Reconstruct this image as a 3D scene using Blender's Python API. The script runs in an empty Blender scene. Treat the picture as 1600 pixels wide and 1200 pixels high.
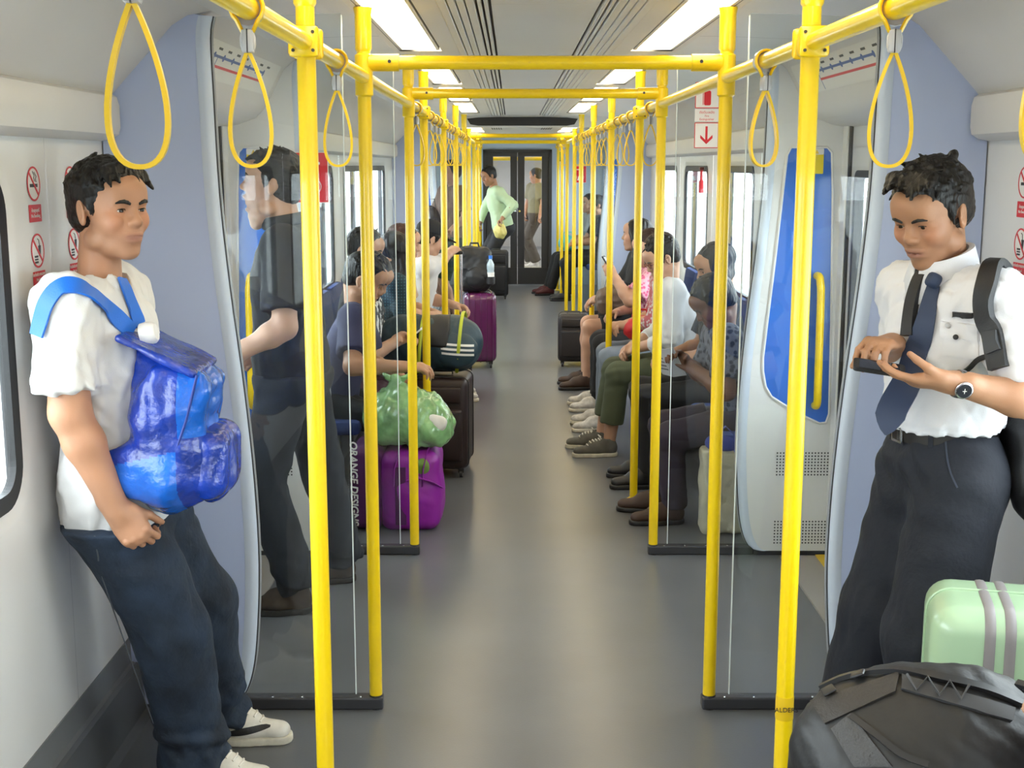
import bpy, bmesh, math, random
import numpy as np
from mathutils import Vector, Matrix
random.seed(7); np.random.seed(7)
S = bpy.context.scene
C = S.collection
R = math.radians
CX = 0.094          # centre line of the carriage (the photographer stands a little left of it)

# ---------------------------------------------------------------- camera, sky, exposure
cam = bpy.data.cameras.new('camera'); camo = bpy.data.objects.new('camera', cam); C.objects.link(camo)
cam.sensor_width = 36; cam.lens = 44.235; cam.clip_start = 0.05; cam.clip_end = 300
camo.location = (0, 0, 1.65); camo.rotation_euler = (R(90 - 9.87), 0, 0)
S.camera = camo
w = bpy.data.worlds.new('overcast_sky'); S.world = w; w.use_nodes = True
bg = w.node_tree.nodes['Background']; bg.inputs[0].default_value = (0.92, 0.955, 1.0, 1); bg.inputs[1].default_value = 12.5
S.view_settings.view_transform = 'Standard'; S.view_settings.look = 'None'
S.view_settings.exposure = 0.0; S.view_settings.gamma = 1; S.view_settings.use_curve_mapping = False
S.cycles.max_bounces = 8; S.cycles.diffuse_bounces = 5; S.cycles.glossy_bounces = 3; S.cycles.transparent_max_bounces = 24
S.cycles.sample_clamp_indirect = 6.0
LAMP = 10.0         # emission of the ceiling light diffusers

# ---------------------------------------------------------------- materials
MATS = {}
def mat(name, col, rough=0.5, metal=0.0, bump=0.0, bscale=60, vary=0.0, vscale=4, coat=0.0, spec=0.5, sub=0.0, emit=None, stretch=None, alpha=1.0, sheen=0.0, attr=False):
    if name in MATS: return MATS[name]
    m = bpy.data.materials.new(name); m.use_nodes = True; nt = m.node_tree; N = nt.nodes; L = nt.links
    p = N['Principled BSDF']
    p.inputs['Base Color'].default_value = (*col, 1); p.inputs['Roughness'].default_value = rough; p.inputs['Metallic'].default_value = metal
    p.inputs['Specular IOR Level'].default_value = spec
    if coat: p.inputs['Coat Weight'].default_value = coat; p.inputs['Coat Roughness'].default_value = 0.08
    if sheen: p.inputs['Sheen Weight'].default_value = sheen
    if sub:
        p.inputs['Subsurface Weight'].default_value = sub; p.inputs['Subsurface Radius'].default_value = (0.012, 0.005, 0.003); p.inputs['Subsurface Scale'].default_value = 1.0
    if emit: p.inputs['Emission Color'].default_value = (*emit[0], 1); p.inputs['Emission Strength'].default_value = emit[1]
    if alpha < 1: p.inputs['Alpha'].default_value = alpha
    src = None
    if attr:
        a = N.new('ShaderNodeVertexColor'); a.layer_name = 'Col'; src = a.outputs[0]; L.new(src, p.inputs['Base Color'])
    if bump or vary:
        tc = N.new('ShaderNodeTexCoord'); mp = N.new('ShaderNodeMapping'); L.new(tc.outputs['Object'], mp.inputs[0])
        if stretch: mp.inputs['Scale'].default_value = stretch
        if vary:
            n = N.new('ShaderNodeTexNoise'); n.inputs['Scale'].default_value = vscale; n.inputs['Detail'].default_value = 4
            L.new(mp.outputs[0], n.inputs[0])
            mx = N.new('ShaderNodeMix'); mx.data_type = 'RGBA'; mx.blend_type = 'MULTIPLY'
            rp = N.new('ShaderNodeMapRange'); rp.inputs[1].default_value = 0.3; rp.inputs[2].default_value = 0.7; rp.inputs[3].default_value = 1 - vary; rp.inputs[4].default_value = 1 + vary * 0.3
            L.new(n.outputs[0], rp.inputs[0]); mx.inputs[0].default_value = 1
            if src: L.new(src, mx.inputs[6])
            else: mx.inputs[6].default_value = (*col, 1)
            cb = N.new('ShaderNodeCombineColor'); [L.new(rp.outputs[0], cb.inputs[i]) for i in range(3)]
            L.new(cb.outputs[0], mx.inputs[7]); L.new(mx.outputs[2], p.inputs['Base Color'])
        if bump:
            n2 = N.new('ShaderNodeTexNoise'); n2.inputs['Scale'].default_value = bscale; n2.inputs['Detail'].default_value = 3
            L.new(mp.outputs[0], n2.inputs[0]); b = N.new('ShaderNodeBump'); b.inputs['Strength'].default_value = bump; b.inputs['Distance'].default_value = 0.01
            L.new(n2.outputs[0], b.inputs['Height']); L.new(b.outputs[0], p.inputs['Normal'])
    MATS[name] = m; return m

def glass(name, tint, ior=1.45):
    m = bpy.data.materials.new(name); m.use_nodes = True; nt = m.node_tree; N = nt.nodes; L = nt.links; N.clear()
    o = N.new('ShaderNodeOutputMaterial'); t = N.new('ShaderNodeBsdfTransparent'); t.inputs[0].default_value = (*tint, 1)
    g = N.new('ShaderNodeBsdfGlossy'); g.inputs['Roughness'].default_value = 0.01; f = N.new('ShaderNodeLayerWeight'); f.inputs[0].default_value = 0.5
    pw = N.new('ShaderNodeMath'); pw.operation = 'POWER'; pw.inputs[1].default_value = 5.0; L.new(f.outputs['Facing'], pw.inputs[0])
    ml = N.new('ShaderNodeMath'); ml.operation = 'MULTIPLY_ADD'; ml.inputs[1].default_value = 0.7; ml.inputs[2].default_value = 0.04; L.new(pw.outputs[0], ml.inputs[0])
    x = N.new('ShaderNodeMixShader'); L.new(ml.outputs[0], x.inputs[0]); L.new(t.outputs[0], x.inputs[1]); L.new(g.outputs[0], x.inputs[2]); L.new(x.outputs[0], o.inputs[0])
    MATS[name] = m; return m

M_YEL = mat('yellow_paint', (0.90, 0.62, 0.004), 0.28, coat=0.4, vary=0.06, vscale=9)
M_WALL = mat('wall_laminate', (0.74, 0.735, 0.73), 0.32, vary=0.05, vscale=1.5)
M_CEIL = mat('ceiling_panel', (0.66, 0.65, 0.64), 0.4, vary=0.04, vscale=2)
M_COVE = mat('cove_panel', (0.66, 0.63, 0.60), 0.42, vary=0.04, vscale=2)
M_BLUEGREY = mat('screen_laminate', (0.47, 0.54, 0.75), 0.42, vary=0.04, vscale=1.2)
M_WHITE = mat('white_plastic', (0.78, 0.78, 0.77), 0.3, vary=0.03)
M_BLUE = mat('blue_laminate', (0.035, 0.16, 0.62), 0.25, coat=0.3)
M_BLACK = mat('black_rubber', (0.012, 0.012, 0.014), 0.45)
M_DARK = mat('dark_grey_paint', (0.035, 0.036, 0.042), 0.4, vary=0.1)
M_SKIRT = mat('skirting_grey', (0.10, 0.105, 0.115), 0.45, vary=0.1, vscale=6)
M_FLOOR = mat('floor_vinyl', (0.125, 0.130, 0.142), 0.28, vary=0.13, vscale=2.2, bump=0.03, bscale=160, spec=0.45)
M_CHROME = mat('brushed_metal', (0.62, 0.62, 0.64), 0.25, metal=1.0)
M_GREYP = mat('grey_plastic', (0.42, 0.42, 0.44), 0.3, coat=0.3)
M_RED = mat('sign_red', (0.62, 0.02, 0.03), 0.4)
M_SIGNW = mat('sign_white', (0.8, 0.79, 0.77), 0.4)
M_INK = mat('sign_ink', (0.02, 0.02, 0.025), 0.5)
M_MAPBLUE = mat('map_blue', (0.06, 0.12, 0.35), 0.5)
M_LAMP = mat('lamp_diffuser', (0.9, 0.86, 0.75), 0.5, emit=((1.0, 0.83, 0.55), LAMP))
M_GLASS = glass('clear_glass', (0.93, 0.95, 0.95))
M_WGLASS = glass('window_glass', (0.86, 0.90, 0.90))
M_DGLASS = glass('door_glass', (0.90, 0.90, 0.88))

# ---------------------------------------------------------------- mesh helpers
class MB:
    def __init__(s): s.v = []; s.f = []; s.m = []
    def add(s, vs, fs, mi=0):
        b = len(s.v); s.v += [tuple(v) for v in vs]; s.f += [tuple(b + i for i in f) for f in fs]; s.m += [mi] * len(fs); return s
    def box(s, c, d, bev=0.0, rot=None, mi=0, seg=2):
        bm = bmesh.new(); bmesh.ops.create_cube(bm, size=1)
        for v in bm.verts: v.co = Vector((v.co.x * d[0], v.co.y * d[1], v.co.z * d[2]))
        if bev: bmesh.ops.bevel(bm, geom=bm.edges[:], offset=bev, segments=seg, profile=0.5, affect='EDGES')
        return s._bm(bm, c, rot, mi)
    def _bm(s, bm, c, rot, mi):
        Mx = Matrix.Translation(Vector(c)) @ (rot.to_4x4() if rot else Matrix.Identity(4))
        bm.verts.index_update(); vs = [Mx @ v.co for v in bm.verts]; fs = [[v.index for v in f.verts] for f in bm.faces]; bm.free()
        return s.add(vs, fs, mi)
    def tube(s, pts, r, n=12, cap=True, mi=0, closed=False, flat=None):
        pts = [Vector(p) for p in pts]; m = len(pts); rs = r if isinstance(r, (list, tuple)) else [r] * m
        rings = []; ref = None
        for i, p in enumerate(pts):
            a = pts[(i - 1) % m] if (closed or i > 0) else p; b = pts[(i + 1) % m] if (closed or i < m - 1) else p
            t = (b - a).normalized()
            if ref is None: ref = Vector((0, 0, 1)) if abs(t.z) < 0.9 else Vector((1, 0, 0))
            if flat is not None: ref = Vector(flat)
            u = t.cross(ref)
            if u.length < 1e-5: u = t.cross(Vector((0.3, 1, 0.2)))
            u.normalize(); v = u.cross(t).normalized()
            if flat is None: ref = v
            ra, rb = rs[i] if isinstance(rs[i], (list, tuple)) else (rs[i], rs[i])
            rings.append([p + u * (ra * math.cos(2 * math.pi * k / n)) + v * (rb * math.sin(2 * math.pi * k / n)) for k in range(n)])
        vs = [q for g in rings for q in g]; fs = []
        for i in range(m if closed else m - 1):
            j = (i + 1) % m
            for k in range(n): fs.append((i * n + k, i * n + (k + 1) % n, j * n + (k + 1) % n, j * n + k))
        if cap and not closed: fs.append(tuple(range(n - 1, -1, -1))); fs.append(tuple((m - 1) * n + k for k in range(n)))
        return s.add(vs, fs, mi)
    def lathe(s, prof, c=(0, 0, 0), n=16, rot=None, mi=0):
        Mx = Matrix.Translation(Vector(c)) @ (rot.to_4x4() if rot else Matrix.Identity(4))
        vs = []; fs = []
        for r, z in prof:
            for k in range(n): a = 2 * math.pi * k / n; vs.append(Mx @ Vector((r * math.cos(a), r * math.sin(a), z)))
        for i in range(len(prof) - 1):
            for k in range(n): fs.append((i * n + k, i * n + (k + 1) % n, (i + 1) * n + (k + 1) % n, (i + 1) * n + k))
        fs.append(tuple(range(n - 1, -1, -1))); fs.append(tuple((len(prof) - 1) * n + k for k in range(n)))
        return s.add(vs, fs, mi)
    def prism(s, poly, t, Mx=None, z0=0.0, mi=0):           # 2-D outline (ccw) -> slab from z0 to z0+t in the local frame Mx
        Mx = Mx or Matrix.Identity(4); n = len(poly)
        vs = [Mx @ Vector((x, y, z0)) for x, y in poly] + [Mx @ Vector((x, y, z0 + t)) for x, y in poly]
        fs = [tuple(range(n - 1, -1, -1)), tuple(range(n, 2 * n))] + [(i, (i + 1) % n, n + (i + 1) % n, n + i) for i in range(n)]
        return s.add(vs, fs, mi)
    def strip(s, prof, y0, y1, side=1, mi=0, cx=CX):          # profile of (half width, z) extruded along Y
        n = len(prof); vs = [(cx + side * h, y, z) for y in (y0, y1) for h, z in prof]
        fs = [((i, i + 1, n + i + 1, n + i) if side > 0 else (i, n + i, n + i + 1, i + 1)) for i in range(n - 1)]
        return s.add(vs, fs, mi)
    def ring(s, poly, w, t, Mx, mi=0):                         # outline of width w as a thin raised frame
        n = len(poly); c = Vector((sum(p[0] for p in poly) / n, sum(p[1] for p in poly) / n))
        inn = []
        for i in range(n):
            a, b, d = (Vector(poly[(i + k) % n]) for k in (-1, 0, 1)); e1 = (b - a).normalized(); e2 = (d - b).normalized()
            nn = Vector((-e1.y - e2.y, e1.x + e2.x)); nn = nn.normalized() if nn.length > 1e-6 else Vector((0, 0)); k = max(0.4, nn.dot(Vector((-e1.y, e1.x)))); inn.append(b + nn * (w / k))
        vs = [Mx @ Vector((*p, z)) for z in (0, t) for p in list(map(tuple, poly)) + [tuple(q) for q in inn]]
        fs = []
        for i in range(n):
            j = (i + 1) % n
            fs += [(2 * n + i, 2 * n + j, 3 * n + j, 3 * n + i), (i, j, 2 * n + j, 2 * n + i), (n + j, n + i, 3 * n + i, 3 * n + j), (j, i, n + i, n + j)]
        return s.add(vs, fs, mi)
    def build(s, name, m=None, parent=None, smooth=False, off=None, ang=None):
        me = bpy.data.meshes.new(name)
        vs = s.v if off is None else [(v[0] - off[0], v[1] - off[1], v[2] - off[2]) for v in s.v]
        me.from_pydata(vs, [], s.f); ms = m if isinstance(m, (list, tuple)) else [m]
        for x in ms: me.materials.append(x)
        if len(ms) > 1: me.polygons.foreach_set('material_index', s.m)
        if smooth:
            me.polygons.foreach_set('use_smooth', [True] * len(me.polygons))
            try: me.set_sharp_from_angle(angle=R(ang or 40))
            except Exception: pass
        me.update()
        o = bpy.data.objects.new(name, me); C.objects.link(o)
        if parent: o.parent = parent
        return o

def empty(name, loc=(0, 0, 0), rz=0):
    o = bpy.data.objects.new(name, None); C.objects.link(o); o.location = loc; o.rotation_euler = (0, 0, rz); o.empty_display_size = 0.05; return o
def tag(o, label=None, cat=None, group=None, kind=None):
    if label: o['label'] = label
    if cat: o['category'] = cat
    if group: o['group'] = group
    if kind: o['kind'] = kind
    return o
def dup(root, loc, rz=None, label=None, group=None):
    r = root.copy(); C.objects.link(r); r.location = loc
    if rz is not None: r.rotation_euler = (0, 0, rz)
    if label: r['label'] = label
    if group: r['group'] = group
    for ch in list(root.children):
        c = ch.copy(); C.objects.link(c); c.parent = r
        for g in list(ch.children):
            d = g.copy(); C.objects.link(d); d.parent = c
    return r
def rrect(x0, y0, x1, y1, r, n=5):
    o = []
    for cx, cy, a in ((x1 - r, y0 + r, -90), (x1 - r, y1 - r, 0), (x0 + r, y1 - r, 90), (x0 + r, y0 + r, 180)):
        for k in range(n + 1): t = R(a + 90 * k / n); o.append((cx + r * math.cos(t), cy + r * math.sin(t)))
    return o
def circle(cx, cy, r, n=24): return [(cx + r * math.cos(2 * math.pi * k / n), cy + r * math.sin(2 * math.pi * k / n)) for k in range(n)]
def frame(o, x, y):                                   # matrix with local x, y axes and z = x cross y
    x = Vector(x).normalized(); y = Vector(y).normalized(); z = x.cross(y)
    m = Matrix((x, y, z)).transposed().to_4x4(); m.translation = Vector(o); return m
def text_mesh(name, body, size, m, Mx, parent=None, align='CENTER', t=0.0004, off=(0, 0, 0), shear=0, spacing=1.0, bold=0.0):
    cu = bpy.data.curves.new(name, 'FONT'); cu.body = body; cu.size = size; cu.align_x = align; cu.align_y = 'CENTER'; cu.extrude = t; cu.shear = shear; cu.space_character = spacing; cu.offset = bold; cu.resolution_u = 3
    to = bpy.data.objects.new(name, cu); C.objects.link(to)
    bpy.context.view_layer.update()
    me = bpy.data.meshes.new_from_object(to.evaluated_get(bpy.context.evaluated_depsgraph_get()))
    bpy.data.objects.remove(to); bpy.data.curves.remove(cu)
    me.transform(Matrix.Translation(-Vector(off)) @ Mx); me.materials.clear(); me.materials.append(m)
    o = bpy.data.objects.new(name, me); C.objects.link(o)
    if parent: o.parent = parent
    return o
def spl(P, n=5):
    out = []
    for i in range(len(P) - 1):
        p0 = P[max(i - 1, 0)]; p1 = P[i]; p2 = P[i + 1]; p3 = P[min(i + 2, len(P) - 1)]
        for k in range(n):
            t = k / n; out.append(tuple(0.5 * (2 * p1[j] + (p2[j] - p0[j]) * t + (2 * p0[j] - 5 * p1[j] + 4 * p2[j] - p3[j]) * t * t + (3 * p1[j] - p0[j] - 3 * p2[j] + p3[j]) * t ** 3) for j in range(len(p1))))
    return out + [P[-1]]
# ================================================================ THE CARRIAGE
Y2, Y3, Y8, Y9, YEND = 3.658, 5.218, 12.4, 14.05, 17.6     # screens of the two vestibules, end wall
HW = 1.26                                                   # half width at the walls
YB = -3.6                                                   # back of the modelled part, behind the photographer
# ---- floor
b = MB(); b.box((CX, (YB + YEND) / 2, -0.05), (2 * HW + 0.1, YEND - YB, 0.1)); tag(b.build('floor', M_FLOOR), kind='structure')
n = 0
M_THRESH = mat('threshold_metal', (0.42, 0.39, 0.36), 0.4, metal=0.3, vary=0.1)
M_TYEL = mat('threshold_yellow', (0.75, 0.5, 0.02), 0.5)
for sd in (-1, 1):
    for (a, c) in ((Y2 + 0.05, Y3 - 0.05), (Y8 + 0.05, Y9 - 0.05)):
        n += 1; t = MB().box((CX + sd * 1.13, (a + c) / 2, 0.004), (0.16, c - a, 0.008)).build(f'trim_{n}', M_THRESH); tag(t, kind='structure')
        MB().box((CX + sd * 1.225, (a + c) / 2, 0.006), (0.05, c - a, 0.012)).build('yellow_edge', M_TYEL, t)
# ---- skirting
for sd, nm in ((-1, 'left'), (1, 'right')):
    for k, (a, c) in enumerate(((YB, Y2 - 0.02), (Y3 + 0.02, Y8 - 0.02), (Y9 + 0.02, YEND))):
        s_ = MB(); s_.strip([(HW + 0.02, 0.235), (HW - 0.004, 0.235), (HW - 0.006, 0.16), (HW - 0.03, 0.15)], a, c, sd)
        o = s_.build('baseboard_' + nm, mat('skirting_light', (0.17, 0.175, 0.185), 0.4, vary=0.08), smooth=False); tag(o, kind='structure')
        MB().strip([(HW - 0.02, 0.158), (HW - 0.03, 0.15), (HW - 0.045, 0.012), (HW - 0.07, 0.0)], a, c, sd).build('heater_cover', M_SKIRT, o)
# ---- walls with windows: each wall is an empty that carries its panels
WZ0, WZ1 = 0.86, 1.64
def wall_panel(par, sd, y0, y1, hole=None, m=None):
    X = CX + sd * HW; zb, zt = 0.235, 1.80; b = MB()
    P = lambda y, z, dx=0.0: (X + sd * dx, y, z)
    if hole is None:
        b.add([P(y0, zb), P(y1, zb), P(y1, zt), P(y0, zt)], [(0, 1, 2, 3) if sd < 0 else (3, 2, 1, 0)])
    else:
        a, c = hole; inner = rrect(a - 0.045, WZ0 - 0.045, c + 0.045, WZ1 + 0.035, 0.13, 8); deep = rrect(a, WZ0, c, WZ1, 0.10, 8)
        cy, cz = (a + c) / 2, (WZ0 + WZ1) / 2; outer = []
        for (y, z) in inner:
            dy, dz = y - cy, z - cz
            ty = ((y1 - cy) / dy if dy > 1e-9 else (y0 - cy) / dy if dy < -1e-9 else 1e9); tz = ((zt - cz) / dz if dz > 1e-9 else (zb - cz) / dz if dz < -1e-9 else 1e9)
            t = min(ty, tz); outer.append((cy + dy * t, cz + dz * t))
        for cor in ((y0, zb), (y1, zb), (y1, zt), (y0, zt)):
            i = min(range(len(outer)), key=lambda k: (outer[k][0] - cor[0]) ** 2 + (outer[k][1] - cor[1]) ** 2); outer[i] = cor
        k = len(inner); vs = [P(*q) for q in outer] + [P(*q) for q in inner] + [P(*q, 0.003) for q in [(cy + (y - cy) * 0.99, cz + (z - cz) * 0.985) for y, z in inner]] + [P(*q, 0.016) for q in deep]
        for ring in range(3):
            fs = [(ring * k + i, ring * k + (i + 1) % k, (ring + 1) * k + (i + 1) % k, (ring + 1) * k + i) for i in range(k)]
            b.add(vs, [f if sd < 0 else f[::-1] for f in fs]) if False else None
        fs = []
        for ring in range(3): fs += [(ring * k + i, ring * k + (i + 1) % k, (ring + 1) * k + (i + 1) % k, (ring + 1) * k + i) for i in range(k)]
        b.add(vs, [f if sd < 0 else f[::-1] for f in fs])
    return b.build('wall_panel', m or M_WALL, par, smooth=bool(hole), ang=25)
NW = 0
M_WFRAME = mat('window_reveal', (0.82, 0.83, 0.84), 0.3)
def window(sd, a, c):
    global NW; NW += 1; X = CX + sd * (HW + 0.014); Mx = frame((X, 0, 0), (0, 1, 0), (0, 0, 1))
    o = MB().ring(rrect(a - 0.005, WZ0 - 0.005, c + 0.005, WZ1 + 0.005, 0.105, 8), 0.042, 0.02, frame((X - 0.010, 0, 0), (0, 1, 0), (0, 0, 1))).build(f'window_{NW}', M_BLACK); tag(o, kind='structure')
    MB().prism(rrect(a, WZ0, c, WZ1, 0.10, 8), 0.006, Mx, -0.003).build('pane', M_WGLASS, o)
# saloon windows: the ones behind the photographer are there too
WINS = [(-3.2, -1.55), (-1.1, 0.6), (1.05, 2.93), (5.55, 6.70), (7.15, 8.34), (8.84, 10.04), (10.5, 11.75), (14.6, 15.7), (16.1, 17.2)]
for sd, nm in ((-1, 'left'), (1, 'right')):
    wl = empty('wall_' + nm); tag(wl, kind='structure')
    cuts = [(YB, -1.33, WINS[0]), (-1.33, 0.82, WINS[1]), (0.82, 3.19, WINS[2]), (3.19, Y2, None), (Y3, 6.92, WINS[3]), (6.92, 8.59, WINS[4]), (8.59, 10.27, WINS[5]), (10.27, Y8, WINS[6]), (Y9, 15.9, WINS[7]), (15.9, YEND, WINS[8])]
    for a, c, h in cuts:
        wall_panel(wl, sd, a + 0.001, c - 0.001, h); MB().box((CX + sd * (HW + 0.012), c, 1.02), (0.02, 0.02, 1.56)).build('seam_strip', M_GREYP, wl)  # strip added behind each panel gap to block daylight leaking through
        if h: window(sd, *h)
    MB().box((CX + sd * (HW + 0.14), (YB + YEND) / 2, 0.3), (0.02, YEND - YB, 1.0)).build('outer_skin', M_DARK, wl)
    MB().box((CX + sd * (HW + 0.14), (YB + YEND) / 2, 1.95), (0.02, YEND - YB, 0.46)).build('outer_skin', M_DARK, wl)
    for a, c, h in cuts[:-1] + [(Y2 - .2, Y3 + .3, None), (Y8 - .4, Y9 + .3, None)]:
        MB().box((CX + sd * (HW + 0.12), c, 1.25), (0.03, 0.08, 1.0)).build('outer_skin', M_DARK, wl)
# ---- end wall with the gangway opening, and the wall behind the photographer
DX0, DX1, DZ = -0.40, 0.55, 1.86
we = MB(); X0, X1 = CX - HW, CX + HW
we.box(((X0 + DX0) / 2, YEND + 0.03, 1.05), (DX0 - X0, 0.06, 2.1)); we.box(((X1 + DX1) / 2, YEND + 0.03, 1.05), (X1 - DX1, 0.06, 2.1)); we.box(((DX0 + DX1) / 2, YEND + 0.03, (DZ + 2.1) / 2), (DX1 - DX0, 0.06, 2.1 - DZ))
M_ENDW = mat('end_wall_laminate', (0.45, 0.53, 0.64), 0.4, vary=0.03)
tag(we.build('wall_end', M_ENDW), kind='structure')
tag(MB().box((CX, YB - 0.03, 1.05), (2 * HW + 0.1, 0.06, 2.1)).build('wall_back', M_BLUEGREY), kind='structure')
# ---- ceiling: sloped coves, flat side panels with lamps, slotted air strips and centre panels
ce = empty('ceiling'); tag(ce, kind='structure')
for sd in (-1, 1):
    for a, c in ((YB, Y2 - 0.02), (Y3 + 0.02, Y8 - 0.02), (Y9 + 0.02, YEND)):
        MB().strip([(1.275, 1.838), (1.225, 1.842), (1.20, 1.87), (1.045, 2.035), (1.0, 2.062), (0.93, 2.075)][::-1], a, c, sd).build('cove_panel', M_COVE, ce, smooth=True, ang=60)
        v = MB().strip([(1.27, 1.715), (1.225, 1.722), (1.205, 1.735), (1.20, 1.755), (1.20, 1.815), (1.206, 1.838), (1.225, 1.85), (1.26, 1.85)][::-1], a + 0.012, c - 0.012, sd)
        for y in (a + 0.012, c - 0.012):
            pr = [(1.27, 1.715), (1.225, 1.722), (1.205, 1.735), (1.20, 1.755), (1.20, 1.815), (1.206, 1.838), (1.225, 1.85), (1.26, 1.85)]
            v.add([(CX + sd * h, y, z) for h, z in pr], [tuple(range(8))])
        v.build('valance', M_COVE, ce, smooth=True, ang=40)
    for a, c in ((Y2, Y3), (Y8, Y9)):       # bulged header over the doors
        MB().strip([(1.27, 1.80), (1.20, 1.812), (1.13, 1.838), (1.085, 1.885), (1.045, 1.965), (1.01, 2.03), (0.97, 2.062), (0.93, 2.075)][::-1], a - 0.02, c + 0.02, sd).build('door_header', M_COVE, ce, smooth=True, ang=60)
    yy = [YB, -1.9, 0.2, 2.3, 4.45, 6.6, 8.75, 10.9, 11.6]
    for a, c in zip(yy[:-1], yy[1:]):
        MB().strip([(0.55, 2.085), (0.62, 2.085), (0.93, 2.073)], a + 0.002, c - 0.002, sd).build('side_panel', M_CEIL, ce)
    MB().strip([(0.30, 2.092), (0.365, 2.085)], YB, 11.6, sd).build('inner_rim', M_CEIL, ce)
    for h0_, h1_ in ((0.162, 0.172), (0.180, 0.190), (0.198, 0.222), (0.2265, 0.247), (0.2515, 0.272), (0.2765, 0.302)):   # blades of the air strip, dark gaps between
        MB().box((CX + sd * (h0_ + h1_) / 2, (YB + 11.6) / 2, 2.1), (h1_ - h0_, 11.6 - YB, 0.024), 0.003).build('air_slat', M_CEIL, ce)
for a, c in zip([YB, -1.2, 1.2, 3.66, 6.1, 8.5], [-1.2, 1.2, 3.66, 6.1, 8.5, 11.6]):
    MB().box((CX, (a + c) / 2, 2.105), (0.305, c - a - 0.004, 0.02), 0.002).build('centre_panel', M_CEIL, ce)
MB().box((CX, (YB + YEND) / 2, 2.145), (2 * HW, YEND - YB, 0.03)).build('roof_void', M_BLACK, ce)
# lowered ceiling of the far part and the header with the black slot
MB().box((CX, (11.62 + YEND) / 2, 2.03), (1.9, YEND - 11.62, 0.05)).build('low_panel', M_CEIL, ce)
hd = MB(); poly = [(-0.93, 1.985), (0.93, 1.985), (0.93, 2.085), (0.62, 2.10), (-0.62, 2.10), (-0.93, 2.085)]
hd.prism(poly, 0.10, frame((CX, 11.60, 0), (1, 0, 0), (0, 0, 1)), -0.10); hd.build('bulkhead', M_CEIL, ce)
sl = [(-0.50, 2.062), (-0.47, 2.012), (-0.40, 2.0), (0.40, 2.0), (0.47, 2.012), (0.50, 2.062), (0.40, 2.072), (0.2, 2.078), (-0.2, 2.078), (-0.40, 2.072)]
MB().prism(sl, 0.01, frame((CX, 11.60, 0), (1, 0, 0), (0, 0, 1)), 0.0).build('slot', M_BLACK, ce)
for sd in (-1, 1):
    for k in range(5): MB().box((CX + sd * (0.20 + 0.022 * k), 12.6, 2.003), (0.012, 0.6, 0.004)).build('air_slot', M_DARK, ce)
# ---- ceiling lights
def lamp(y0, y1, sd, label, z=2.09, h0=0.375, h1=0.53):
    L = empty('ceiling_light', (CX + sd * (h0 + h1) / 2, (y0 + y1) / 2, z)); tag(L, label, 'light', 'recessed strip lights of the ceiling')
    w_, l_ = h1 - h0, y1 - y0
    f = MB(); Mx = frame((0, 0, 0), (1, 0, 0), (0, 1, 0)); f.ring(rrect(-w_ / 2, -l_ / 2, w_ / 2, l_ / 2, 0.01, 2), 0.012, 0.012, Mx); f.build('frame', M_CEIL, L)
    MB().box((0, 0, 0.008), (w_ - 0.024, l_ - 0.024, 0.006)).build('diffuser', M_LAMP, L)
    return L
ys = [(-3.2, -1.55), (-1.0, 0.65), (1.15, 2.95), (3.35, 5.03), (5.42, 7.08), (7.35, 8.95), (9.2, 10.9)]
names = ['second behind the camera', 'just behind the camera', 'overhead before the first screens', 'nearest in view, above the first vestibule', 'second from the camera, past the second cross rail', 'third from the camera, above the middle seats', 'fourth from the camera, just before the black slot']
for sd, nm in ((-1, 'left'), (1, 'right')):
    for (a, c), t in zip(ys, names): lamp(a, c, sd, f'warm {nm} ceiling strip light, {t}')
    prev = YB
    for a, c in ys + [(11.6, 11.7)]:
        MB().strip([(0.365, 2.085), (0.54, 2.085)], prev, a, sd).build('lamp_gap_panel', M_CEIL, ce); prev = c
    MB().strip([(0.53, 2.088), (0.55, 2.085)], YB, 11.6, sd).build('lamp_rim', M_CEIL, ce)
    for (a, c), t in (((11.9, 12.75), 'just past the black slot'), ((12.95, 13.7), 'over the far vestibule'), ((14.3, 15.9), 'over the far seats')):
        lamp(a, c, sd, f'small {nm} strip light in the low ceiling, {t}', z=1.995)
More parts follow.
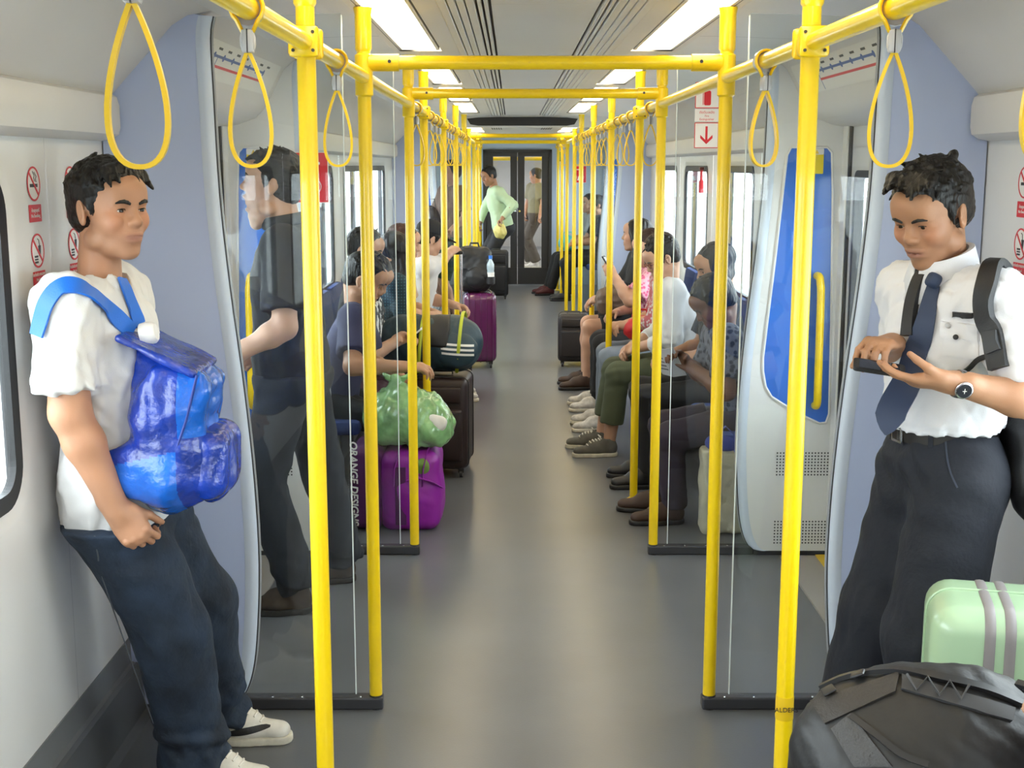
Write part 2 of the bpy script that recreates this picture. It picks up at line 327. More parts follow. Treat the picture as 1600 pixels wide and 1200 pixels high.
# ---- poles, rails and cross rails
PX = 0.513; RZ = 1.895
POLES = [2.638, Y2, Y3, 6.1, 7.83, 9.53, 11.2, Y8, Y9, 15.45, 16.8]
WORD = ['nearest the camera', 'holding the first glass screen', 'holding the second glass screen', 'just past the second glass screen', 'fifth from the camera', 'sixth from the camera', 'seventh from the camera', 'at the far vestibule entrance', 'at the end of the far vestibule', 'second from the end door', 'last before the end door']
for sd, nm in ((-1, 'left'), (1, 'right')):
    for i, y in enumerate(POLES):
        top = 2.085 if y < 11.6 else 2.005
        p = empty('grab_pole', (CX + sd * PX, y, 0)); tag(p, f'yellow vertical grab pole on the {nm}, {WORD[i]}', 'pole', 'yellow grab poles')
        MB().tube([(0, 0, 0.035 if i in (1, 2) else 0.0), (0, 0, top)], 0.0195, 16).build('tube', M_YEL, p, smooth=True)
        MB().lathe([(0.0195, 1.965), (0.0235, 1.972), (0.0235, top - 0.02), (0.027, top)], n=16).build('top_sleeve', M_YEL, p, smooth=True)
        if i == 0 and sd > 0:
            st_ = MB().lathe([(0.0200, 0.435), (0.0202, 0.437), (0.0202, 0.487), (0.0200, 0.489)], n=20).build('tape_band', mat('tape_yellow', (0.72, 0.46, 0.01), 0.4), p, smooth=True)
            text_mesh('lettering', 'ALDERS', 0.015, M_INK, frame((0, -0.0205, 0.462), (1, 0, 0), (0, 0, 1)), st_)
        if i in (1, 2, 7, 8):
            MB().lathe([(0.0215, 0), (0.0215, 0.04), (0.019, 0.045)], n=16).build('foot', M_BLACK, p, smooth=True)
            MB().lathe([(0.0195, 1.84), (0.0255, 1.845), (0.0255, 1.955), (0.0195, 1.96)], n=16).build('joint', M_YEL, p, smooth=True)
        else:
            j = MB().box((0, 0, RZ), (0.052, 0.05, 0.058), 0.012); j.box((0, -0.03, RZ), (0.062, 0.014, 0.062), 0.008); j.box((0, 0.03, RZ), (0.062, 0.014, 0.062), 0.008)
            jo = j.build('clamp', M_YEL, p, smooth=True)
            sc = MB()
            for q in (-0.02, 0.02):
                for z in (-0.018, 0.018): sc.lathe([(0.0035, 0), (0.0035, 0.003)], (q, -0.0375, RZ + z), 8, Matrix.Rotation(R(90), 3, 'X'))
            sc.build('screw', M_DARK, jo)
            MB().lathe([(0.036, 0), (0.036, 0.006), (0.024, 0.014), (0.0195, 0.016)], n=16).build('foot', M_YEL, p, smooth=True)
    segs = [0.4] + POLES + [YEND - 0.02]; rr = empty('grab_rail', (CX + sd * PX, 0.4, RZ)); tag(rr, f'long yellow handrail running overhead along the {nm} side', 'handrail')
    for a, c in zip(segs[:-1], segs[1:]): MB().tube([(0, a - 0.4, 0), (0, c - 0.4, 0)], 0.0185, 14).build('rail_tube', M_YEL, rr, smooth=True)
for y, z, t in ((Y2, 1.935, 'nearest the camera'), (Y3, 1.935, 'second from the camera'), (Y8, 1.93, 'at the far vestibule'), (Y9, 1.90, 'closest to the end door')):
    q = empty('cross_rail', (CX, y, z)); tag(q, f'yellow cross rail spanning the aisle overhead, {t}', 'handrail', 'yellow cross rails')
    MB().tube([(-PX + 0.02, 0, 0), (PX - 0.02, 0, 0)], 0.0195, 14).build('bar', M_YEL, q, smooth=True)
    for sd in (-1, 1):
        s_ = MB().tube([(sd * (PX - 0.1), 0, 0), (sd * (PX - 0.015), 0, 0)], 0.0245, 14).build('socket', M_YEL, q, smooth=True)
        MB().lathe([(0.005, 0), (0.005, 0.002)], (sd * (PX - 0.075), -0.024, 0.002), 10, Matrix.Rotation(R(90), 3, 'X')).build('screw', M_DARK, s_)
# ---- hand straps
def make_strap():
    t = empty('hand_strap', (0, 0, 0))
    zt, zb = -0.065, -0.247; w_ = 0.0415
    pts = []
    for k in range(49):
        u = k / 48; a = 2 * math.pi * u
        x = w_ * math.sin(a) * (math.sin(a / 2) ** 0.9); z = zb + (zt - zb) * (0.5 + 0.5 * math.cos(a)) ** 1.15
        pts.append((x, 0, z))
    n_ = 48; b = MB(); vs = []; fs = []
    for k in range(n_):
        a = 2 * math.pi * k / n_; p = Vector(pts[k]); q = Vector(pts[(k + 1) % n_]) - Vector(pts[k - 1]); q.normalize(); nn = Vector((q.z, 0, -q.x))
        for (u, v) in ((-0.0028, -0.008), (0.0028, -0.008), (0.0028, 0.008), (-0.0028, 0.008)): vs.append(p + nn * u + Vector((0, v, 0)))
    for k in range(n_):
        j = (k + 1) % n_
        for e in range(4): fs.append((k * 4 + e, k * 4 + (e + 1) % 4, j * 4 + (e + 1) % 4, j * 4 + e))
    b.add(vs, fs).build('loop', M_STRAP, t, smooth=True, ang=50)
    h = MB(); h.box((0, 0, -0.052), (0.019, 0.034, 0.036), 0.004); h.lathe([(0.008, -0.012), (0.014, -0.010), (0.014, 0.010), (0.008, 0.012)], (0, 0, -0.052), 14, Matrix.Rotation(R(90), 3, 'Y'))
    h.build('buckle', M_GREYP, t, smooth=True)
    MB().box((0, 0, -0.052), (0.002, 0.0345, 0.0365), 0).build('seam', M_DARK, t)
    MB().tube([(0.0255 * math.sin(2 * math.pi * k / 18), 0.0, 0.0255 * math.cos(2 * math.pi * k / 18) + (0 if abs(k - 9) > 1 else -0.012)) for k in range(18)], [(0.0035, 0.008)] * 18, 8, closed=True, flat=(0, 1, 0)).build('rail_loop', M_STRAP, t, smooth=True, ang=70)
    MB().lathe([(0.0195, -0.009), (0.0265, -0.008), (0.0265, 0.008), (0.0195, 0.009)], (0, 0.017, 0), 16, Matrix.Rotation(R(90), 3, 'X')).build('clamp_ring', M_GREYP, t, smooth=True)
    return t
M_STRAP = mat('strap_yellow', (0.80, 0.52, 0.01), 0.35, coat=0.2)
SY = [1.44, 2.06, 3.09, 5.62, 6.55, 7.0, 7.38, 8.28, 8.68, 9.08, 10.0, 10.4, 10.8, 11.6, 12.0, 14.5, 15.0, 16.1]
proto = make_strap(); first = True
SW = ['closest to the camera, near the frame edge', 'before the first yellow pole', 'between the first and second yellow poles', 'just past the second cross rail']
for sd, nm in ((-1, 'left'), (1, 'right')):
    for i, y in enumerate(SY):
        bay = sum(1 for p in POLES if p < y); kth = ['first', 'second', 'third', 'fourth'][sum(1 for q in SY[:i] if sum(1 for p in POLES if p < q) == bay)]
        lab = f'yellow hand strap on the {nm} rail, {SW[i]}' if i < 4 else f'yellow hand strap, {kth} one past the {["", "first", "second", "third", "fourth", "fifth", "sixth", "seventh", "eighth", "ninth", "tenth", "eleventh"][bay]} pole of the {nm} rail'
        o = proto if first else dup(proto, (0, 0, 0)); first = False
        o.location = (CX + sd * PX, y, RZ); o.rotation_euler = (0, 0, R(random.uniform(-8, 8) + (12 if sd < 0 else -12) * (i < 2))); tag(o, lab, 'hand strap', f'hand straps on the {nm} rail')
# ---- draught screens
EDGE = [(0.93, 2.06), (0.94, 2.0), (0.938, 1.84), (0.932, 1.57), (0.912, 1.3), (0.882, 1.0), (0.862, 0.72), (0.857, 0.46), (0.872, 0.22), (0.893, 0.10), (0.925, 0.035), (0.96, 0.02)]
EDGE = spl(EDGE, 4)
def screen(y, sd, vest, label):
    """vest = -1: the door side of this screen faces away from the camera; +1: it faces the camera"""
    t = empty('partition_screen', (CX, y, 0)); tag(t, label, 'partition')
    Mx = frame((0, 0, 0), (sd, 0, 0), (0, 0, 1)) if sd > 0 else frame((0, 0, 0), (-1, 0, 0), (0, 0, 1))
    top = [(1.255, 1.80), (1.235, 1.855), (1.21, 1.875), (1.045, 2.045), (1.0, 2.068)]
    poly = EDGE[:]                                       # from top inner edge down
    full = poly + [(1.255, 0.02)] + top
    face_out = M_BLUEGREY if vest < 0 else M_WHITE; th = 0.022
    core = MB(); n_ = len(full)
    inner = [(h + 0.012, z) for h, z in poly] + [(1.255, 0.02)] + top
    vs = [(sd * h, yy, z) for yy in (-th, th) for h, z in inner]
    f0 = tuple(range(n_)) ; f1 = tuple(range(n_, 2 * n_)); fl = sd < 0
    core.add(vs, [f0 if not fl else f0[::-1]], 0 if vest < 0 else 1); core.add(vs, [f1[::-1] if not fl else f1], 1 if vest < 0 else 0)
    core.build('panel', [M_BLUEGREY, M_WHITE], t)
    # rounded edge moulding: a bulged white lip, a dark joint line and a grey end strip
    prof = [(0.040, -0.0228), (0.024, -0.028), (0.010, -0.026), (0.002, -0.016), (0.0, 0.0), (0.002, 0.016), (0.010, 0.026), (0.024, 0.028), (0.040, 0.0228)]
    lip = MB(); m_ = len(prof); vs = [(sd * (h + dx), dy, z) for h, z in poly for dx, dy in prof]; fs = []
    for i in range(len(poly) - 1):
        for k in range(m_ - 1):
            q = (i * m_ + k, i * m_ + k + 1, (i + 1) * m_ + k + 1, (i + 1) * m_ + k); fs.append(q if sd > 0 else q[::-1])
    lip.add(vs, fs).build('edge_lip', mat('screen_lip', (0.60, 0.67, 0.78), 0.35), t, smooth=True, ang=60)
    for off, mm, nm_, r_ in ((-0.012, M_DARK, 'seam', 0.0022), (0.004, M_GREYP, 'end_strip', 0.004)):
        MB().tube([(sd * (h - 0.0005), off, z) for h, z in poly], r_, 6).build(nm_, mm, t, smooth=True)
    # glass between panel and pole
    gl = [(h + 0.006, z) for h, z in poly] ; gp = gl + [(0.575, 0.045), (0.575, 2.07)]
    b = MB(); k = len(gp); vs = [(sd * h, yy, z) for yy in (-0.004, 0.004) for h, z in gp]; fs = [tuple(range(k)), tuple(range(2 * k - 1, k - 1, -1))] + [(i, (i + 1) % k, k + (i + 1) % k, k + i) for i in range(k)]
    if sd > 0: fs = [f[::-1] for f in fs]
    b.add(vs, fs).build('glass', M_GLASS, t)
    MB().box((sd * 0.574, 0, 1.055), (0.003, 0.009, 2.02)).build('glass_edge', mat('glass_edge', (0.75, 0.82, 0.82), 0.2), t)
    fb = MB().box((sd * (0.49 + 0.94) / 2, 0, 0.02), (0.45, 0.045, 0.04), 0.006).build('base_rail', M_DARK, t)
    for k in range(4): MB().lathe([(0.005, 0), (0.004, 0.002)], (sd * (0.56 + 0.09 * k), -0.012, 0.04), 8).build('rivet', M_CHROME, fb)
    MB().box((sd * 1.10, 0, 0.012), (0.31, 0.04, 0.024)).build('foot', M_DARK, t)
    if vest > 0: vest_face(t, sd, -1)
    else: vest_face(t, sd, 1)
    return t
BLUEP = [(1.04, 1.722), (1.185, 1.722), (1.205, 1.70), (1.215, 1.54), (1.232, 1.0), (1.24, 0.62), (1.228, 0.582), (1.20, 0.578), (1.10, 0.625), (0.995, 0.692), (0.968, 0.735), (0.955, 0.80), (0.953, 0.86), (0.965, 1.0), (0.99, 1.28), (1.022, 1.69)]
def vest_face(t, sd, fy):
    y = fy * 0.0225; sx = sd
    X = Vector((sx, 0, 0)); nrm = Vector((0, fy, 0))
    Mx = Matrix((X, Vector((0, 0, 1)), nrm)).transposed().to_4x4(); Mx.translation = (0, y, 0)
    poly = BLUEP if (X.cross(Vector((0, 0, 1)))).dot(nrm) < 0 else BLUEP
    MB().prism(poly, 0.003, Mx).build('blue_panel', M_BLUE, t)
    fr = MB(); big = [(h + (0.055 if h < 1.1 else 0.008) * (-1 if h < 1.1 else 1), z - (0.05 if z < 0.75 else 0)) for h, z in BLUEP]
    MB().tube([tuple(Mx @ Vector((h, z, 0.002))) for h, z in BLUEP], 0.006, 6, closed=True).build('blue_rim', M_WHITE, t, smooth=True)
    hp = [(1.15, 1.185), (1.155, 1.19), (1.17, 1.17), (1.178, 1.12), (1.178, 0.75), (1.175, 0.68), (1.165, 0.645), (1.155, 0.64)]
    pth = [(1.165, 1.20, 0.004), (1.168, 1.197, 0.03), (1.17, 1.17, 0.046), (1.173, 1.10, 0.05), (1.176, 0.75, 0.05), (1.178, 0.69, 0.046), (1.178, 0.66, 0.03), (1.178, 0.655, 0.004)]
    hb = MB().tube([tuple(Mx @ Vector(p)) for p in spl(pth, 4)], 0.0165, 12).build('grab_handle', M_YEL, t, smooth=True)
    MB().lathe([(0.006, 0), (0.006, 0.003)], tuple(Mx @ Vector((1.167, 1.186, 0.052))), 10, Matrix.Rotation(R(-90 * fy), 3, 'X')).build('screw', M_DARK, hb)
    for z0 in (0.352, 0.052):
        g = MB()
        for i in range(17):
            for j in range(8):
                h = 1.026 + i * 0.0134; z = z0 + j * 0.0135; g.prism([(h, z), (h + 0.0062, z), (h + 0.0062, z + 0.0062), (h, z + 0.0062)], 0.0006, Mx)
        tag(g.build('vent_holes', M_DARK, t), kind='stuff')
    s_ = MB().prism(rrect(1.062, 1.615, 1.172, 1.716, 0.004), 0.001, Mx, 0.003).build('warning_sticker', mat('sticker_yellow', (0.85, 0.66, 0.02), 0.4), t)
    MB().prism(rrect(1.062, 1.692, 1.172, 1.716, 0.004), 0.0012, Mx, 0.0035).build('sticker_head', M_SIGNW, s_)
    MB().prism([(1.135, 1.695), (1.152, 1.695), (1.1435, 1.712)], 0.0012, Mx, 0.0042).build('triangle', M_TYEL, s_)
for sd, nm in ((-1, 'left'), (1, 'right')):
    screen(Y2, sd, -1, f'pale blue curved partition and glass on the {nm}, nearest the camera')
    screen(Y3, sd, 1, f'white curved partition with blue inset and glass on the {nm}, past the doorway')
    screen(Y8, sd, -1, f'pale blue partition and glass on the {nm}, at the far vestibule entrance')
    screen(Y9, sd, 1, f'far white partition with blue inset on the {nm}, before the end door')
# ---- side doors of the vestibules
nd = 1
M_DOORL = mat('door_leaf', (0.62, 0.63, 0.65), 0.35)
def side_door(sd, a, c):
    global nd; nd += 1; X = CX + sd * (HW + 0.02); d = empty(f'door_{nd}', (X, (a + c) / 2, 0)); tag(d, kind='structure'); hw = (c - a) / 2
    for s2 in (-1, 1):
        y0, y1 = (0.004, hw) if s2 > 0 else (-hw, -0.004); lf = MB(); th = 0.03
        wy0, wy1, wz0, wz1 = y0 + 0.14, y1 - 0.14, 0.75, 1.62
        for (p, q, z0, z1) in ((y0, y1, 0.01, wz0), (y0, y1, wz1, 1.83), (y0, wy0, wz0, wz1), (wy1, y1, wz0, wz1)): lf.box((0, (p + q) / 2, (z0 + z1) / 2), (th, q - p, z1 - z0))
        l_ = lf.build('leaf', M_DOORL, d)
        MB().ring(rrect(wy0 - 0.01, wz0 - 0.01, wy1 + 0.01, wz1 + 0.01, 0.05, 5), 0.03, 0.036, frame((-0.018, 0, 0), (0, 1, 0), (0, 0, 1))).build('seal', M_BLACK, l_)
        MB().box((0, (wy0 + wy1) / 2, (wz0 + wz1) / 2), (0.006, wy1 - wy0, wz1 - wz0)).build('pane', M_WGLASS, l_)
    MB().box((0, 0, 0.92), (0.04, 0.012, 1.8)).build('rubber_joint', M_BLACK, d)
    for s2 in (-1, 1): MB().box((-sd * 0.012, s2 * (hw - 0.03), 0.92), (0.045, 0.07, 1.8), 0.006).build('jamb', M_WHITE, d); MB().box((-sd * 0.01, s2 * (hw - 0.075), 0.92), (0.035, 0.02, 1.8), 0.004).build('jamb_seal', M_BLACK, d)
for sd in (-1, 1):
    side_door(sd, Y2 + 0.03, Y3 - 0.03); side_door(sd, Y8 + 0.03, Y9 - 0.03)
# ---- gangway door in the end wall
dr = empty('door_1', ((DX0 + DX1) / 2, YEND, 0)); tag(dr, kind='structure'); hw = (DX1 - DX0) / 2
M_DFR = mat('door_dark', (0.028, 0.026, 0.026), 0.4)
fr = MB(); fr.box((-hw + 0.02, 0, DZ / 2), (0.04, 0.08, DZ)); fr.box((hw - 0.02, 0, DZ / 2), (0.04, 0.08, DZ)); fr.box((0, 0, DZ - 0.02), (2 * hw, 0.08, 0.04)); fr.build('frame', M_DFR, dr)
for s2 in (-1, 1):
    x0, x1 = (0.003, hw - 0.04) if s2 > 0 else (-hw + 0.04, -0.003); lf = MB(); p0 = x0 + (0.10 if s2 < 0 else 0.095); p1 = x1 - (0.095 if s2 < 0 else 0.10); z0, z1 = 0.24, DZ - 0.09
    for (p, q, a, c) in ((x0, x1, 0.01, z0), (x0, x1, z1, DZ - 0.04), (x0, p0, z0, z1), (p1, x1, z0, z1)): lf.box(((p + q) / 2, 0, (a + c) / 2), (q - p, 0.045, c - a), 0.003)
    l_ = lf.build('leaf', M_DFR, dr)
    MB().box(((p0 + p1) / 2, 0, (z0 + z1) / 2), (p1 - p0, 0.006, z1 - z0)).build('pane', M_DGLASS, l_)
    MB().lathe([(0.014, 0), (0.014, 0.01), (0.008, 0.014)], (s2 * 0.03, -0.022, 1.02), 12, Matrix.Rotation(R(90), 3, 'X')).build('lock', mat('brass', (0.6, 0.45, 0.12), 0.3, metal=1.0) if s2 > 0 else M_CHROME, l_, smooth=True)
# ---- next carriage, seen through the glass of the end door
nf = MB().box((CX, YEND + 4.3, -0.05), (2.5, 8.4, 0.1)).build('floor', M_FLOOR); tag(nf, kind='structure')
for sd, nm in ((-1, 'left'), (1, 'right')):
    o = MB().box((CX + sd * 1.27, YEND + 4.3, 0.42), (0.04, 8.4, 0.85)); o.box((CX + sd * 1.27, YEND + 4.3, 1.85), (0.04, 8.4, 0.5))
    for k in range(5): o.box((CX + sd * 1.27, YEND + 0.3 + k * 1.95, 1.2), (0.04, 0.5, 0.8))
    tag(o.build('wall_' + nm, M_WALL), kind='structure')
    r_ = empty('grab_rail', (CX + sd * PX, YEND + 0.5, 1.86)); tag(r_, f'yellow overhead rail on the {nm} inside the next carriage', 'handrail')
    MB().tube([(0, 0, 0), (0, 7.5, 0)], 0.019, 10).build('rail_tube', M_YEL, r_, smooth=True)
    for k, y in enumerate((18.6, 20.3, 22.0, 23.7)):
        p = empty('grab_pole', (CX + sd * (PX - 0.0), y, 0)); tag(p, f'yellow pole on the {nm} in the next carriage, {["nearest the glass door", "second past the glass door", "third past the glass door", "furthest away"][k]}', 'pole', 'yellow grab poles')
        MB().tube([(0, 0, 0), (0, 0, 2.0)], 0.0195, 12).build('tube', M_YEL, p, smooth=True); MB().lathe([(0.03, 0), (0.03, 0.006), (0.02, 0.012)], n=12).build('foot', M_YEL, p)
q = empty('cross_rail', (CX, 18.6, 1.74)); tag(q, 'yellow cross rail in the next carriage behind the glass door', 'handrail', 'yellow cross rails')
MB().tube([(-PX, 0, 0), (PX, 0, 0)], 0.026, 12).build('bar', M_YEL, q, smooth=True)
tag(MB().box((CX, YEND + 4.3, 2.03), (2.5, 8.4, 0.06)).build('ceiling', M_CEIL), kind='structure')
tag(MB().box((CX, YEND + 8.5, 1.0), (2.5, 0.06, 2.1)).build('wall_end', mat('far_end', (0.30, 0.29, 0.28), 0.5)), kind='structure')
for sd, nm in ((-1, 'left'), (1, 'right')):
    for k, y in enumerate((19.2, 21.6)):
        L = empty('ceiling_light', (CX + sd * 0.45, y, 1.995)); tag(L, f'strip light on the {nm} in the next carriage, {["near", "far"][k]} one', 'light', 'recessed strip lights of the ceiling')
        MB().box((0, 0, 0), (0.13, 1.6, 0.008)).build('diffuser', M_LAMP, L)
# ---- seats along both sides
M_SEAT = mat('seat_fabric', (0.03, 0.06, 0.22), 0.8, vary=0.25, vscale=30)
def make_seat():
    t = empty('bench_seat')
    MB().box((0.23, 0, 0.425), (0.44, 0.46, 0.07), 0.025).build('cushion', M_SEAT, t, smooth=True)
    MB().box((0.035, 0, 0.66), (0.06, 0.46, 0.46), 0.025, Matrix.Rotation(R(-8), 3, 'Y')).build('backrest', M_SEAT, t, smooth=True)
    MB().box((0.12, 0, 0.20), (0.2, 0.45, 0.38), 0.01).build('support', M_SKIRT, t)
    return t
SEATS = {-1: [(6.03, 'under the person in navy shirt'), (6.55, 'under the person in patterned top'), (7.05, 'under the person in charcoal jersey'), (7.58, 'under the person in teal plaid'), (8.15, 'under the person in tan top'), (8.80, 'under the person in black cap')],
         1: [(5.76, 'under the person reading a leaflet'), (6.45, 'under the second person from the right partition'), (7.15, 'under the person in pale grey shirt'), (7.86, 'under the person in floral blouse'), (8.52, 'under the person in pink top'), (9.35, 'under the person in black top and shorts'), (15.55, 'under the person in dark clothes near the end door'), (16.35, 'under the far person in grey shirt')]}
ps = make_seat(); fst = True
for sd, nm in ((-1, 'left'), (1, 'right')):
    for y, t_ in SEATS[sd]:
        o = ps if fst else dup(ps, (0, 0, 0)); fst = False
        o.location = (CX + sd * HW, y, 0); o.rotation_euler = (0, 0, 0 if sd < 0 else math.pi); tag(o, f'dark blue bench seat {t_}', 'seat', f'bench seats along the {nm} wall')
# ---- signs
M_RFRAME = M_RED
def pictogram(par_name, sd, y, z, label, kind, text):
    X = CX + sd * (HW - 0.0012); t = empty(par_name, (X, y, z)); tag(t, label, 'sign', 'safety stickers')
    Mx = frame((0, 0, 0), (0, -sd, 0), (0, 0, 1))            # local x to the viewer's right, y up
    w_ = 0.042
    MB().prism(circle(0, 0, w_, 28), 0.0004, Mx).build('disc', M_SIGNW, t)
    MB().ring(circle(0, 0, w_, 28), 0.0045, 0.0012, Mx).build('ring', M_RED, t)
    i = MB()
    if kind == 'smoke':
        i.prism([(-0.024, -0.008), (0.016, -0.008), (0.016, 0.0), (-0.024, 0.0)], 0.0009, Mx); i.prism([(0.018, -0.008), (0.024, -0.008), (0.024, 0.0), (0.018, 0.0)], 0.0009, Mx)
        i.tube([tuple(Mx @ Vector(p)) for p in ((0.016, 0.004, 0.0005), (0.012, 0.012, 0.0005), (0.018, 0.018, 0.0005), (0.006, 0.028, 0.0005))], 0.0012, 6)
        i.tube([tuple(Mx @ Vector(p)) for p in ((0.006, 0.006, 0.0005), (0.002, 0.014, 0.0005), (0.006, 0.020, 0.0005), (-0.004, 0.03, 0.0005))], 0.0012, 6)
    else:
        i.prism([(0.004, 0.012), (0.007, -0.014), (0.017, -0.014), (0.021, 0.012)], 0.0009, Mx); i.tube([tuple(Mx @ Vector(p)) for p in ((0.012, 0.012, 0.0005), (0.008, 0.026, 0.0005), (0.0, 0.029, 0.0005))], 0.0012, 6)
        for z_, h_ in ((-0.014, 0.005), (-0.021, 0.004), (-0.028, 0.005)): i.prism([(-0.022, z_ - h_ / 2), (0.0, z_ - h_ / 2), (0.0, z_ + h_ / 2), (-0.022, z_ + h_ / 2)], 0.0009, Mx)
    i.build('symbol', M_INK, t)
    s_ = math.sin(R(45)); a = w_ * 0.93; q = 0.002
    MB().prism([(-a * s_ - q, a * s_ - q), (a * s_ - q, -a * s_ - q), (a * s_ + q, -a * s_ + q), (-a * s_ + q, a * s_ + q)], 0.0016, Mx).build('slash', M_RED, t)
    c = MB().prism(rrect(-0.04, -0.092, 0.04, -0.05, 0.002), 0.0006, Mx).build('caption_plate', M_RED, t)
    n_ = len(text)
    for k, s2 in enumerate(text): text_mesh('lettering', s2, 0.0115, M_SIGNW, Mx @ Matrix.Translation((0, -0.071 + (n_ - 1) * 0.0065 - k * 0.013, 0.001)), c)
TS = ['ห้ามสูบบุหรี่', 'No Smoking']; TF = ['ห้ามรับประทานอาหาร', 'No food', 'No drinks']
for sd, nm in ((-1, 'left'), (1, 'right')):
    for y, t_ in ((3.10, 'beside the window'), (3.36, 'past the panel joint')):
        pictogram('no_smoking_sign', sd, y, 1.605, f'round red no smoking sticker on the {nm} wall {t_}', 'smoke', TS)
        pictogram('no_eating_sign', sd, y, 1.443, f'round red no food or drink sticker on the {nm} wall {t_}', 'food', TF)
def extinguisher_sign():
    t = empty('fire_extinguisher_sign', (0.79, Y3 - 0.006, 1.98)); tag(t, 'red and white fire extinguisher sticker with arrow on the glass of the right screen', 'sign')
    Mx = frame((0, 0, 0), (1, 0, 0), (0, 0, 1)); w_ = 0.049
    for z0, z1 in ((-0.103, 0.0), (-0.262, -0.16)):
        p = MB().prism(rrect(-w_, z0, w_, z1, 0.003), 0.0006, Mx).build('plate', M_SIGNW, t); MB().ring(rrect(-w_, z0, w_, z1, 0.003), 0.003, 0.0012, Mx).build('border', M_RED, p)
    c = MB().prism([(-w_, -0.156), (w_, -0.156), (w_, -0.106), (-w_, -0.106)], 0.0006, Mx).build('plate', M_SIGNW, t)
    text_mesh('lettering', 'ถังดับเพลิง', 0.014, M_RED, Mx @ Matrix.Translation((0, -0.12, 0.001)), c); text_mesh('lettering', 'Fire', 0.011, M_RED, Mx @ Matrix.Translation((0, -0.134, 0.001)), c); text_mesh('lettering', 'Extinguisher', 0.012, M_RED, Mx @ Matrix.Translation((0, -0.147, 0.001)), c)
    e = MB(); e.prism(rrect(-0.013, -0.092, 0.015, -0.034, 0.007), 0.0014, Mx); e.prism(rrect(-0.006, -0.034, 0.008, -0.022, 0.002), 0.0014, Mx); e.prism([(-0.014, -0.020), (0.014, -0.026), (0.014, -0.022), (-0.012, -0.014)], 0.0014, Mx); e.prism([(-0.018, -0.09), (-0.0155, -0.09), (-0.0155, -0.03), (-0.006, -0.022), (-0.008, -0.02), (-0.018, -0.028)], 0.0014, Mx); e.build('extinguisher_symbol', M_RED, t)
    a = MB(); a.prism([(-0.0045, -0.232), (0.0045, -0.232), (0.0045, -0.175), (-0.0045, -0.175)], 0.0014, Mx); a.prism([(0, -0.246), (0.025, -0.222), (0.025, -0.209), (0, -0.233), (-0.025, -0.209), (-0.025, -0.222)], 0.0014, Mx); a.build('arrow_symbol', M_RED, t)
extinguisher_sign()
def alarm_sign(x, y, z, k, label):
    t = empty('alarm_sign', (x, y, z)); tag(t, label, 'sign'); Mx = frame((0, 0, 0), (1, 0, 0), (0, 0, 1)); w_, h_ = 0.079 * k, 0.102 * k
    MB().prism(rrect(-w_, -h_, w_, h_, 0.006), 0.004, Mx).build('plate', M_RED, t); MB().ring(rrect(-w_, -h_, w_, h_, 0.006), 0.003 * k, 0.005, Mx).build('border', M_SIGNW, t)
    MB().prism([(-0.045 * k, 0.052 * k), (0.045 * k, 0.052 * k), (0.045 * k, 0.062 * k), (-0.045 * k, 0.062 * k)], 0.005, Mx).build('bar', M_SIGNW, t)
    bell = [(-0.034, -0.072), (0.034, -0.072), (0.034, -0.066), (0.024, -0.052), (0.02, -0.03), (0.013, -0.016), (0.0, -0.01), (-0.013, -0.016), (-0.02, -0.03), (-0.024, -0.052), (-0.034, -0.066)]
    g = MB().prism([(p * k, q * k) for p, q in bell], 0.005, Mx); g.build('bell_symbol', M_SIGNW, t)
    for r_ in (0.02, 0.03):
        for s2 in (-1, 1): MB().tube([tuple(Mx @ Vector((s2 * (0.018 + r_ * math.cos(a)) * k, (-0.035 + r_ * math.sin(a)) * k, 0.005))) for a in np.linspace(-0.8, 0.8, 7)], 0.0016 * k, 6).build('sound_wave', M_SIGNW, t)
alarm_sign(-0.822, Y3 - 0.05, 1.60, 1.0, 'red square alarm sign with white bell on the left glass screen')
alarm_sign(0.745, 14.0, 1.55, 0.9, 'small red sign on the far right partition by the end door')
for sd, x in ((-1, -0.52), (1, 0.66)):
    t = empty('exit_light', (x, YEND - 0.005, 1.72)); tag(t, f'small green exit marker on the end wall, {"left" if sd < 0 else "right"} of the dark door', 'sign')
    MB().box((0, 0, 0.06), (0.05, 0.02, 0.16), 0.006).build('housing', mat('exit_green', (0.01, 0.12, 0.05), 0.4), t); MB().box((0, -0.011, 0.06), (0.03, 0.004, 0.12)).build('face', mat('exit_face', (0.02, 0.25, 0.10), 0.4), t)
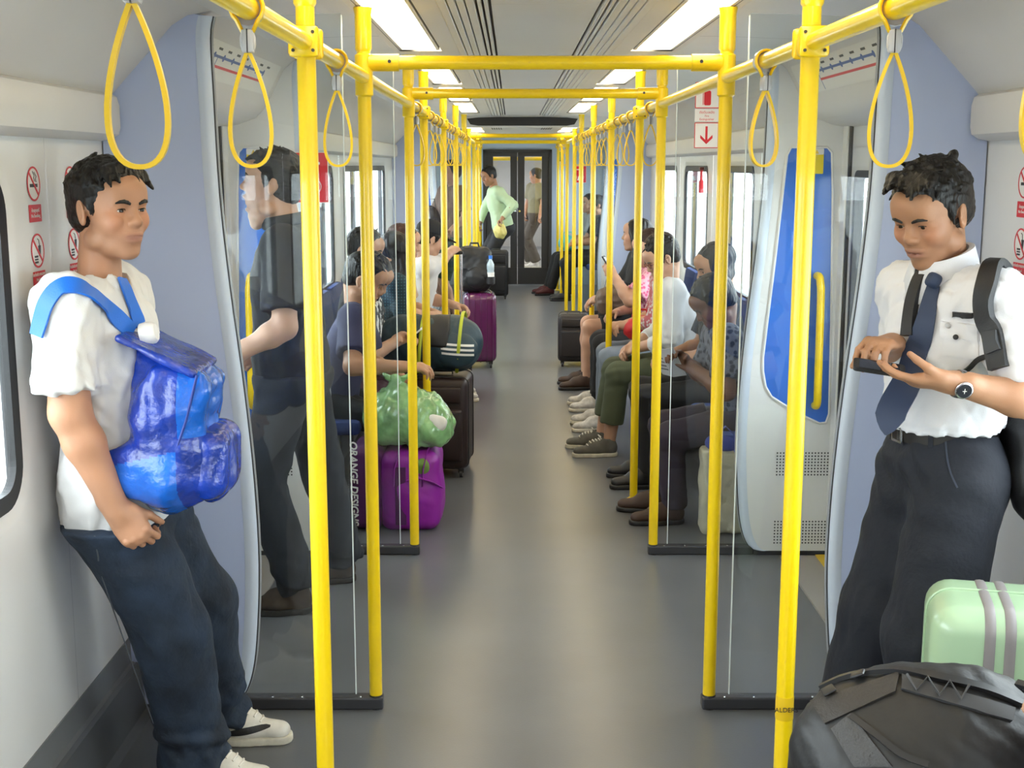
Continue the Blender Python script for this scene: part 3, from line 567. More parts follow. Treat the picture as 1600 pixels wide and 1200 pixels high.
# route maps on the door headers
def route_map(sd):
    nm = 'left' if sd < 0 else 'right'
    n1, n2 = Vector((CX + sd * 1.012, 0, 2.03)), Vector((CX + sd * 1.046, 0, 1.965)); up = (n1 - n2).normalized()
    org = Vector((CX + sd * 1.042, (Y2 + Y3) / 2, 1.972)) - Vector((sd * 0.003, 0, 0.001)); t = empty('route_map', org); tag(t, f'line map with blue and red lines on the header above the {nm} door', 'sign')
    Mx = frame((0, 0, 0), (0, -sd, 0), up)
    MB().prism(rrect(-0.68, -0.055, 0.68, 0.07, 0.01), 0.0006, Mx).build('plate', mat('map_plate', (0.72, 0.70, 0.66), 0.35), t)
    MB().prism([(-0.5, 0.018), (0.42, 0.018), (0.42, 0.027), (-0.5, 0.027)], 0.0012, Mx).build('blue_line', M_MAPBLUE, t)
    MB().prism([(-0.32, -0.015), (0.42, -0.015), (0.42, -0.006), (-0.32, -0.006)], 0.0012, Mx).build('red_line', M_RED, t)
    for k in range(8): MB().prism(circle(-0.5 + k * 0.131, 0.0225, 0.012, 12), 0.0016, Mx).build('station_dot', M_MAPBLUE, t); MB().prism([(-0.48 + k * 0.131, 0.044), (-0.43 + k * 0.131, 0.044), (-0.43 + k * 0.131, 0.052), (-0.48 + k * 0.131, 0.052)], 0.001, Mx).build('station_name', M_INK, t)
    for x in (-0.5, -0.32): MB().prism([(x, -0.05), (x + 0.006, -0.05), (x + 0.006, 0.02), (x, 0.02)], 0.001, Mx).build('drop_line', M_MAPBLUE, t)
for sd in (-1, 1): route_map(sd)
# ---- world outside the windows
og = MB().box((0, 10, -1.6), (240, 240, 0.1)).build('ground', mat('ground_outside', (0.55, 0.56, 0.53), 0.9, vary=0.3, vscale=0.2)); tag(og, kind='structure')
M_BLD = mat('facade_cream', (0.72, 0.68, 0.60), 0.8, vary=0.1, vscale=0.3); M_BWIN = mat('far_window', (0.25, 0.28, 0.30), 0.3)
def building(x, y, wx, wy, h, label, m, cols, rows, m_roof=None):
    t = empty('apartment_building', (x, y, -1.55)); tag(t, label, 'building'); s_ = -1 if x > 0 else 1
    MB().box((0, 0, h / 2), (wx, wy, h)).build('walls', m, t); MB().box((0, 0, h + 0.15), (wx + 0.3, wy + 0.3, 0.3)).build('roof', m_roof or M_BLD, t)
    dy = wy / cols; dz = h / rows
    for i in range(cols):
        for j in range(rows):
            f = MB().box((s_ * wx / 2, -wy / 2 + (i + 0.5) * dy, (j + 0.55) * dz), (0.12, dy * 0.5, dz * 0.45)).build('window', M_BWIN, t)
building(26, 34, 8, 14, 13, 'cream apartment block seen through the right windows, nearer one', M_BLD, 5, 5)
building(34, 58, 9, 16, 18, 'taller pale apartment block further along the right side', mat('facade_grey', (0.66, 0.66, 0.64), 0.8), 5, 6)
building(-30, 52, 8, 20, 4.2, 'low building with blue roof seen through the left windows', mat('facade_white', (0.7, 0.72, 0.72), 0.8), 6, 1, mat('roof_blue', (0.05, 0.22, 0.6), 0.5))
building(-24, 30, 6, 12, 3.2, 'low yellowish wall building beyond the left windows', mat('facade_yellow', (0.72, 0.66, 0.45), 0.8), 4, 1)
# ================================================================ SOFT SHAPES: implicit fields meshed with sparse surface nets
V3 = lambda *a: np.array(a, np.float32)
def nrm(v): v = np.asarray(v, float); return v / (np.linalg.norm(v) + 1e-12)
class Fld:
    def __init__(s): s.p = []; s.disp = []; s.post = []
    def _add(s, f, c, r, op, k): s.p.append((f, np.asarray(c, np.float32), float(r), op, k)); return s
    def cap(s, a, b, ra, rb=None, k=0.02, op='u', flat=None, sq=None, cut=0.0):
        """tapered capsule; flat = cut square at b (1) or at both ends (2); sq = (axis, factor) squashes it along an axis"""
        a = np.asarray(a, np.float32); b = np.asarray(b, np.float32); rb = ra if rb is None else rb; ba = b - a; L2 = float(ba @ ba) + 1e-12; dn = ba / math.sqrt(L2)
        ax = None
        if sq is not None: ax = nrm(sq[0]).astype(np.float32); fac = sq[1]
        def f(p):
            pa = p - a; t = np.clip(pa @ ba / L2, 0, 1); q = pa - t[..., None] * ba
            if ax is not None: q = q + (q @ ax)[..., None] * ax * (1 / fac - 1)
            d = np.sqrt((q * q).sum(-1)) - (ra + (rb - ra) * t)
            if flat: d = np.maximum(d, (p - b) @ dn - cut)
            if flat == 2: d = np.maximum(d, -(pa @ dn) - cut)
            return d
        return s._add(f, (a + b) / 2, math.sqrt(L2) / 2 + max(ra, rb), op, k)
    def ell(s, c, r, rot=None, k=0.02, op='u'):
        c = np.asarray(c, np.float32); r = np.asarray(r, np.float32); Rm = None if rot is None else np.asarray(rot, np.float32)   # columns = local axes
        def f(p):
            q = p - c
            if Rm is not None: q = q @ Rm
            k0 = np.sqrt(((q / r) ** 2).sum(-1)); k1 = np.sqrt(((q / (r * r)) ** 2).sum(-1)) + 1e-9
            return k0 * (k0 - 1) / k1
        return s._add(f, c, float(r.max()), op, k)
    def box(s, c, h, rad=0.01, rot=None, k=0.02, op='u'):
        c = np.asarray(c, np.float32); h = np.asarray(h, np.float32) - rad; Rm = None if rot is None else np.asarray(rot, np.float32)
        def f(p):
            q = p - c
            if Rm is not None: q = q @ Rm
            q = np.abs(q) - h; return np.sqrt((np.maximum(q, 0) ** 2).sum(-1)) + np.minimum(q.max(-1), 0) - rad
        return s._add(f, c, float(np.linalg.norm(h)) + rad, op, k)
    def plane(s, pt, n, k=0.005):                          # removes everything on the side n points to
        pt = np.asarray(pt, np.float32); n = nrm(n).astype(np.float32); s.p.append((lambda p: -((p - pt) @ n), None, 0, 's', k)); return s
    def _comb(s, d, e, op, k):
        if op == 'u':
            if k <= 0: return np.minimum(d, e)
            h = np.clip(0.5 + 0.5 * (d - e) / k, 0, 1); return d + (e - d) * h - k * h * (1 - h)
        e = -e                                              # subtract: max(d, -e)
        if k <= 0: return np.maximum(d, e)
        h = np.clip(0.5 - 0.5 * (d - e) / k, 0, 1); return d + (e - d) * h + k * h * (1 - h)
    def ev(s, pts, centers=None, rad=0.0):
        d = np.full(pts.shape[:-1], 0.15, np.float32)
        for f, c, r, op, k in s.p:
            if centers is not None and c is not None:
                m = np.sqrt(((centers - c) ** 2).sum(-1)) < r + rad * 1.6 + k + 0.012
                if not m.any(): continue
                d[m] = s._comb(d[m], f(pts[m]), op, k).astype(np.float32)
            else: d = s._comb(d, f(pts), op, k).astype(np.float32)
        for g in s.disp: d = d + g(pts).astype(np.float32)
        return d
    def mesh(s, h, keep=None):
        un = [(c, r) for f, c, r, op, k in s.p if op == 'u']
        lo = np.min([c - r for c, r in un], 0) - 0.03; hi = np.max([c + r for c, r in un], 0) + 0.03
        S8 = 8 * h; nb = np.ceil((hi - lo) / S8).astype(int) + 1
        I = np.stack(np.meshgrid(*[np.arange(n) for n in nb], indexing='ij'), -1).reshape(-1, 3)
        cen = (lo + (I + 0.5) * S8).astype(np.float32)
        if keep is not None: kp = keep(cen, S8); I, cen = I[kp], cen[kp]
        d = np.concatenate([s.ev(q[:, None, :], q, 0.13)[:, 0] for q in np.array_split(cen, max(1, len(cen) // 40000))])
        I = I[(np.abs(d) < S8 * 1.15 + 0.004) ]
        g = np.arange(9); G = np.stack(np.meshgrid(g, g, g, indexing='ij'), -1)
        ids, pos, edg = [], [], []
        nc = nb * 8 + 2; lin = lambda c: (c[..., 0] * nc[1] + c[..., 1]) * nc[2] + c[..., 2]
        for J in np.array_split(I, max(1, len(I) // 700)):
            if not len(J): continue
            pts = (lo + (J[:, None, None, None, :] * 8 + G) * h).astype(np.float32); c = (lo + (J + 0.5) * S8).astype(np.float32)
            v = s.ev(pts.reshape(len(J), -1, 3), c, S8 * 0.87).reshape(len(J), 9, 9, 9)
            cor = [v[:, i:8 + i, j:8 + j, k:8 + k] for i in (0, 1) for j in (0, 1) for k in (0, 1)]
            sg = sum((x < 0).astype(np.int8) for x in cor); act = (sg > 0) & (sg < 8)
            b, x, y, z = np.nonzero(act); cell = J[b] * 8 + np.stack([x, y, z], -1)
            vals = np.stack([q[act] for q in cor], -1); C8 = np.array([(i, j, k) for i in (0, 1) for j in (0, 1) for k in (0, 1)], np.float32)
            num = np.zeros((len(b), 3), np.float32); cnt = np.zeros(len(b), np.float32)
            for e0 in range(8):
                for bit in (1, 2, 4):
                    e1 = e0 | bit
                    if e1 == e0: continue
                    a0, a1 = vals[:, e0], vals[:, e1]; m = (a0 < 0) != (a1 < 0)
                    t = np.where(m, a0 / np.where(m, a0 - a1, 1), 0); num += np.where(m[:, None], C8[e0] + t[:, None] * (C8[e1] - C8[e0]), 0); cnt += m
            pos.append(lo + (cell + num / cnt[:, None]) * h); ids.append(lin(cell)); s0 = vals[:, 0] < 0
            edg.append(np.stack([(s0 != (vals[:, q] < 0)) * np.where(s0, 1, -1) for q in (4, 2, 1)], -1))
        ids = np.concatenate(ids); pos = np.concatenate(pos); edg = np.concatenate(edg); o = np.argsort(ids); ids, pos, edg = ids[o], pos[o], edg[o]
        st = (nc[1] * nc[2], nc[2], 1); F = []
        for ax in range(3):
            m = np.nonzero(edg[:, ax])[0]; u, w_ = [st[q] for q in range(3) if q != ax]
            if ax == 1: u, w_ = w_, u
            q = np.stack([ids[m], ids[m] - u, ids[m] - u - w_, ids[m] - w_], -1); ix = np.searchsorted(ids, q); ix = np.minimum(ix, len(ids) - 1); ok = (ids[ix] == q).all(-1)
            ix, sgn = ix[ok], edg[m[ok], ax]; F.append(np.where((sgn > 0)[:, None], ix, ix[:, ::-1]))
        return pos, np.concatenate(F)
    def mesh2(s, h, hf, caps):                              # fine cells near the given capsules (head, hands), coarse cells elsewhere, overlapping by a cell row
        def dist(c):
            d = np.full(len(c), 9.0)
            for a, b, r in caps:
                a, b = np.asarray(a), np.asarray(b); ba = b - a; t = np.clip((c - a) @ ba / (ba @ ba + 1e-9), 0, 1); d = np.minimum(d, np.sqrt(((c - a - t[:, None] * ba) ** 2).sum(-1)) - r)
            return d
        v1, f1 = s.mesh(hf, lambda c, S: dist(c) < S * 0.9); v2, f2 = s.mesh(h, lambda c, S: dist(c) > -S * 0.9)
        return np.concatenate([v1, v2]), np.concatenate([f1, f2 + len(v1)])
    def build(s, name, m, h, parent=None, off=(0, 0, 0), color=None, matidx=None, fine=None):
        v, f = s.mesh(h) if fine is None else s.mesh2(h, *fine); me = bpy.data.meshes.new(name); vo = (v - np.asarray(off)).astype(np.float32)
        me.vertices.add(len(v)); me.vertices.foreach_set('co', vo.ravel()); me.loops.add(f.size); me.loops.foreach_set('vertex_index', f.ravel().astype(np.int32))
        me.polygons.add(len(f)); me.polygons.foreach_set('loop_start', np.arange(0, f.size, 4, dtype=np.int32)); me.update(calc_edges=True); me.validate()
        me.polygons.foreach_set('use_smooth', [True] * len(me.polygons))
        for x in (m if isinstance(m, (list, tuple)) else [m]): me.materials.append(x)
        if matidx is not None and len(me.polygons) == len(f): me.polygons.foreach_set('material_index', matidx(v[f].mean(1)).astype(np.int32))
        if color is not None:
            ca = me.color_attributes.new('Col', 'FLOAT_COLOR', 'POINT'); c = color(v); ca.data.foreach_set('color', np.concatenate([c, np.ones((len(c), 1))], 1).astype(np.float32).ravel())
        o = bpy.data.objects.new(name, me); C.objects.link(o)
        if parent: o.parent = parent
        return o
def folds(amp, freq, seed, n=4, axis=None):
    rg = np.random.RandomState(seed); K = rg.normal(size=(n, 3)) * freq; K2 = rg.normal(size=(n, 3)) * freq * 0.6; ph = rg.uniform(0, 6.28, (n, 2))
    if axis is not None: a = nrm(axis); K = K - 0.75 * (K @ a)[:, None] * a; K2 = K2 - 0.3 * (K2 @ a)[:, None] * a
    K = K.astype(np.float32); K2 = K2.astype(np.float32)
    def f(p):
        d = 0
        for i in range(n): d = d + np.sin(p @ K[i] + ph[i, 0] + 1.6 * np.sin(p @ K2[i] + ph[i, 1]))
        return d * (amp / n)
    return f
def localfold(c, rad, fn):                                  # folds limited to the surroundings of a point
    c = np.asarray(c, np.float32)
    return lambda p: fn(p) * np.exp(-((p - c) ** 2).sum(-1) / (rad * rad))

# ================================================================ PEOPLE
def ik(a, b, l1, l2, pole):
    a, b, pole = (np.asarray(x, float) for x in (a, b, pole)); d = b - a; L = np.linalg.norm(d); n = d / (L + 1e-9)
    if L > (l1 + l2) * 0.999: return a + n * L * l1 / (l1 + l2)
    x = (L * L + l1 * l1 - l2 * l2) / (2 * L); y = math.sqrt(max(l1 * l1 - x * x, 0)); p = pole - (pole @ n) * n
    return a + n * x + nrm(p) * y
def rotv(v, ax, ang): return np.asarray(Matrix.Rotation(ang, 3, Vector(ax)) @ Vector(v))
def hand_prims(F, wrist, fwd, palm, s=1.0, curl=(0.5, 0.55, 0.6, 0.65), thumb=0.4, tside=1, spread=0.06, infl=0.0, tcurl=0.3, tdir=None):
    """wrist position, direction of the hand, palm normal; tside = side of the thumb along fwd x palm"""
    f = nrm(fwd); p = np.asarray(palm, float); p = nrm(p - (p @ f) * f); sd = np.cross(f, p) * tside; w = np.asarray(wrist, float)
    rot = np.stack([f, sd, p], 1)
    F.cap(w - f * 0.03 * s, w + f * 0.02 * s, 0.026 * s, 0.025 * s, k=0.02, sq=(p, 0.8))
    F.ell(w + f * 0.05 * s, (0.05 * s, 0.041 * s, 0.0165 * s), rot, k=0.018); F.ell(w + f * 0.032 * s + sd * 0.024 * s + p * 0.008 * s, (0.033 * s, 0.017 * s, 0.015 * s), rot, k=0.015)
    F.ell(w + f * 0.075 * s, (0.026 * s, 0.040 * s, 0.0135 * s), rot, k=0.012)
    tips = []
    for i, (off, ln) in enumerate(((0.029, 0.074), (0.010, 0.082), (-0.010, 0.077), (-0.028, 0.060))):
        b = w + f * (0.092 - 0.004 * abs(i - 1)) * s + sd * off * s; d = rotv(f, p, -spread * (1.5 - i) * tside) ; c = curl[i]
        # bend towards the palm
        axb = np.cross(d, p)
        d1 = rotv(d, axb, c * 0.9); d2 = rotv(d1, axb, c * 1.15); d3 = rotv(d2, axb, c * 0.75)
        j1 = b + d1 * ln * 0.46 * s; j2 = j1 + d2 * ln * 0.30 * s; j3 = j2 + d3 * ln * 0.24 * s
        F.cap(b - d1 * 0.012 * s, j1, 0.0092 * s, 0.0083 * s, k=0.006); F.cap(j1, j2, 0.0084 * s, 0.0076 * s, k=0.003); F.cap(j2, j3, 0.0076 * s, 0.0064 * s, k=0.003); tips.append(j3)
    tb = w + f * 0.028 * s + sd * 0.030 * s + p * 0.006 * s; td = nrm(f * (0.78) + sd * (0.75 - thumb * 0.6) + p * thumb * 0.9) if tdir is None else nrm(tdir); t1 = tb + td * 0.040 * s
    td2 = nrm(td + f * 0.25 + p * tcurl - sd * tcurl * 0.8); t2 = t1 + td2 * 0.030 * s
    F.cap(tb, t1, 0.0135 * s, 0.0105 * s, k=0.012); F.cap(t1, t2, 0.0104 * s, 0.0088 * s, k=0.004); td3 = nrm(td2 + p * tcurl * 0.6); F.cap(t2, t2 + td3 * 0.02 * s, 0.0088 * s, 0.0072 * s, k=0.003)
    return tips
def head_prims(F, c, Rm, s=1.0, mouth=0.0, lvl=0, jaw=1.0, nose=1.0):
    P = lambda *a: np.asarray(c, float) + (Rm @ np.array(a, float)) * s
    E = lambda p, r, k=0.02, op='u', ro=None: F.ell(P(*p), np.array(r) * s, Rm if ro is None else Rm @ ro, k * s, op)
    Cp = lambda a, b, ra, rb=None, k=0.015, op='u': F.cap(P(*a), P(*b), ra * s, (ra if rb is None else rb) * s, k * s, op)
    E((-0.014, 0, 0.034), (0.094, 0.0745, 0.079)); E((0.03, 0, 0.028), (0.058, 0.064, 0.06), 0.03); E((0.028, 0, -0.035), (0.058, 0.0585, 0.07), 0.016)
    E((0.036 - 0.01 * mouth, 0, -0.082 - 0.035 * mouth), (0.046 * jaw, 0.047 * jaw, 0.032), 0.018); E((0.07 - 0.03 * mouth, 0, -0.098 - 0.05 * mouth), (0.019, 0.024, 0.017), 0.02)
    for y in (-1, 1): E((0.056, y * 0.041, -0.022), (0.032, 0.024, 0.027), 0.025); E((0.005, y * 0.052, -0.068 - 0.015 * mouth), (0.03, 0.016, 0.022), 0.016)
    Cp((0.0745, -0.036, 0.026), (0.0745, 0.036, 0.026), 0.0125, k=0.02); E((0.068, 0, 0.055), (0.03, 0.05, 0.03), 0.03)
    for y in (-1, 1): E((0.092, y * 0.032, 0.004), (0.0125, 0.019, 0.0115), 0.012, 's')
    Cp((0.084, 0, 0.016), (0.099 * (0.5 + 0.5 * nose), 0, -0.018), 0.0085, 0.0115, 0.012); E((0.1005 * (0.5 + 0.5 * nose), 0, -0.023), (0.0125, 0.0125, 0.0105), 0.008)
    for y in (-1, 1): E((0.0915, y * 0.0125, -0.0265), (0.0115, 0.0085, 0.0085), 0.007)
    E((0.076, 0, -0.058 - 0.015 * mouth), (0.02, 0.030, 0.021), 0.02)
    if mouth < 0.3:
        E((0.0875, 0, -0.0545), (0.0125, 0.0265, 0.0064), 0.006); E((0.0865, 0, -0.0678), (0.0125, 0.023, 0.0078), 0.006)
        if lvl < 2: E((0.103, 0, -0.0608), (0.017, 0.0265, 0.0022), 0.003, 's')
    else:
        E((0.09, 0, -0.055), (0.010, 0.024, 0.007), 0.008); E((0.073, 0, -0.098), (0.012, 0.022, 0.008), 0.008); E((0.097, 0, -0.078), (0.036, 0.027, 0.0195), 0.004, 's')
    if lvl < 2:
        for y in (-1, 1):
            E((0.0745, y * 0.0315, 0.0045), (0.0148, 0.0165, 0.0138), 0.005); E((0.0925, y * 0.0325, 0.0035), (0.016, 0.0145, 0.0040), 0.002, 's')
    for y in (-1, 1):
        ro = np.asarray(Matrix.Rotation(R(-10), 3, 'Y')) @ np.asarray(Matrix.Rotation(R(22 * y), 3, 'Z'))
        E((-0.008, y * 0.0775, 0.002), (0.0195, 0.0075, 0.0275), 0.008, 'u', ro); E((-0.002, y * 0.0765, -0.021), (0.011, 0.0065, 0.014), 0.008, 'u', ro)
        if lvl < 2: E((0.0, y * 0.0855, 0.0), (0.0115, 0.0055, 0.018), 0.005, 's', ro); Cp((0.004, y * 0.079, -0.012), (0.006, y * 0.079, -0.002), 0.004, k=0.004)
SKIN = lambda n, c: mat('skin_' + n, c, 0.48, sub=0.05, bump=0.05, bscale=300, attr=True, spec=0.4)
def hair_mat(n, c=(0.008, 0.007, 0.007)): return mat('hair_' + n, c, 0.42, bump=0.5, bscale=90, stretch=(1, 1, 0.25), vary=0.4, vscale=60, spec=0.35)
def hair_short(F, c, Rm, s, seed, style):
    P = lambda *a: np.asarray(c, float) + (Rm @ np.array(a, float)) * s
    E = lambda p, r, k=0.02, op='u': F.ell(P(*p), np.array(r) * s, Rm, k * s, op)
    vol = style.get('vol', 1.0); rg = np.random.RandomState(seed)
    E((-0.016, 0, 0.042), (0.103, 0.0835, 0.085 + 0.006 * vol)); E((-0.055, 0, -0.012), (0.05, 0.068, 0.055), 0.02)
    for y in (-1, 1): Cc = F.cap(P(0.022, y * 0.072, 0.03), P(0.02, y * 0.0735, -0.012), 0.012 * s, 0.006 * s, 0.01)
    # face and ears cut free
    E((0.105, 0, -0.045), (0.088, 0.12, 0.096 - 0.008 * style.get('fringe', 0)), 0.012, 's')
    for y in (-1, 1): E((0.002, y * 0.092, -0.016), (0.026, 0.03, 0.034), 0.008, 's')
    F.plane(P(-0.06, 0, -0.068), Rm @ np.array((0.25, 0, -1.0)), 0.01)
    n = style.get('tufts', 70)
    for i in range(n):
        a = rg.uniform(-2.4, 2.4); el = rg.uniform(0.15, 1.45); d = np.array((math.cos(a) * math.cos(el), math.sin(a) * math.cos(el), math.sin(el)))
        b = np.array((-0.016, 0, 0.042)) + d * np.array((0.098, 0.079, 0.084)); fl = np.array(style.get('flow', (0.6, 0.1, 0.1))) + rg.normal(size=3) * 0.45
        t = fl - (fl @ d) * d * 0.85; e = b + nrm(t) * rg.uniform(0.020, 0.036) + d * rg.uniform(-0.002, 0.006) * vol
        if b[0] > 0.065 and b[2] < 0.07: continue
        F.cap(P(*b), P(*e), 0.0075 * s, 0.002 * s, 0.006)
    for q in style.get('locks', []):
        a, b, ra, rb = q; F.cap(P(*a), P(*b), ra * s, rb * s, 0.008)
def hair_long(F, c, Rm, s, seed, style):
    P = lambda *a: np.asarray(c, float) + (Rm @ np.array(a, float)) * s
    E = lambda p, r, k=0.02, op='u': F.ell(P(*p), np.array(r) * s, Rm, k * s, op)
    ln = style.get('len', 0.3)
    E((-0.016, 0, 0.042), (0.105, 0.086, 0.086))
    down = np.array(style.get('down', (0, 0, -1)), float)
    for y in (-1, -0.5, 0, 0.5, 1):
        a = P(-0.05 + 0.06 * abs(y) * style.get('wrap', 1.0), y * 0.068, 0.0); l2 = ln * (1 - 0.12 * abs(y)); m = a + down * l2 * 0.55 * s + (Rm @ np.array((-0.02, y * 0.012, 0))) * s; e = a + down * l2 * s + (Rm @ np.array((-0.015, y * 0.004, 0))) * s
        F.cap(a, m, 0.034 * s, 0.032 * s, 0.03); F.cap(m, e, 0.032 * s, 0.014 * s, 0.03)
    E((0.115, 0, -0.06), (0.085, 0.062, 0.11), 0.012, 's')
    F.disp.append(folds(0.004, 120, seed, 3, down))

def body_frame(fwd): f = nrm((fwd[0], fwd[1], 0)); return np.stack([f, np.cross((0, 0, 1), f), (0, 0, 1)], 1)
def headR(fwd, roll=0.0):
    f = nrm(fwd); l = nrm(np.cross((0, 0, 1), f)); u = np.cross(f, l)
    if roll: l, u = rotv(l, f, roll), rotv(u, f, roll)
    return np.stack([f, l, u], 1)
def torso_prims(F, J, g, k=0.05, slim=1.0, belly=0.0):
    """chest to pelvis, g = extra thickness of the garment"""
    side = nrm(J['shL'] - J['shR']); up = nrm(J['neck'] - J['pelvis']); fw = nrm(np.cross(side, up)); rot = np.stack([fw, side, up], 1)
    ch = J['neck'] - up * 0.17; wa = (J['neck'] + J['pelvis']) / 2 - up * 0.03
    F.ell(ch + fw * 0.008, (0.105 * slim + g, 0.152 * slim + g, 0.165 + g), rot, k); F.ell(wa + fw * (0.008 + belly * 0.5), (0.10 * slim + g + belly, 0.138 * slim + g, 0.17 + g), rot, k); F.ell(J['pelvis'] + up * 0.02, (0.112 * slim + g, 0.155 * slim + g, 0.13 + g), rot, k)
    for q in ('L', 'R'):
        F.cap(J['neck'] - up * 0.045, J['sh' + q], 0.05 + g, 0.052 + g, k=0.04)
    return rot
class Person:
    def __init__(s, name, label, J, skin, group=None, lvl=1, hs=1.0):
        s.J = {k: np.asarray(v, float) for k, v in J.items()}; J = s.J; base = np.array((J['pelvis'][0], J['pelvis'][1], 0.0)); s.off = base; s.lvl = lvl; s.hs = hs; s.arm = 1.0
        s.root = empty(name, tuple(base)); tag(s.root, label, 'person', group); s.skin = skin; s.vs = (0.0034, 0.0062, 0.010)[lvl]; s.vc = (0.0062, 0.010, 0.015)[lvl]; s.seed = int(abs(base[0] * 971 + base[1] * 577)) % 9999
    def default_arms(s): pass
    def skin_mesh(s, hands, mouth=0.0, jaw=1.0, nose=1.0, bare_legs=False, slim=1.0, neck_r=0.052, lipcol=(0.42, 0.17, 0.14)):
        J = s.J; F = Fld(); torso_prims(F, J, -0.022, slim=slim)
        Rm = s.Rm = headR(J['face'], s.__dict__.get('roll', 0.0)); hc = J['head']; S1 = s.hs
        hb = hc + Rm @ np.array((-0.036, 0, -0.045)) * S1
        F.cap(J['neck'] - nrm(J['neck'] - J['pelvis']) * 0.03, hb, (neck_r + 0.006) * S1, (neck_r - 0.003) * S1, k=0.03)
        for q in ('L', 'R'):
            F.cap(J['sh' + q], J['el' + q], 0.050 * s.arm, 0.042 * s.arm, k=0.03); mid = J['el' + q] * 0.7 + J['wr' + q] * 0.3
            F.cap(J['el' + q], mid, 0.041 * s.arm, 0.042 * s.arm, k=0.02); F.cap(mid, J['wr' + q], 0.042 * s.arm, 0.0265 * s.arm, k=0.02)
            bl = 1.0 if bare_legs else 0.72; F.cap(J['hip' + q], J['kn' + q], 0.078 * bl, 0.052 * bl, k=0.05); cm = J['kn' + q] * 0.68 + J['an' + q] * 0.32
            F.cap(J['kn' + q], cm, 0.051 * bl, 0.051 * bl, k=0.03); F.cap(cm, J['an' + q], 0.05 * bl, 0.034, k=0.03); fd = nrm(J['to' + q] - J['an' + q]); F.cap(J['an' + q] + (0, 0, -0.045), J['an' + q] * 0.35 + J['to' + q] * 0.65 + (0, 0, -0.012), 0.028, 0.018, k=0.02)
        head_prims(F, hc, Rm, S1, mouth, s.lvl, jaw, nose)
        for q in ('L', 'R'):
            if hands.get(q): hand_prims(F, J['wr' + q], **hands[q])
        tone = np.array(s.skin); Ri = Rm.T
        def col(v):
            c = np.tile(tone, (len(v), 1)); L = ((v - hc) @ Ri.T) / S1
            c = c * (1 + 0.10 * np.sin(v @ np.array([41., 23., 37.])) * np.sin(v @ np.array([-19., 47., 29.])))[:, None]
            lip = np.exp(-(((L[:, 2] + 0.061) / 0.0105) ** 2 + (L[:, 1] / 0.026) ** 4 + ((L[:, 0] - 0.094) / 0.024) ** 4)) if mouth < 0.3 else np.exp(-(((L[:, 2] + 0.076) / 0.026) ** 4 + (L[:, 1] / 0.024) ** 4 + ((L[:, 0] - 0.085) / 0.03) ** 4))
            c = c * (1 - 0.8 * lip[:, None]) + np.array(lipcol) * (0.8 * lip[:, None]) * (0.4 + tone.mean())
            chk = np.exp(-(((L[:, 0] - 0.07) / 0.035) ** 2 + ((np.abs(L[:, 1]) - 0.045) / 0.02) ** 2 + ((L[:, 2] + 0.02) / 0.03) ** 2)); c = c * (1 + np.outer(chk, (0.06, -0.10, -0.10)))
            stub = np.exp(-(((L[:, 2] + 0.085) / 0.035) ** 4 + ((L[:, 0] - 0.06) / 0.07) ** 4)) * (np.abs(L[:, 1]) < 0.08); c = c * (1 - 0.06 * stub[:, None])
            return np.clip(c, 0, 1)
        nm = 'skin'; caps = [(hc + Rm @ np.array((0, 0, 0.03)), J['neck'] + (hc - J['neck']) * 0.25, 0.13)]
        for q in ('L', 'R'): fd_ = nrm(J['wr' + q] - J['el' + q]) if not hands.get(q) else nrm(hands[q]['fwd']); caps.append((J['wr' + q], J['wr' + q] + fd_ * 0.12, 0.085))
        o = F.build('body', SKIN('tone', (0.4, 0.2, 0.12)), max(0.0085, s.vs * 1.5), s.root, s.off, color=col, fine=(s.vs, caps))
        s.bodyo = o; s.face_parts(mouth)
        return o
    def face_parts(s, mouth):
        bv = surf([s.bodyo], s.J['head'], 0.16); fwv = Vector(s.Rm[:, 0])
        def on(x, y, z):
            o = Vector(s.J['head'] + (s.Rm @ np.array((0.2, y, z))) * s.hs); loc, n_, i_, d_ = bv.ray_cast(o, -fwv); return Vector(loc) - Vector(s.off) + fwv * 0.0006 if loc is not None else Vector(P(x, y, z))
        c = s.J['head']; Rm = s.Rm; S1 = s.hs; P = lambda *a: tuple(c + (Rm @ np.array(a, float)) * S1 - s.off)
        Mr = Matrix([list(r) for r in Rm])
        for y in (-1, 1):
            e = MB(); n = 12; look = s.__dict__.get('look', (0, 0)); rr = 0.0128 * S1
            q = Mr @ Matrix.Rotation(R(90), 3, 'Y') @ Matrix.Rotation(look[0], 3, 'X') @ Matrix.Rotation(look[1], 3, 'Y')
            prof = [(rr * math.sin(t), rr * math.cos(t)) for t in (3.1, 2.6, 2.1, 1.6, 1.2, 0.85, 0.55)]
            e.lathe(prof, P(0.0735, y * 0.0315, 0.0035), n, q, 0)
            e.lathe([(rr * 0.54, rr * 0.845), (rr * 0.52, rr * 0.87), (rr * 0.25, rr * 0.985), (rr * 0.1, rr * 1.0)], P(0.0735, y * 0.0315, 0.0035), n, q, 1)
            e.build('eye', [mat('eye_white', (0.62, 0.58, 0.55), 0.2), mat('eye_iris', (0.012, 0.007, 0.005), 0.12)], s.root, smooth=True)
            br = s.__dict__.get('brow', 1.0)
            pts = [P(0.0905, y * 0.013, 0.0205), P(0.0905, y * 0.021, 0.0245), P(0.0885, y * 0.031, 0.0275), P(0.0815, y * 0.042, 0.0265), P(0.0725, y * 0.050, 0.0225)]
            pts = [on(*q_) for q_ in ((0.09, y * 0.013, 0.0195), (0.09, y * 0.021, 0.0235), (0.0885, y * 0.031, 0.0265), (0.0815, y * 0.0415, 0.0255), (0.0725, y * 0.049, 0.0215))]
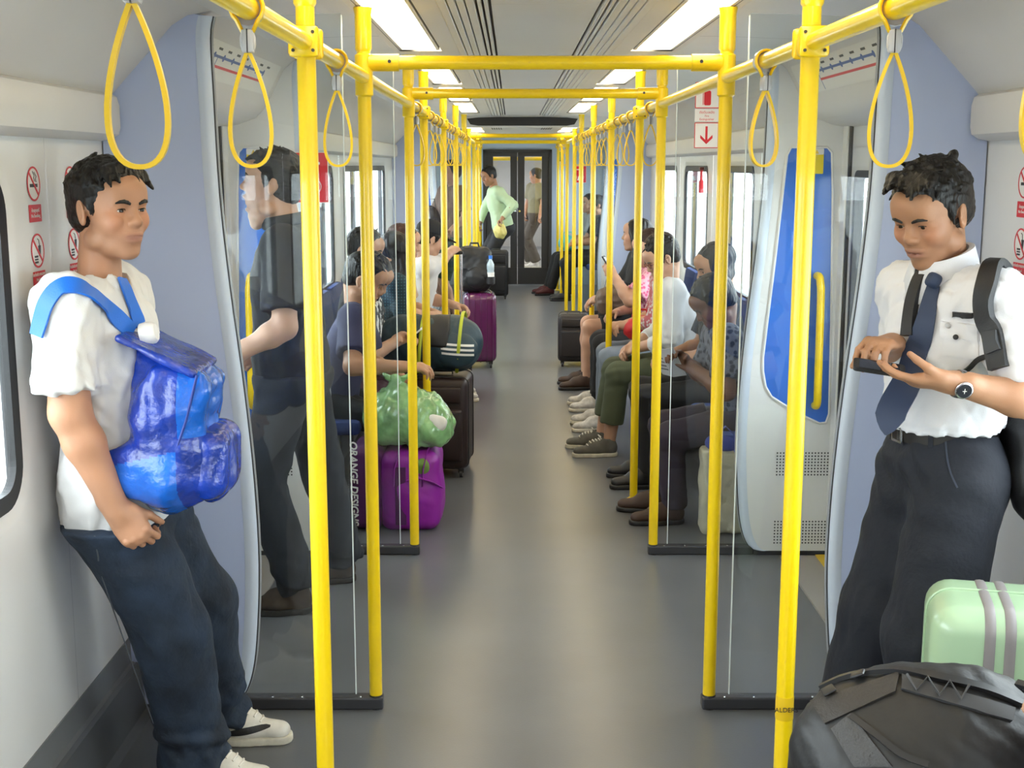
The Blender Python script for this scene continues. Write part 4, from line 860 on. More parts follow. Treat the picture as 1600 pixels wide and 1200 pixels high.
            MB().tube(pts, [(0.0018, 0.0028 * br), (0.0026, 0.0042 * br), (0.0026, 0.0044 * br), (0.0022, 0.0034 * br), (0.0012, 0.0015)], 8).build('eyebrow', s.__dict__.get('hmat') or hair_mat('black'), s.root, smooth=True)
            if s.lvl == 0:
                lp = [P(0.0835, y * 0.0185, 0.0035), P(0.0888, y * 0.025, 0.0078), P(0.0888, y * 0.0335, 0.0088), P(0.0842, y * 0.041, 0.0066), P(0.079, y * 0.0455, 0.0045)]
                MB().tube([Vector(p) for p in lp], [0.0006, 0.0011, 0.0012, 0.0012, 0.0007], 6).build('eyelash', hair_mat('black'), s.root, smooth=True)
    def hair(s, style, m=None, kind='short', h=None):
        F = Fld(); c = s.J['head']; Rm = headR(s.J['face'], s.__dict__.get('roll', 0.0))
        if kind == 'short': hair_short(F, c, Rm, s.hs, s.seed, style); F.disp.append(folds(0.0016, 260, s.seed + 1, 3, Rm[:, 0]))
        else: hair_long(F, c, Rm, s.hs, s.seed, style)
        return F.build('hair', m or hair_mat('black'), h or (0.0028, 0.005, 0.008)[s.lvl], s.root, s.off)
    def top(s, m, sleeve='short', g=0.014, hem=-0.05, name='shirt', cuff=0.75, loose=0.012, neck=0.0, vneck=None, fold=1.0, matidx=None, slim=1.0, belly=0.0, extra=None, collar=True, sl_end=None):
        J = s.J; F = Fld(); up = nrm(J['neck'] - J['pelvis']); rot = torso_prims(F, J, g, slim=slim, belly=belly); fw = rot[:, 0]
        F.cap(J['pelvis'] + up * 0.10, J['pelvis'] + up * (hem + 0.02), 0.125 * slim + g, 0.128 * slim + g + loose * 0.5, k=0.06, sq=(fw, 0.82))
        for q in ('L', 'R'):
            F.cap(J['sh' + q], J['el' + q], 0.05 + g * 0.6, 0.05 + g * 0.6, k=0.05) if sleeve == 'long' else None
            if sleeve == 'long':
                e = J['el' + q]; w_ = J['wr' + q]; c_ = e + (w_ - e) * (sl_end or 0.97); F.cap(e, c_, 0.045 + g * 0.6, 0.034 + g * 0.5, k=0.02, flat=1)
            elif sleeve == 'short':
                e = J['sh' + q] + (J['el' + q] - J['sh' + q]) * cuff; F.cap(J['sh' + q], e, 0.055 + g * 0.7, 0.054 + g + min(loose, 0.010), k=0.045, flat=1)
        if extra: extra(F)
        F.box(J['pelvis'] + up * (hem - 0.25), (0.235, 0.32, 0.25), 0.002, rot, k=0.003, op='s')
        # neck opening
        nk = J['neck'] + up * (0.035 + neck)
        F.cap(nk - up * 0.12 + fw * 0.02, nk + up * 0.10 + fw * 0.01, 0.02, 0.078, k=0.008, op='s') if not vneck else (F.cap(nk - up * 0.02, nk + up * 0.1, 0.072, 0.085, k=0.006, op='s'), F.cap(nk + fw * 0.08, nk + fw * 0.115 - up * vneck, 0.05, 0.006, k=0.006, op='s'))
        if fold:
            F.disp.append(folds(0.0045 * fold, 24, s.seed, 4, (0.2, 0.3, 1))); F.disp.append(folds(0.0022 * fold, 60, s.seed + 5, 3))
            for q in ('L', 'R'): F.disp.append(localfold(J['el' + q], 0.09, folds(0.006 * fold, 75, s.seed + 9, 3)))
            F.disp.append(localfold(J['pelvis'] + up * 0.06, 0.16, folds(0.006 * fold, 45, s.seed + 3, 3)))
        return F.build(name, m, s.vc, s.root, s.off, matidx=matidx)
    def legs(s, m, g=0.012, waist=0.07, name='trousers', end=1.0, rk=0.066, ra=0.06, rh=0.088, fold=1.0, bunch=0.5, flat=1, slim=1.0, cut=0.0):
        J = s.J; F = Fld(); up = nrm(J['neck'] - J['pelvis']); side = nrm(J['hipL'] - J['hipR']); fw = nrm(np.cross(side, up)); rot = np.stack([fw, side, up], 1)
        F.ell(J['pelvis'] - up * 0.045 - fw * 0.03, (0.105 * slim + g, 0.15 * slim + g, 0.10 + g), rot, 0.05); F.ell(J['pelvis'] - up * 0.01, (0.115 * slim + g, 0.155 * slim + g, 0.13 + g), rot, 0.05); F.cap(J['pelvis'], J['pelvis'] + up * waist, 0.125 * slim + g, 0.118 * slim + g, k=0.04, sq=(fw, 0.85))
        for q in ('L', 'R'):
            h, k_, a = J['hip' + q], J['kn' + q], J['an' + q]; F.cap(h, k_, rh + g, rk + g, k=0.045)
            if end > 0.52: F.cap(k_, k_ + (a - k_) * ((end - 0.5) * 2), rk + g, ra + g, k=0.03, flat=flat, cut=cut)
            if fold:
                F.disp.append(localfold(k_, 0.13, folds(0.007 * fold, 48, s.seed + 11, 3, k_ - h)))
                if end > 0.8: F.disp.append(localfold(a, 0.14, folds(0.014 * fold * bunch, 55, s.seed + 13, 3, np.cross(side, a - k_))))
                F.disp.append(localfold(h + fw * 0.08, 0.14, folds(0.007 * fold, 45, s.seed + 15, 3)))
        if fold: F.disp.append(folds(0.003 * fold, 26, s.seed + 17, 4))
        if end < 0.52:
            for q in ('L', 'R'): d = nrm(J['kn' + q] - J['hip' + q]); F.plane(J['hip' + q] + (J['kn' + q] - J['hip' + q]) * (end * 2), d, 0.003)
        F.box(J['pelvis'] + up * (waist + 0.25), (0.17, 0.30, 0.25), 0.002, rot, k=0.003, op='s')
        return F.build(name, m, s.vc, s.root, s.off)
    def shoes(s, m, m_sole, kind='sneaker', lace=None, s1=1.0):
        for q in ('L', 'R'):
            a, t = s.J['an' + q], s.J['to' + q]; d = nrm((t[0] - a[0], t[1] - a[1], 0)); sd = np.cross((0, 0, 1), d); zb = s.J.get('floor', np.array([0, 0, 0]))[2]
            # tilt follows ankle -> toe
            dz = max(0.0, t[2] - 0.035 - zb) ; u = np.array((0, 0, 1.0))
            hl = np.array((a[0], a[1], zb)) - d * 0.045; L = 0.262 * s1
            F = Fld(); B = lambda x, y, z: hl + d * x * s1 + sd * y * s1 + u * z * s1
            F.cap(B(0.04, 0, 0.048), B(0.13, 0, 0.05), 0.037, 0.037, k=0.03, sq=(u, 1.15)); F.cap(B(0.12, 0, 0.045), B(0.222, 0, 0.034), 0.041, 0.034, k=0.03, sq=(u, 0.75)); F.cap(B(0.045, 0, 0.05), B(0.055, 0, 0.095 if kind != 'boot' else 0.13), 0.036, 0.037, k=0.03)
            F.cap(B(0.06, 0, 0.08), B(0.14, 0, 0.062), 0.03, 0.028, k=0.02)
            F.plane(B(0, 0, 0.016), -u, 0.002)
            if kind == 'low': F.cap(B(0.055, 0, 0.075), B(0.055, 0, 0.16), 0.033, 0.034, k=0.004, op='s')
            sh = F.build('shoe', m, (0.004, 0.006, 0.010)[s.lvl], s.root, s.off)
            G = Fld(); G.cap(B(0.038, 0, 0.011), B(0.13, 0, 0.011), 0.041, 0.041, k=0.02, sq=(u, 2.0)); G.cap(B(0.12, 0, 0.011), B(0.226, 0, 0.011), 0.045, 0.037, k=0.02, sq=(u, 2.0)); G.plane(B(0, 0, 0.024), u, 0.003); G.plane(B(0, 0, 0.0), -u, 0.003)
            G.build('sole', m_sole, (0.004, 0.006, 0.010)[s.lvl], sh, (0, 0, 0)).data.transform(Matrix.Translation(-Vector(s.off)))
            if lace and s.lvl < 2:
                bz = surf([sh])
                for i in range(5):
                    x = 0.105 + i * 0.017; row = []
                    for y in (-0.022, -0.011, 0.0, 0.011, 0.022):
                        o_ = Vector(B(x + 0.006 * (1 - abs(y) / 0.022), y, 0.25)); loc, n_, i_, d_ = bz.ray_cast(o_, Vector((0, 0, -1)))
                        if loc is not None: row.append(loc + Vector((0, 0, 0.0015)) - Vector(s.off))
                    if len(row) > 2: MB().tube(row, 0.0034, 6).build('lace', lace, sh, smooth=True)
                kx = Vector(B(0.095, 0, 0.25)); loc, n_, i_, d_ = bz.ray_cast(kx, Vector((0, 0, -1)))
                if loc is not None:
                    for sg in (-1, 1): MB().tube([loc - Vector(s.off) + Vector((0, 0, 0.003)), loc - Vector(s.off) + Vector(d * 0.012) + Vector(sd * sg * 0.022) + Vector((0, 0, 0.010)), loc - Vector(s.off) + Vector(d * 0.004) + Vector(sd * sg * 0.032) + Vector((0, 0, -0.004))], 0.003, 6).build('lace_bow', lace, sh, smooth=True)
            s.__dict__.setdefault('shoe_frames', {})[q] = (sh, B)
def sit_joints(x, y, fwd, lean=0.15, head=None, face=None, hands=None, sc=1.0, feet=0.42, spread=0.10, seat=0.46, footfwd=(None, None), neckf=0.03, poles=None, fy=0.0):
    """seated: x, y = pelvis position, fwd = facing direction in plan"""
    B = body_frame(fwd); o = np.array((x, y, 0.0)); W = lambda a, b, c: o + B @ np.array((a, b, c), float)
    pz = seat + 0.10; J = {'pelvis': W(0, 0, pz)}
    up = np.array((math.sin(lean), 0, math.cos(lean))); nk = np.array((0, 0, pz)) + up * 0.485 * sc; J['neck'] = W(*nk)
    for q, sg in (('L', 1), ('R', -1)):
        J['sh' + q] = W(*(np.array((0, 0, pz)) + up * 0.435 * sc + np.array((0.005, sg * 0.165 * sc, 0)))); J['hip' + q] = W(0.03, sg * 0.085, pz - 0.03)
        ff = footfwd[0 if q == 'L' else 1] or (feet, sg * spread, 0.085); J['an' + q] = W(*ff); J['kn' + q] = ik(J['hip' + q], J['an' + q], 0.41 * sc, 0.40 * sc, B @ np.array((0.6, 0.1 * sg, 1.0)))
        J['to' + q] = J['an' + q] + B @ np.array((0.15, sg * 0.02, -0.05))
        hw = (hands or {}).get(q) or (0.30, sg * 0.06, pz + 0.14); J['wr' + q] = W(*hw) if len(hw) == 3 else np.array(hw[:3], float)
        J['el' + q] = ik(J['sh' + q], J['wr' + q], 0.27 * sc, 0.245 * sc, B @ np.array((-0.5, sg * 0.7, -0.8)))
    f = B @ np.array(face if face is not None else (1, 0, -0.1), float); J['face'] = f
    hd = head if head is not None else (nk[0] + neckf, 0, nk[2] + 0.135 * sc); J['head'] = W(*hd); return J, B, W
from mathutils.bvhtree import BVHTree
_CF, _CT = 1966.0, R(9.87)
def pray(x, y):                                             # direction of the ray through a point of the photograph
    u, v = (x - 800) / _CF, -(y - 600) / _CF
    return Vector((u, math.cos(_CT) + v * math.sin(_CT), -math.sin(_CT) + v * math.cos(_CT)))
def at_y(x, y, Y): r = pray(x, y); return np.array(Vector((0, 0, 1.65)) + r * (Y / r.y))
def surf(objs, near=None, rad=0.2):                          # surface sampler over finished meshes (world space)
    vs, fs = [], []
    for o in objs:
        off = Vector((0, 0, 0)); p = o
        while p: off += Vector(p.location); p = p.parent
        me = o.data; v = np.empty(len(me.vertices) * 3, np.float32); me.vertices.foreach_get('co', v); v = v.reshape(-1, 3) + np.array(off, np.float32)
        me.calc_loop_triangles(); t = np.empty(len(me.loop_triangles) * 3, np.int32); me.loop_triangles.foreach_get('vertices', t); t = t.reshape(-1, 3)
        if near is not None: t = t[(((v[t[:, 0]] - np.asarray(near)) ** 2).sum(-1) < rad * rad)]; u, inv = np.unique(t, return_inverse=True); v, t = v[u], inv.reshape(-1, 3)
        b = len(vs); vs += v.tolist(); fs += (t + b).tolist()
    return BVHTree.FromPolygons(vs, fs)
def lay(bvh, pix, lift=0.004):
    out = []
    for x, y in pix:
        loc, n, i, d = bvh.ray_cast(Vector((0, 0, 1.65)), pray(x, y).normalized())
        if loc is not None: out.append((np.array(loc) + np.array(n) * lift, np.array(n)))
    return out
def ribbon(name, path, width, thick, m, parent=None, off=(0, 0, 0), wn=None):
    """strip along [(point, normal)], width across, thick along the normal"""
    n = len(path); vs = []; fs = []; wd = width if hasattr(width, '__len__') else [width] * n
    for i, (p, nn) in enumerate(path):
        t = nrm(path[min(i + 1, n - 1)][0] - path[max(i - 1, 0)][0]); nn = nrm(nn - (nn @ t) * t); sd = np.cross(t, nn)
        for a, b in ((-1, -1), (1, -1), (1, 1), (-1, 1)): vs.append(p + sd * a * wd[i] / 2 + nn * b * thick / 2 - np.asarray(off))
    for i in range(n - 1):
        for e in range(4): fs.append((i * 4 + e, i * 4 + (e + 1) % 4, (i + 1) * 4 + (e + 1) % 4, (i + 1) * 4 + e))
    fs += [(3, 2, 1, 0), tuple((n - 1) * 4 + e for e in range(4))]
    return MB().add(vs, fs).build(name, m, parent, smooth=True, ang=50)
def patch_on(bvh, name, quad, m, lift, par, off, n=10):
    """thin panel that follows the surface under four corners"""
    a, b_, c_, d_ = [np.array(q, float) for q in quad]; pts = [tuple((a * (1 - u) + b_ * u) * (1 - v) + (d_ * (1 - u) + c_ * u) * v) for v in np.linspace(0, 1, n) for u in np.linspace(0, 1, n)]
    r_ = lay(bvh, pts, lift)
    if len(r_) < n * n: print('patch missed', name, len(r_)); return
    vs = [tuple(p - off) for p, _ in r_] + [tuple(p - nn * (lift + 0.004) - off) for p, nn in r_]; k = n * n; fs = [(i * n + j, (i + 1) * n + j, (i + 1) * n + j + 1, i * n + j + 1) for i in range(n - 1) for j in range(n - 1)]
    rim = list(range(n)) + [i * n + n - 1 for i in range(1, n)] + [(n - 1) * n + i for i in range(n - 2, -1, -1)] + [i * n for i in range(n - 2, 0, -1)]
    fs += [(rim[i], rim[(i + 1) % len(rim)], k + rim[(i + 1) % len(rim)], k + rim[i]) for i in range(len(rim))]
    return MB().add(vs, fs).build(name, m, par, smooth=True, ang=40)
def smooth_path(path, n=4):
    P = spl([tuple(p) for p, _ in path], n); N_ = spl([tuple(q) for _, q in path], n); return [(np.array(a), np.array(b)) for a, b in zip(P, N_)]
M_DENIM = mat('denim_dark', (0.014, 0.027, 0.052), 0.85, bump=0.35, bscale=60, vary=0.65, vscale=9)
M_TSHIRT = mat('white_cotton', (0.68, 0.67, 0.66), 0.85, bump=0.12, bscale=500)
M_NAVY = mat('navy_twill', (0.005, 0.007, 0.014), 0.8, bump=0.2, bscale=60, vary=0.15, vscale=5)
M_BLKC = mat('black_cotton', (0.014, 0.015, 0.018), 0.85, bump=0.12, bscale=400, vary=0.2, vscale=6)
M_BLKN = mat('black_nylon', (0.010, 0.010, 0.012), 0.5, bump=0.15, bscale=350)
M_SHIRTW = mat('white_poplin', (0.68, 0.68, 0.71), 0.75, bump=0.08, bscale=400)
M_SOLEW = mat('cream_rubber', (0.62, 0.58, 0.48), 0.6, vary=0.25, vscale=30)
M_LEATHW = mat('white_leather', (0.68, 0.65, 0.58), 0.45, vary=0.18, vscale=25)

# ---------------------------------------------------------------- man leaning on the left wall
def man_left():
    J = dict(pelvis=(-1.012, 3.13, 0.845), neck=(-1.024, 3.115, 1.372), shR=(-1.052, 2.955, 1.318), shL=(-1.025, 3.275, 1.328), head=(-0.990, 3.115, 1.540),
             face=(math.cos(R(33)), -math.sin(R(33)), -0.02), hipR=(-1.008, 3.045, 0.82), hipL=(-1.003, 3.215, 0.82), anR=(-0.855, 3.165, 0.095), anL=(-0.855, 3.43, 0.095),
             elR=(-1.040, 2.905, 1.075), wrR=(-0.953, 2.935, 0.832), elL=(-1.03, 3.37, 1.08), wrL=(-0.90, 3.34, 0.865))
    for q in 'LR':
        J['kn' + q] = ik(J['hip' + q], J['an' + q], 0.392, 0.388, (1, 0, 0.3)) if q == 'L' else ik(J['hip' + q], J['an' + q], 0.379, 0.378, (1, 0, 0.3)); J['to' + q] = np.array(J['an' + q]) + np.array((0.15, -0.01 if q == 'R' else -0.0, -0.05))
    P = Person('person', 'person in white t-shirt and dark jeans leaning on the left wall', J, (0.47, 0.235, 0.135), lvl=0); P.look = (0.0, 0.0); P.brow = 1.25; P.arm = 1.12; P.seed = 1231
    P.skin_mesh({'R': dict(fwd=(0.55, 0.05, -0.8), palm=(-0.1, 1, -0.1), curl=(0.85, 1.0, 1.1, 1.15), thumb=0.5, tside=1, tcurl=0.4), 'L': dict(fwd=(0.5, -0.1, -0.8), palm=(0, -1, 0), curl=(0.8, 0.9, 1, 1), tside=-1)}, jaw=1.02, neck_r=0.050)
    fr = [((0.055, -0.05 + 0.018 * i, 0.105 - 0.004 * abs(i - 2)), (0.088 + 0.006 * math.sin(i * 2.1), -0.062 + 0.021 * i, 0.062 + 0.010 * math.sin(i * 1.7)), 0.014, 0.0035) for i in range(7)]
    up = [((0.0 - 0.02 * i, 0.03 - 0.02 * i, 0.12), (0.028 - 0.03 * i, 0.04 - 0.03 * i, 0.145 - 0.006 * i), 0.008, 0.002) for i in range(4)]
    P.hair(dict(flow=(0.8, -0.3, 0.15), vol=1.0, tufts=230, locks=fr, fringe=2.2))
    tee = P.top(M_TSHIRT, 'short', g=0.016, hem=-0.10, cuff=0.80, vneck=0.10, loose=0.03, slim=1.0, fold=2.4, neck=-0.005, name='t_shirt')
    jn = P.legs(M_DENIM, g=0.010, waist=-0.078, name='jeans', end=1.0, rk=0.086, ra=0.080, rh=0.106, bunch=0.75, fold=2.2, cut=0.03)
    P.shoes(M_LEATHW, M_SOLEW, lace=mat('white_lace', (0.75, 0.72, 0.66), 0.8))
    # black swoosh on the outer side of the shoes
    sw = [(0.085, 0.030), (0.115, 0.026), (0.15, 0.033), (0.175, 0.047), (0.19, 0.066), (0.178, 0.054), (0.155, 0.046), (0.13, 0.045), (0.112, 0.05), (0.10, 0.06), (0.085, 0.045)]
    for q in 'LR':
        sh, B = P.shoe_frames[q]; bv = surf([sh])
        pts = []
        for k in range(12):
            t = k / 11; x = 0.052 + 0.135 * t; lo = 0.030 + 0.004 * math.sin(t * 3) + 0.024 * t ** 2.4; hi = lo + 0.021 * math.sin(math.pi * min(1, (1 - t) * 0.9 + 0.02)) ** 0.7 + 0.001
            pts.append((x, lo, hi))
        g = MB(); vs = []; nr = 6
        for x, lo, hi in pts:
            for z in np.linspace(lo, hi, nr):
                o = Vector(B(x, -0.12, z)); dd = (Vector(B(x, 0, z)) - o).normalized(); loc, n, i, ds = bv.ray_cast(o, dd); loc = loc if loc is not None else Vector(B(x, -0.035, z)); vs.append(loc - dd * 0.0022 - Vector(P.off))
        g.add(vs, [(nr * i + k, nr * i + k + 1, nr * (i + 1) + k + 1, nr * (i + 1) + k) for i in range(11) for k in range(nr - 1)]).build('swoosh', M_BLKN, sh)
    # seams of the jeans
    bj = surf([jn]); thr = mat('denim_thread', (0.07, 0.08, 0.095), 0.8)
    for pix in ([(148, 838), (154, 870), (163, 910), (175, 950), (190, 1000), (206, 1045), (224, 1090), (240, 1130)], [(122, 842), (128, 866), (133, 890), (138, 905)]):
        pth = lay(bj, pix, 0.001)
        if len(pth) > 2: ribbon('seam', smooth_path(pth), 0.004, 0.002, thr, jn, P.off)
    return P, tee, jn
PL, TEE, JEANS = man_left()
# ---------------------------------------------------------------- man with phone on the right
def man_right():
    J = dict(pelvis=(1.075, 3.06, 0.93), neck=(1.055, 3.055, 1.395), shL=(1.125, 2.90, 1.345), shR=(1.005, 3.20, 1.335), head=(1.005, 3.03, 1.535),
             face=(-math.cos(R(36)) * 0.93, -math.sin(R(36)) * 0.93, -0.38), hipL=(1.09, 2.975, 0.90), hipR=(1.055, 3.14, 0.90), anL=(1.05, 2.93, 0.09), anR=(0.90, 3.18, 0.09),
             elL=(1.195, 2.79, 1.120), wrL=(0.990, 2.775, 1.170), elR=(1.04, 3.26, 1.10), wrR=(0.915, 3.00, 1.225))
    for q in 'LR':
        J['kn' + q] = ik(J['hip' + q], J['an' + q], 0.41, 0.408, (-1, -0.3, 0.2)); J['to' + q] = np.array(J['an' + q]) + np.array((-0.14, -0.05, -0.05))
    P = Person('person', 'person in white shirt and navy tie looking down at a phone on the right', J, (0.40, 0.20, 0.11), lvl=0); P.look = (0.0, 0.25); P.brow = 1.15
    P.skin_mesh({'L': dict(fwd=(-0.95, 0.28, 0.02), palm=(-0.05, 0.30, 0.95), curl=(0.22, 0.26, 0.30, 0.36), thumb=0.75, tside=-1, tcurl=0.2, tdir=(-0.82, -0.05, 0.55)), 'R': dict(fwd=(-0.62, -0.75, 0.12), palm=(-0.25, -0.25, -0.93), curl=(0.62, 0.66, 0.70, 0.75), thumb=0.6, tside=-1, tcurl=0.3)}, jaw=0.97, neck_r=0.047)
    qf = [((0.05, -0.05 + 0.017 * i, 0.11), (0.108 + 0.008 * math.sin(i * 1.9), -0.04 + 0.02 * i, 0.098 + 0.012 * math.sin(i * 1.3)), 0.019, 0.004) for i in range(7)]
    qf += [((0.0 - 0.025 * i, -0.03 + 0.02 * i, 0.12), (0.035 - 0.03 * i, -0.035 + 0.025 * i, 0.143 - 0.005 * i), 0.012, 0.003) for i in range(4)]
    P.hair(dict(flow=(0.8, 0.2, 0.35), vol=1.6, tufts=230, locks=qf))
    def extra(F):
        J_ = P.J
    sh = P.top(M_SHIRTW, 'short', g=0.018, hem=0.088, cuff=0.80, loose=0.012, fold=2.4, slim=0.95, neck=0.02)
    tr = P.legs(M_NAVY, g=0.012, waist=0.094, end=1.0, rk=0.096, ra=0.092, rh=0.096, bunch=0.35, fold=1.3, slim=0.95)
    P.shoes(mat('black_leather', (0.012, 0.011, 0.011), 0.3), M_BLACK)
    up = nrm(P.J['neck'] - P.J['pelvis']); 
    # belt with buckle
    side = nrm(P.J['hipL'] - P.J['hipR']); fw = nrm(np.cross(side, up)); bc = P.J['pelvis'] + up * 0.074
    pts = [bc + fw * math.cos(a) * 0.121 + side * math.sin(a) * 0.139 for a in np.linspace(0, 2 * math.pi, 40, endpoint=False)]
    pth = [(p, nrm(p - bc)) for p in pts] + [(pts[0], nrm(pts[0] - bc))]
    bt = ribbon('belt', pth, 0.034, 0.006, mat('belt_leather', (0.014, 0.012, 0.011), 0.35), P.root, P.off)
    Mx = frame(tuple(bc + fw * 0.125 - P.off), tuple(side), tuple(up)); MB().ring(rrect(-0.024, -0.021, 0.024, 0.021, 0.004), 0.006, 0.004, Mx).build('buckle', M_CHROME, bt)
    for a in (-0.9, -0.35, 0.75, 1.3, -1.6):
        p = bc + fw * math.cos(a) * 0.125 + side * math.sin(a) * 0.143; ribbon('belt_loop', [(p - up * 0.024, nrm(p - bc)), (p, nrm(p - bc)), (p + up * 0.024, nrm(p - bc))], 0.012, 0.003, M_NAVY, P.root, P.off)
    bs = surf([sh])
    # collar
    nk = P.J['neck'] + up * 0.028; S_ = nrm(P.J['shL'] - P.J['shR']); fwc = nrm(np.cross(S_, up)); hcv = P.Rm
    vs = []; n = 28
    for i in range(n + 1):
        a = -math.pi * 0.965 + 2 * math.pi * 0.965 * i / n; f = math.cos(a + math.pi); ax = -math.cos(a)  # ax: +1 front? a=+-pi -> front
        fr = (1 + math.cos(a - math.pi)) / 2 if a > 0 else (1 + math.cos(a + math.pi)) / 2
        dirv = -fwc * math.cos(a) + S_ * math.sin(a)
        r1, r2 = 0.061, 0.083 + 0.012 * fr
        top = nk + dirv * r1 + fwc * 0.014 + up * (0.038 - 0.042 * fr); mid = nk + dirv * (r1 + 0.013) + fwc * 0.014 + up * (0.040 - 0.042 * fr)
        pnt = 0.055 * max(0, (fr - 0.80) / 0.2) ** 1.2
        low = nk + dirv * r2 + fwc * (0.012) + up * (-0.004 - 0.045 * fr - pnt); band = nk + dirv * (r1 + 0.002) + fwc * 0.014 + up * (-0.02 - 0.045 * fr)
        vs += [band - P.off, top - P.off, mid - P.off, low - P.off]
    g = MB(); g.add(vs, [(4 * i + e, 4 * i + 4 + e, 4 * i + 5 + e, 4 * i + 1 + e) for i in range(n) for e in range(3)])
    co = g.build('collar', M_SHIRTW, sh, smooth=True, ang=60); md = co.modifiers.new('thick', 'SOLIDIFY'); md.thickness = 0.003
    co.location = (0, 0, 0)
    return P, sh, tr, bs, fwc, S_, up
PR, SHIRT, TROU, BS, FWC, SIDEC, UPC = man_right()
# ---------------------------------------------------------------- yawning man behind the near left glass
def man_black():
    J = dict(pelvis=(-0.80, 4.50, 0.94), neck=(-0.80, 4.50, 1.425), shL=(-0.785, 4.335, 1.375), shR=(-0.80, 4.665, 1.375), head=(-0.845, 4.50, 1.580),
             face=(-0.97, -0.10, 0.16), hipL=(-0.80, 4.42, 0.91), hipR=(-0.79, 4.59, 0.91), anL=(-0.795, 4.50, 0.10), anR=(-0.675, 4.86, 0.10),
             elL=(-0.775, 4.26, 1.105), wrL=(-0.930, 4.24, 1.020), elR=(-0.80, 4.74, 1.11), wrR=(-0.93, 4.66, 0.99))
    for q in 'LR':
        J['kn' + q] = ik(J['hip' + q], J['an' + q], 0.425, 0.42, (-1, 0, 0.2)); J['to' + q] = np.array(J['an' + q]) + np.array((-0.15, -0.02, -0.05))
    P = Person('person', 'yawning person in black polo shirt standing behind the left glass screen', J, (0.55, 0.33, 0.23), lvl=0); P.vs = 0.0042; P.vc = 0.008; P.look = (0, 0)
    P.skin_mesh({'L': dict(fwd=(-0.75, 0.1, -0.6), palm=(0.2, 1, 0.1), curl=(0.6, 0.7, 0.8, 0.9), thumb=0.5, tside=-1), 'R': dict(fwd=(-0.7, -0.1, -0.6), palm=(0, -1, 0), curl=(0.6, 0.7, 0.8, 0.8), tside=1)}, mouth=1.0, lipcol=(0.5, 0.16, 0.15))
    P.hair(dict(flow=(0.6, 0.0, 0.3), vol=1.2, tufts=160, locks=[((0.06, -0.04 + 0.02 * i, 0.10), (0.10, -0.045 + 0.022 * i, 0.075), 0.014, 0.004) for i in range(5)]))
    sh = P.top(M_BLKC, 'short', g=0.018, hem=-0.07, cuff=0.80, loose=0.02, name='polo_shirt', neck=0.015)
    up = nrm(P.J['neck'] - P.J['pelvis']); nk = P.J['neck'] + up * 0.03
    MB().tube([tuple(nk + np.array((math.cos(a) * 0.068 - 0.012, math.sin(a) * 0.07, 0.012 * math.cos(a))) - P.off) for a in np.linspace(0, 2 * math.pi, 24, endpoint=False)], [(0.010, 0.021)] * 24, 8, closed=True, flat=(0, 0, 1)).build('collar', M_BLKC, sh, smooth=True)
    P.legs(mat('dark_jeans', (0.016, 0.020, 0.028), 0.85, bump=0.2, bscale=400, vary=0.35, vscale=8), g=0.012, waist=-0.02, name='jeans', rk=0.068, ra=0.064, bunch=0.8, fold=1.2)
    P.shoes(mat('brown_suede', (0.055, 0.038, 0.026), 0.9, vary=0.3, vscale=30), mat('dark_rubber', (0.02, 0.018, 0.016), 0.7), kind='boot')
    for q in 'LR':
        s_, B = P.shoe_frames[q]
        for i in range(5): MB().tube([tuple(B(0.105 + i * 0.02 + 0.005 * math.cos(a), 0.026, 0.093 - i * 0.010 + 0.005 * math.sin(a)) - P.off) for a in np.linspace(0, 6.28, 10, endpoint=False)], 0.0016, 5, closed=True).build('eyelet', M_CHROME, s_)
man_black()
# ================================================================ THE OTHER PASSENGERS
def seated(label, x, y, fwd, skin, top, legs, shoe, lvl=1, hair='short', hstyle=None, hmat=None, sleeve='short', hands=None, face=(1, 0, -0.25), lean=0.2, sc=1.0, head=None, legend=1.0, hp=None, feet=0.40, footfwd=(None, None), seat=0.46, g=0.014, hs=1.0, solem=None, kind='sneaker', legname='trousers', topname='shirt', ra=0.052, group='seated passengers', lace=None, mouth=0.0, sl_end=None, hem=-0.02, cuff=0.75):
    J, B, W = sit_joints(x, y, fwd, lean, head, face, hands, sc, feet, seat=seat, footfwd=footfwd)
    P = Person('person', label, J, skin, group, lvl, hs)
    if hmat: P.hmat = hmat
    dh = {}
    for q, sg in (('L', 1), ('R', -1)):
        f = nrm(J['wr' + q] - J['el' + q]); pl = B @ np.array((0, -sg * 0.6, -0.8)) if not (hp and hp.get(q)) else np.array(hp[q]); dh[q] = dict(fwd=f, palm=pl, curl=(0.5, 0.55, 0.6, 0.65), tside=(1 if (np.cross(f, pl) @ (B @ np.array((0.3, -sg, 0.3)))) > 0 else -1), thumb=0.5)
    P.skin_mesh(dh, mouth=mouth, bare_legs=legend < 0.95)
    P.hair(hstyle or dict(tufts=60, flow=(0.6, 0, 0.1)), hmat, hair)
    P.top(top, sleeve, g=g, hem=hem, name=topname, fold=1.2, neck=0.012, slim=0.92 * sc, sl_end=sl_end, cuff=cuff)
    P.legs(legs, g=0.008, waist=0.05, name=legname, end=legend, rk=0.06, ra=ra, rh=0.08, bunch=0.5, slim=0.92 * sc)
    P.shoes(shoe, solem or M_BLACK, kind=kind, lace=lace)
    P.W = W; P.B = B
    return P
SK1, SK2, SK3 = (0.52, 0.30, 0.20), (0.42, 0.22, 0.13), (0.16, 0.075, 0.045)
XR, XL = 1.06, -0.875
M_GRAYSH = mat('grey_white_jersey', (0.60, 0.61, 0.63), 0.85, bump=0.1, bscale=300); M_OLIVE = mat('olive_cotton', (0.075, 0.09, 0.05), 0.85, bump=0.15, bscale=300, vary=0.2)
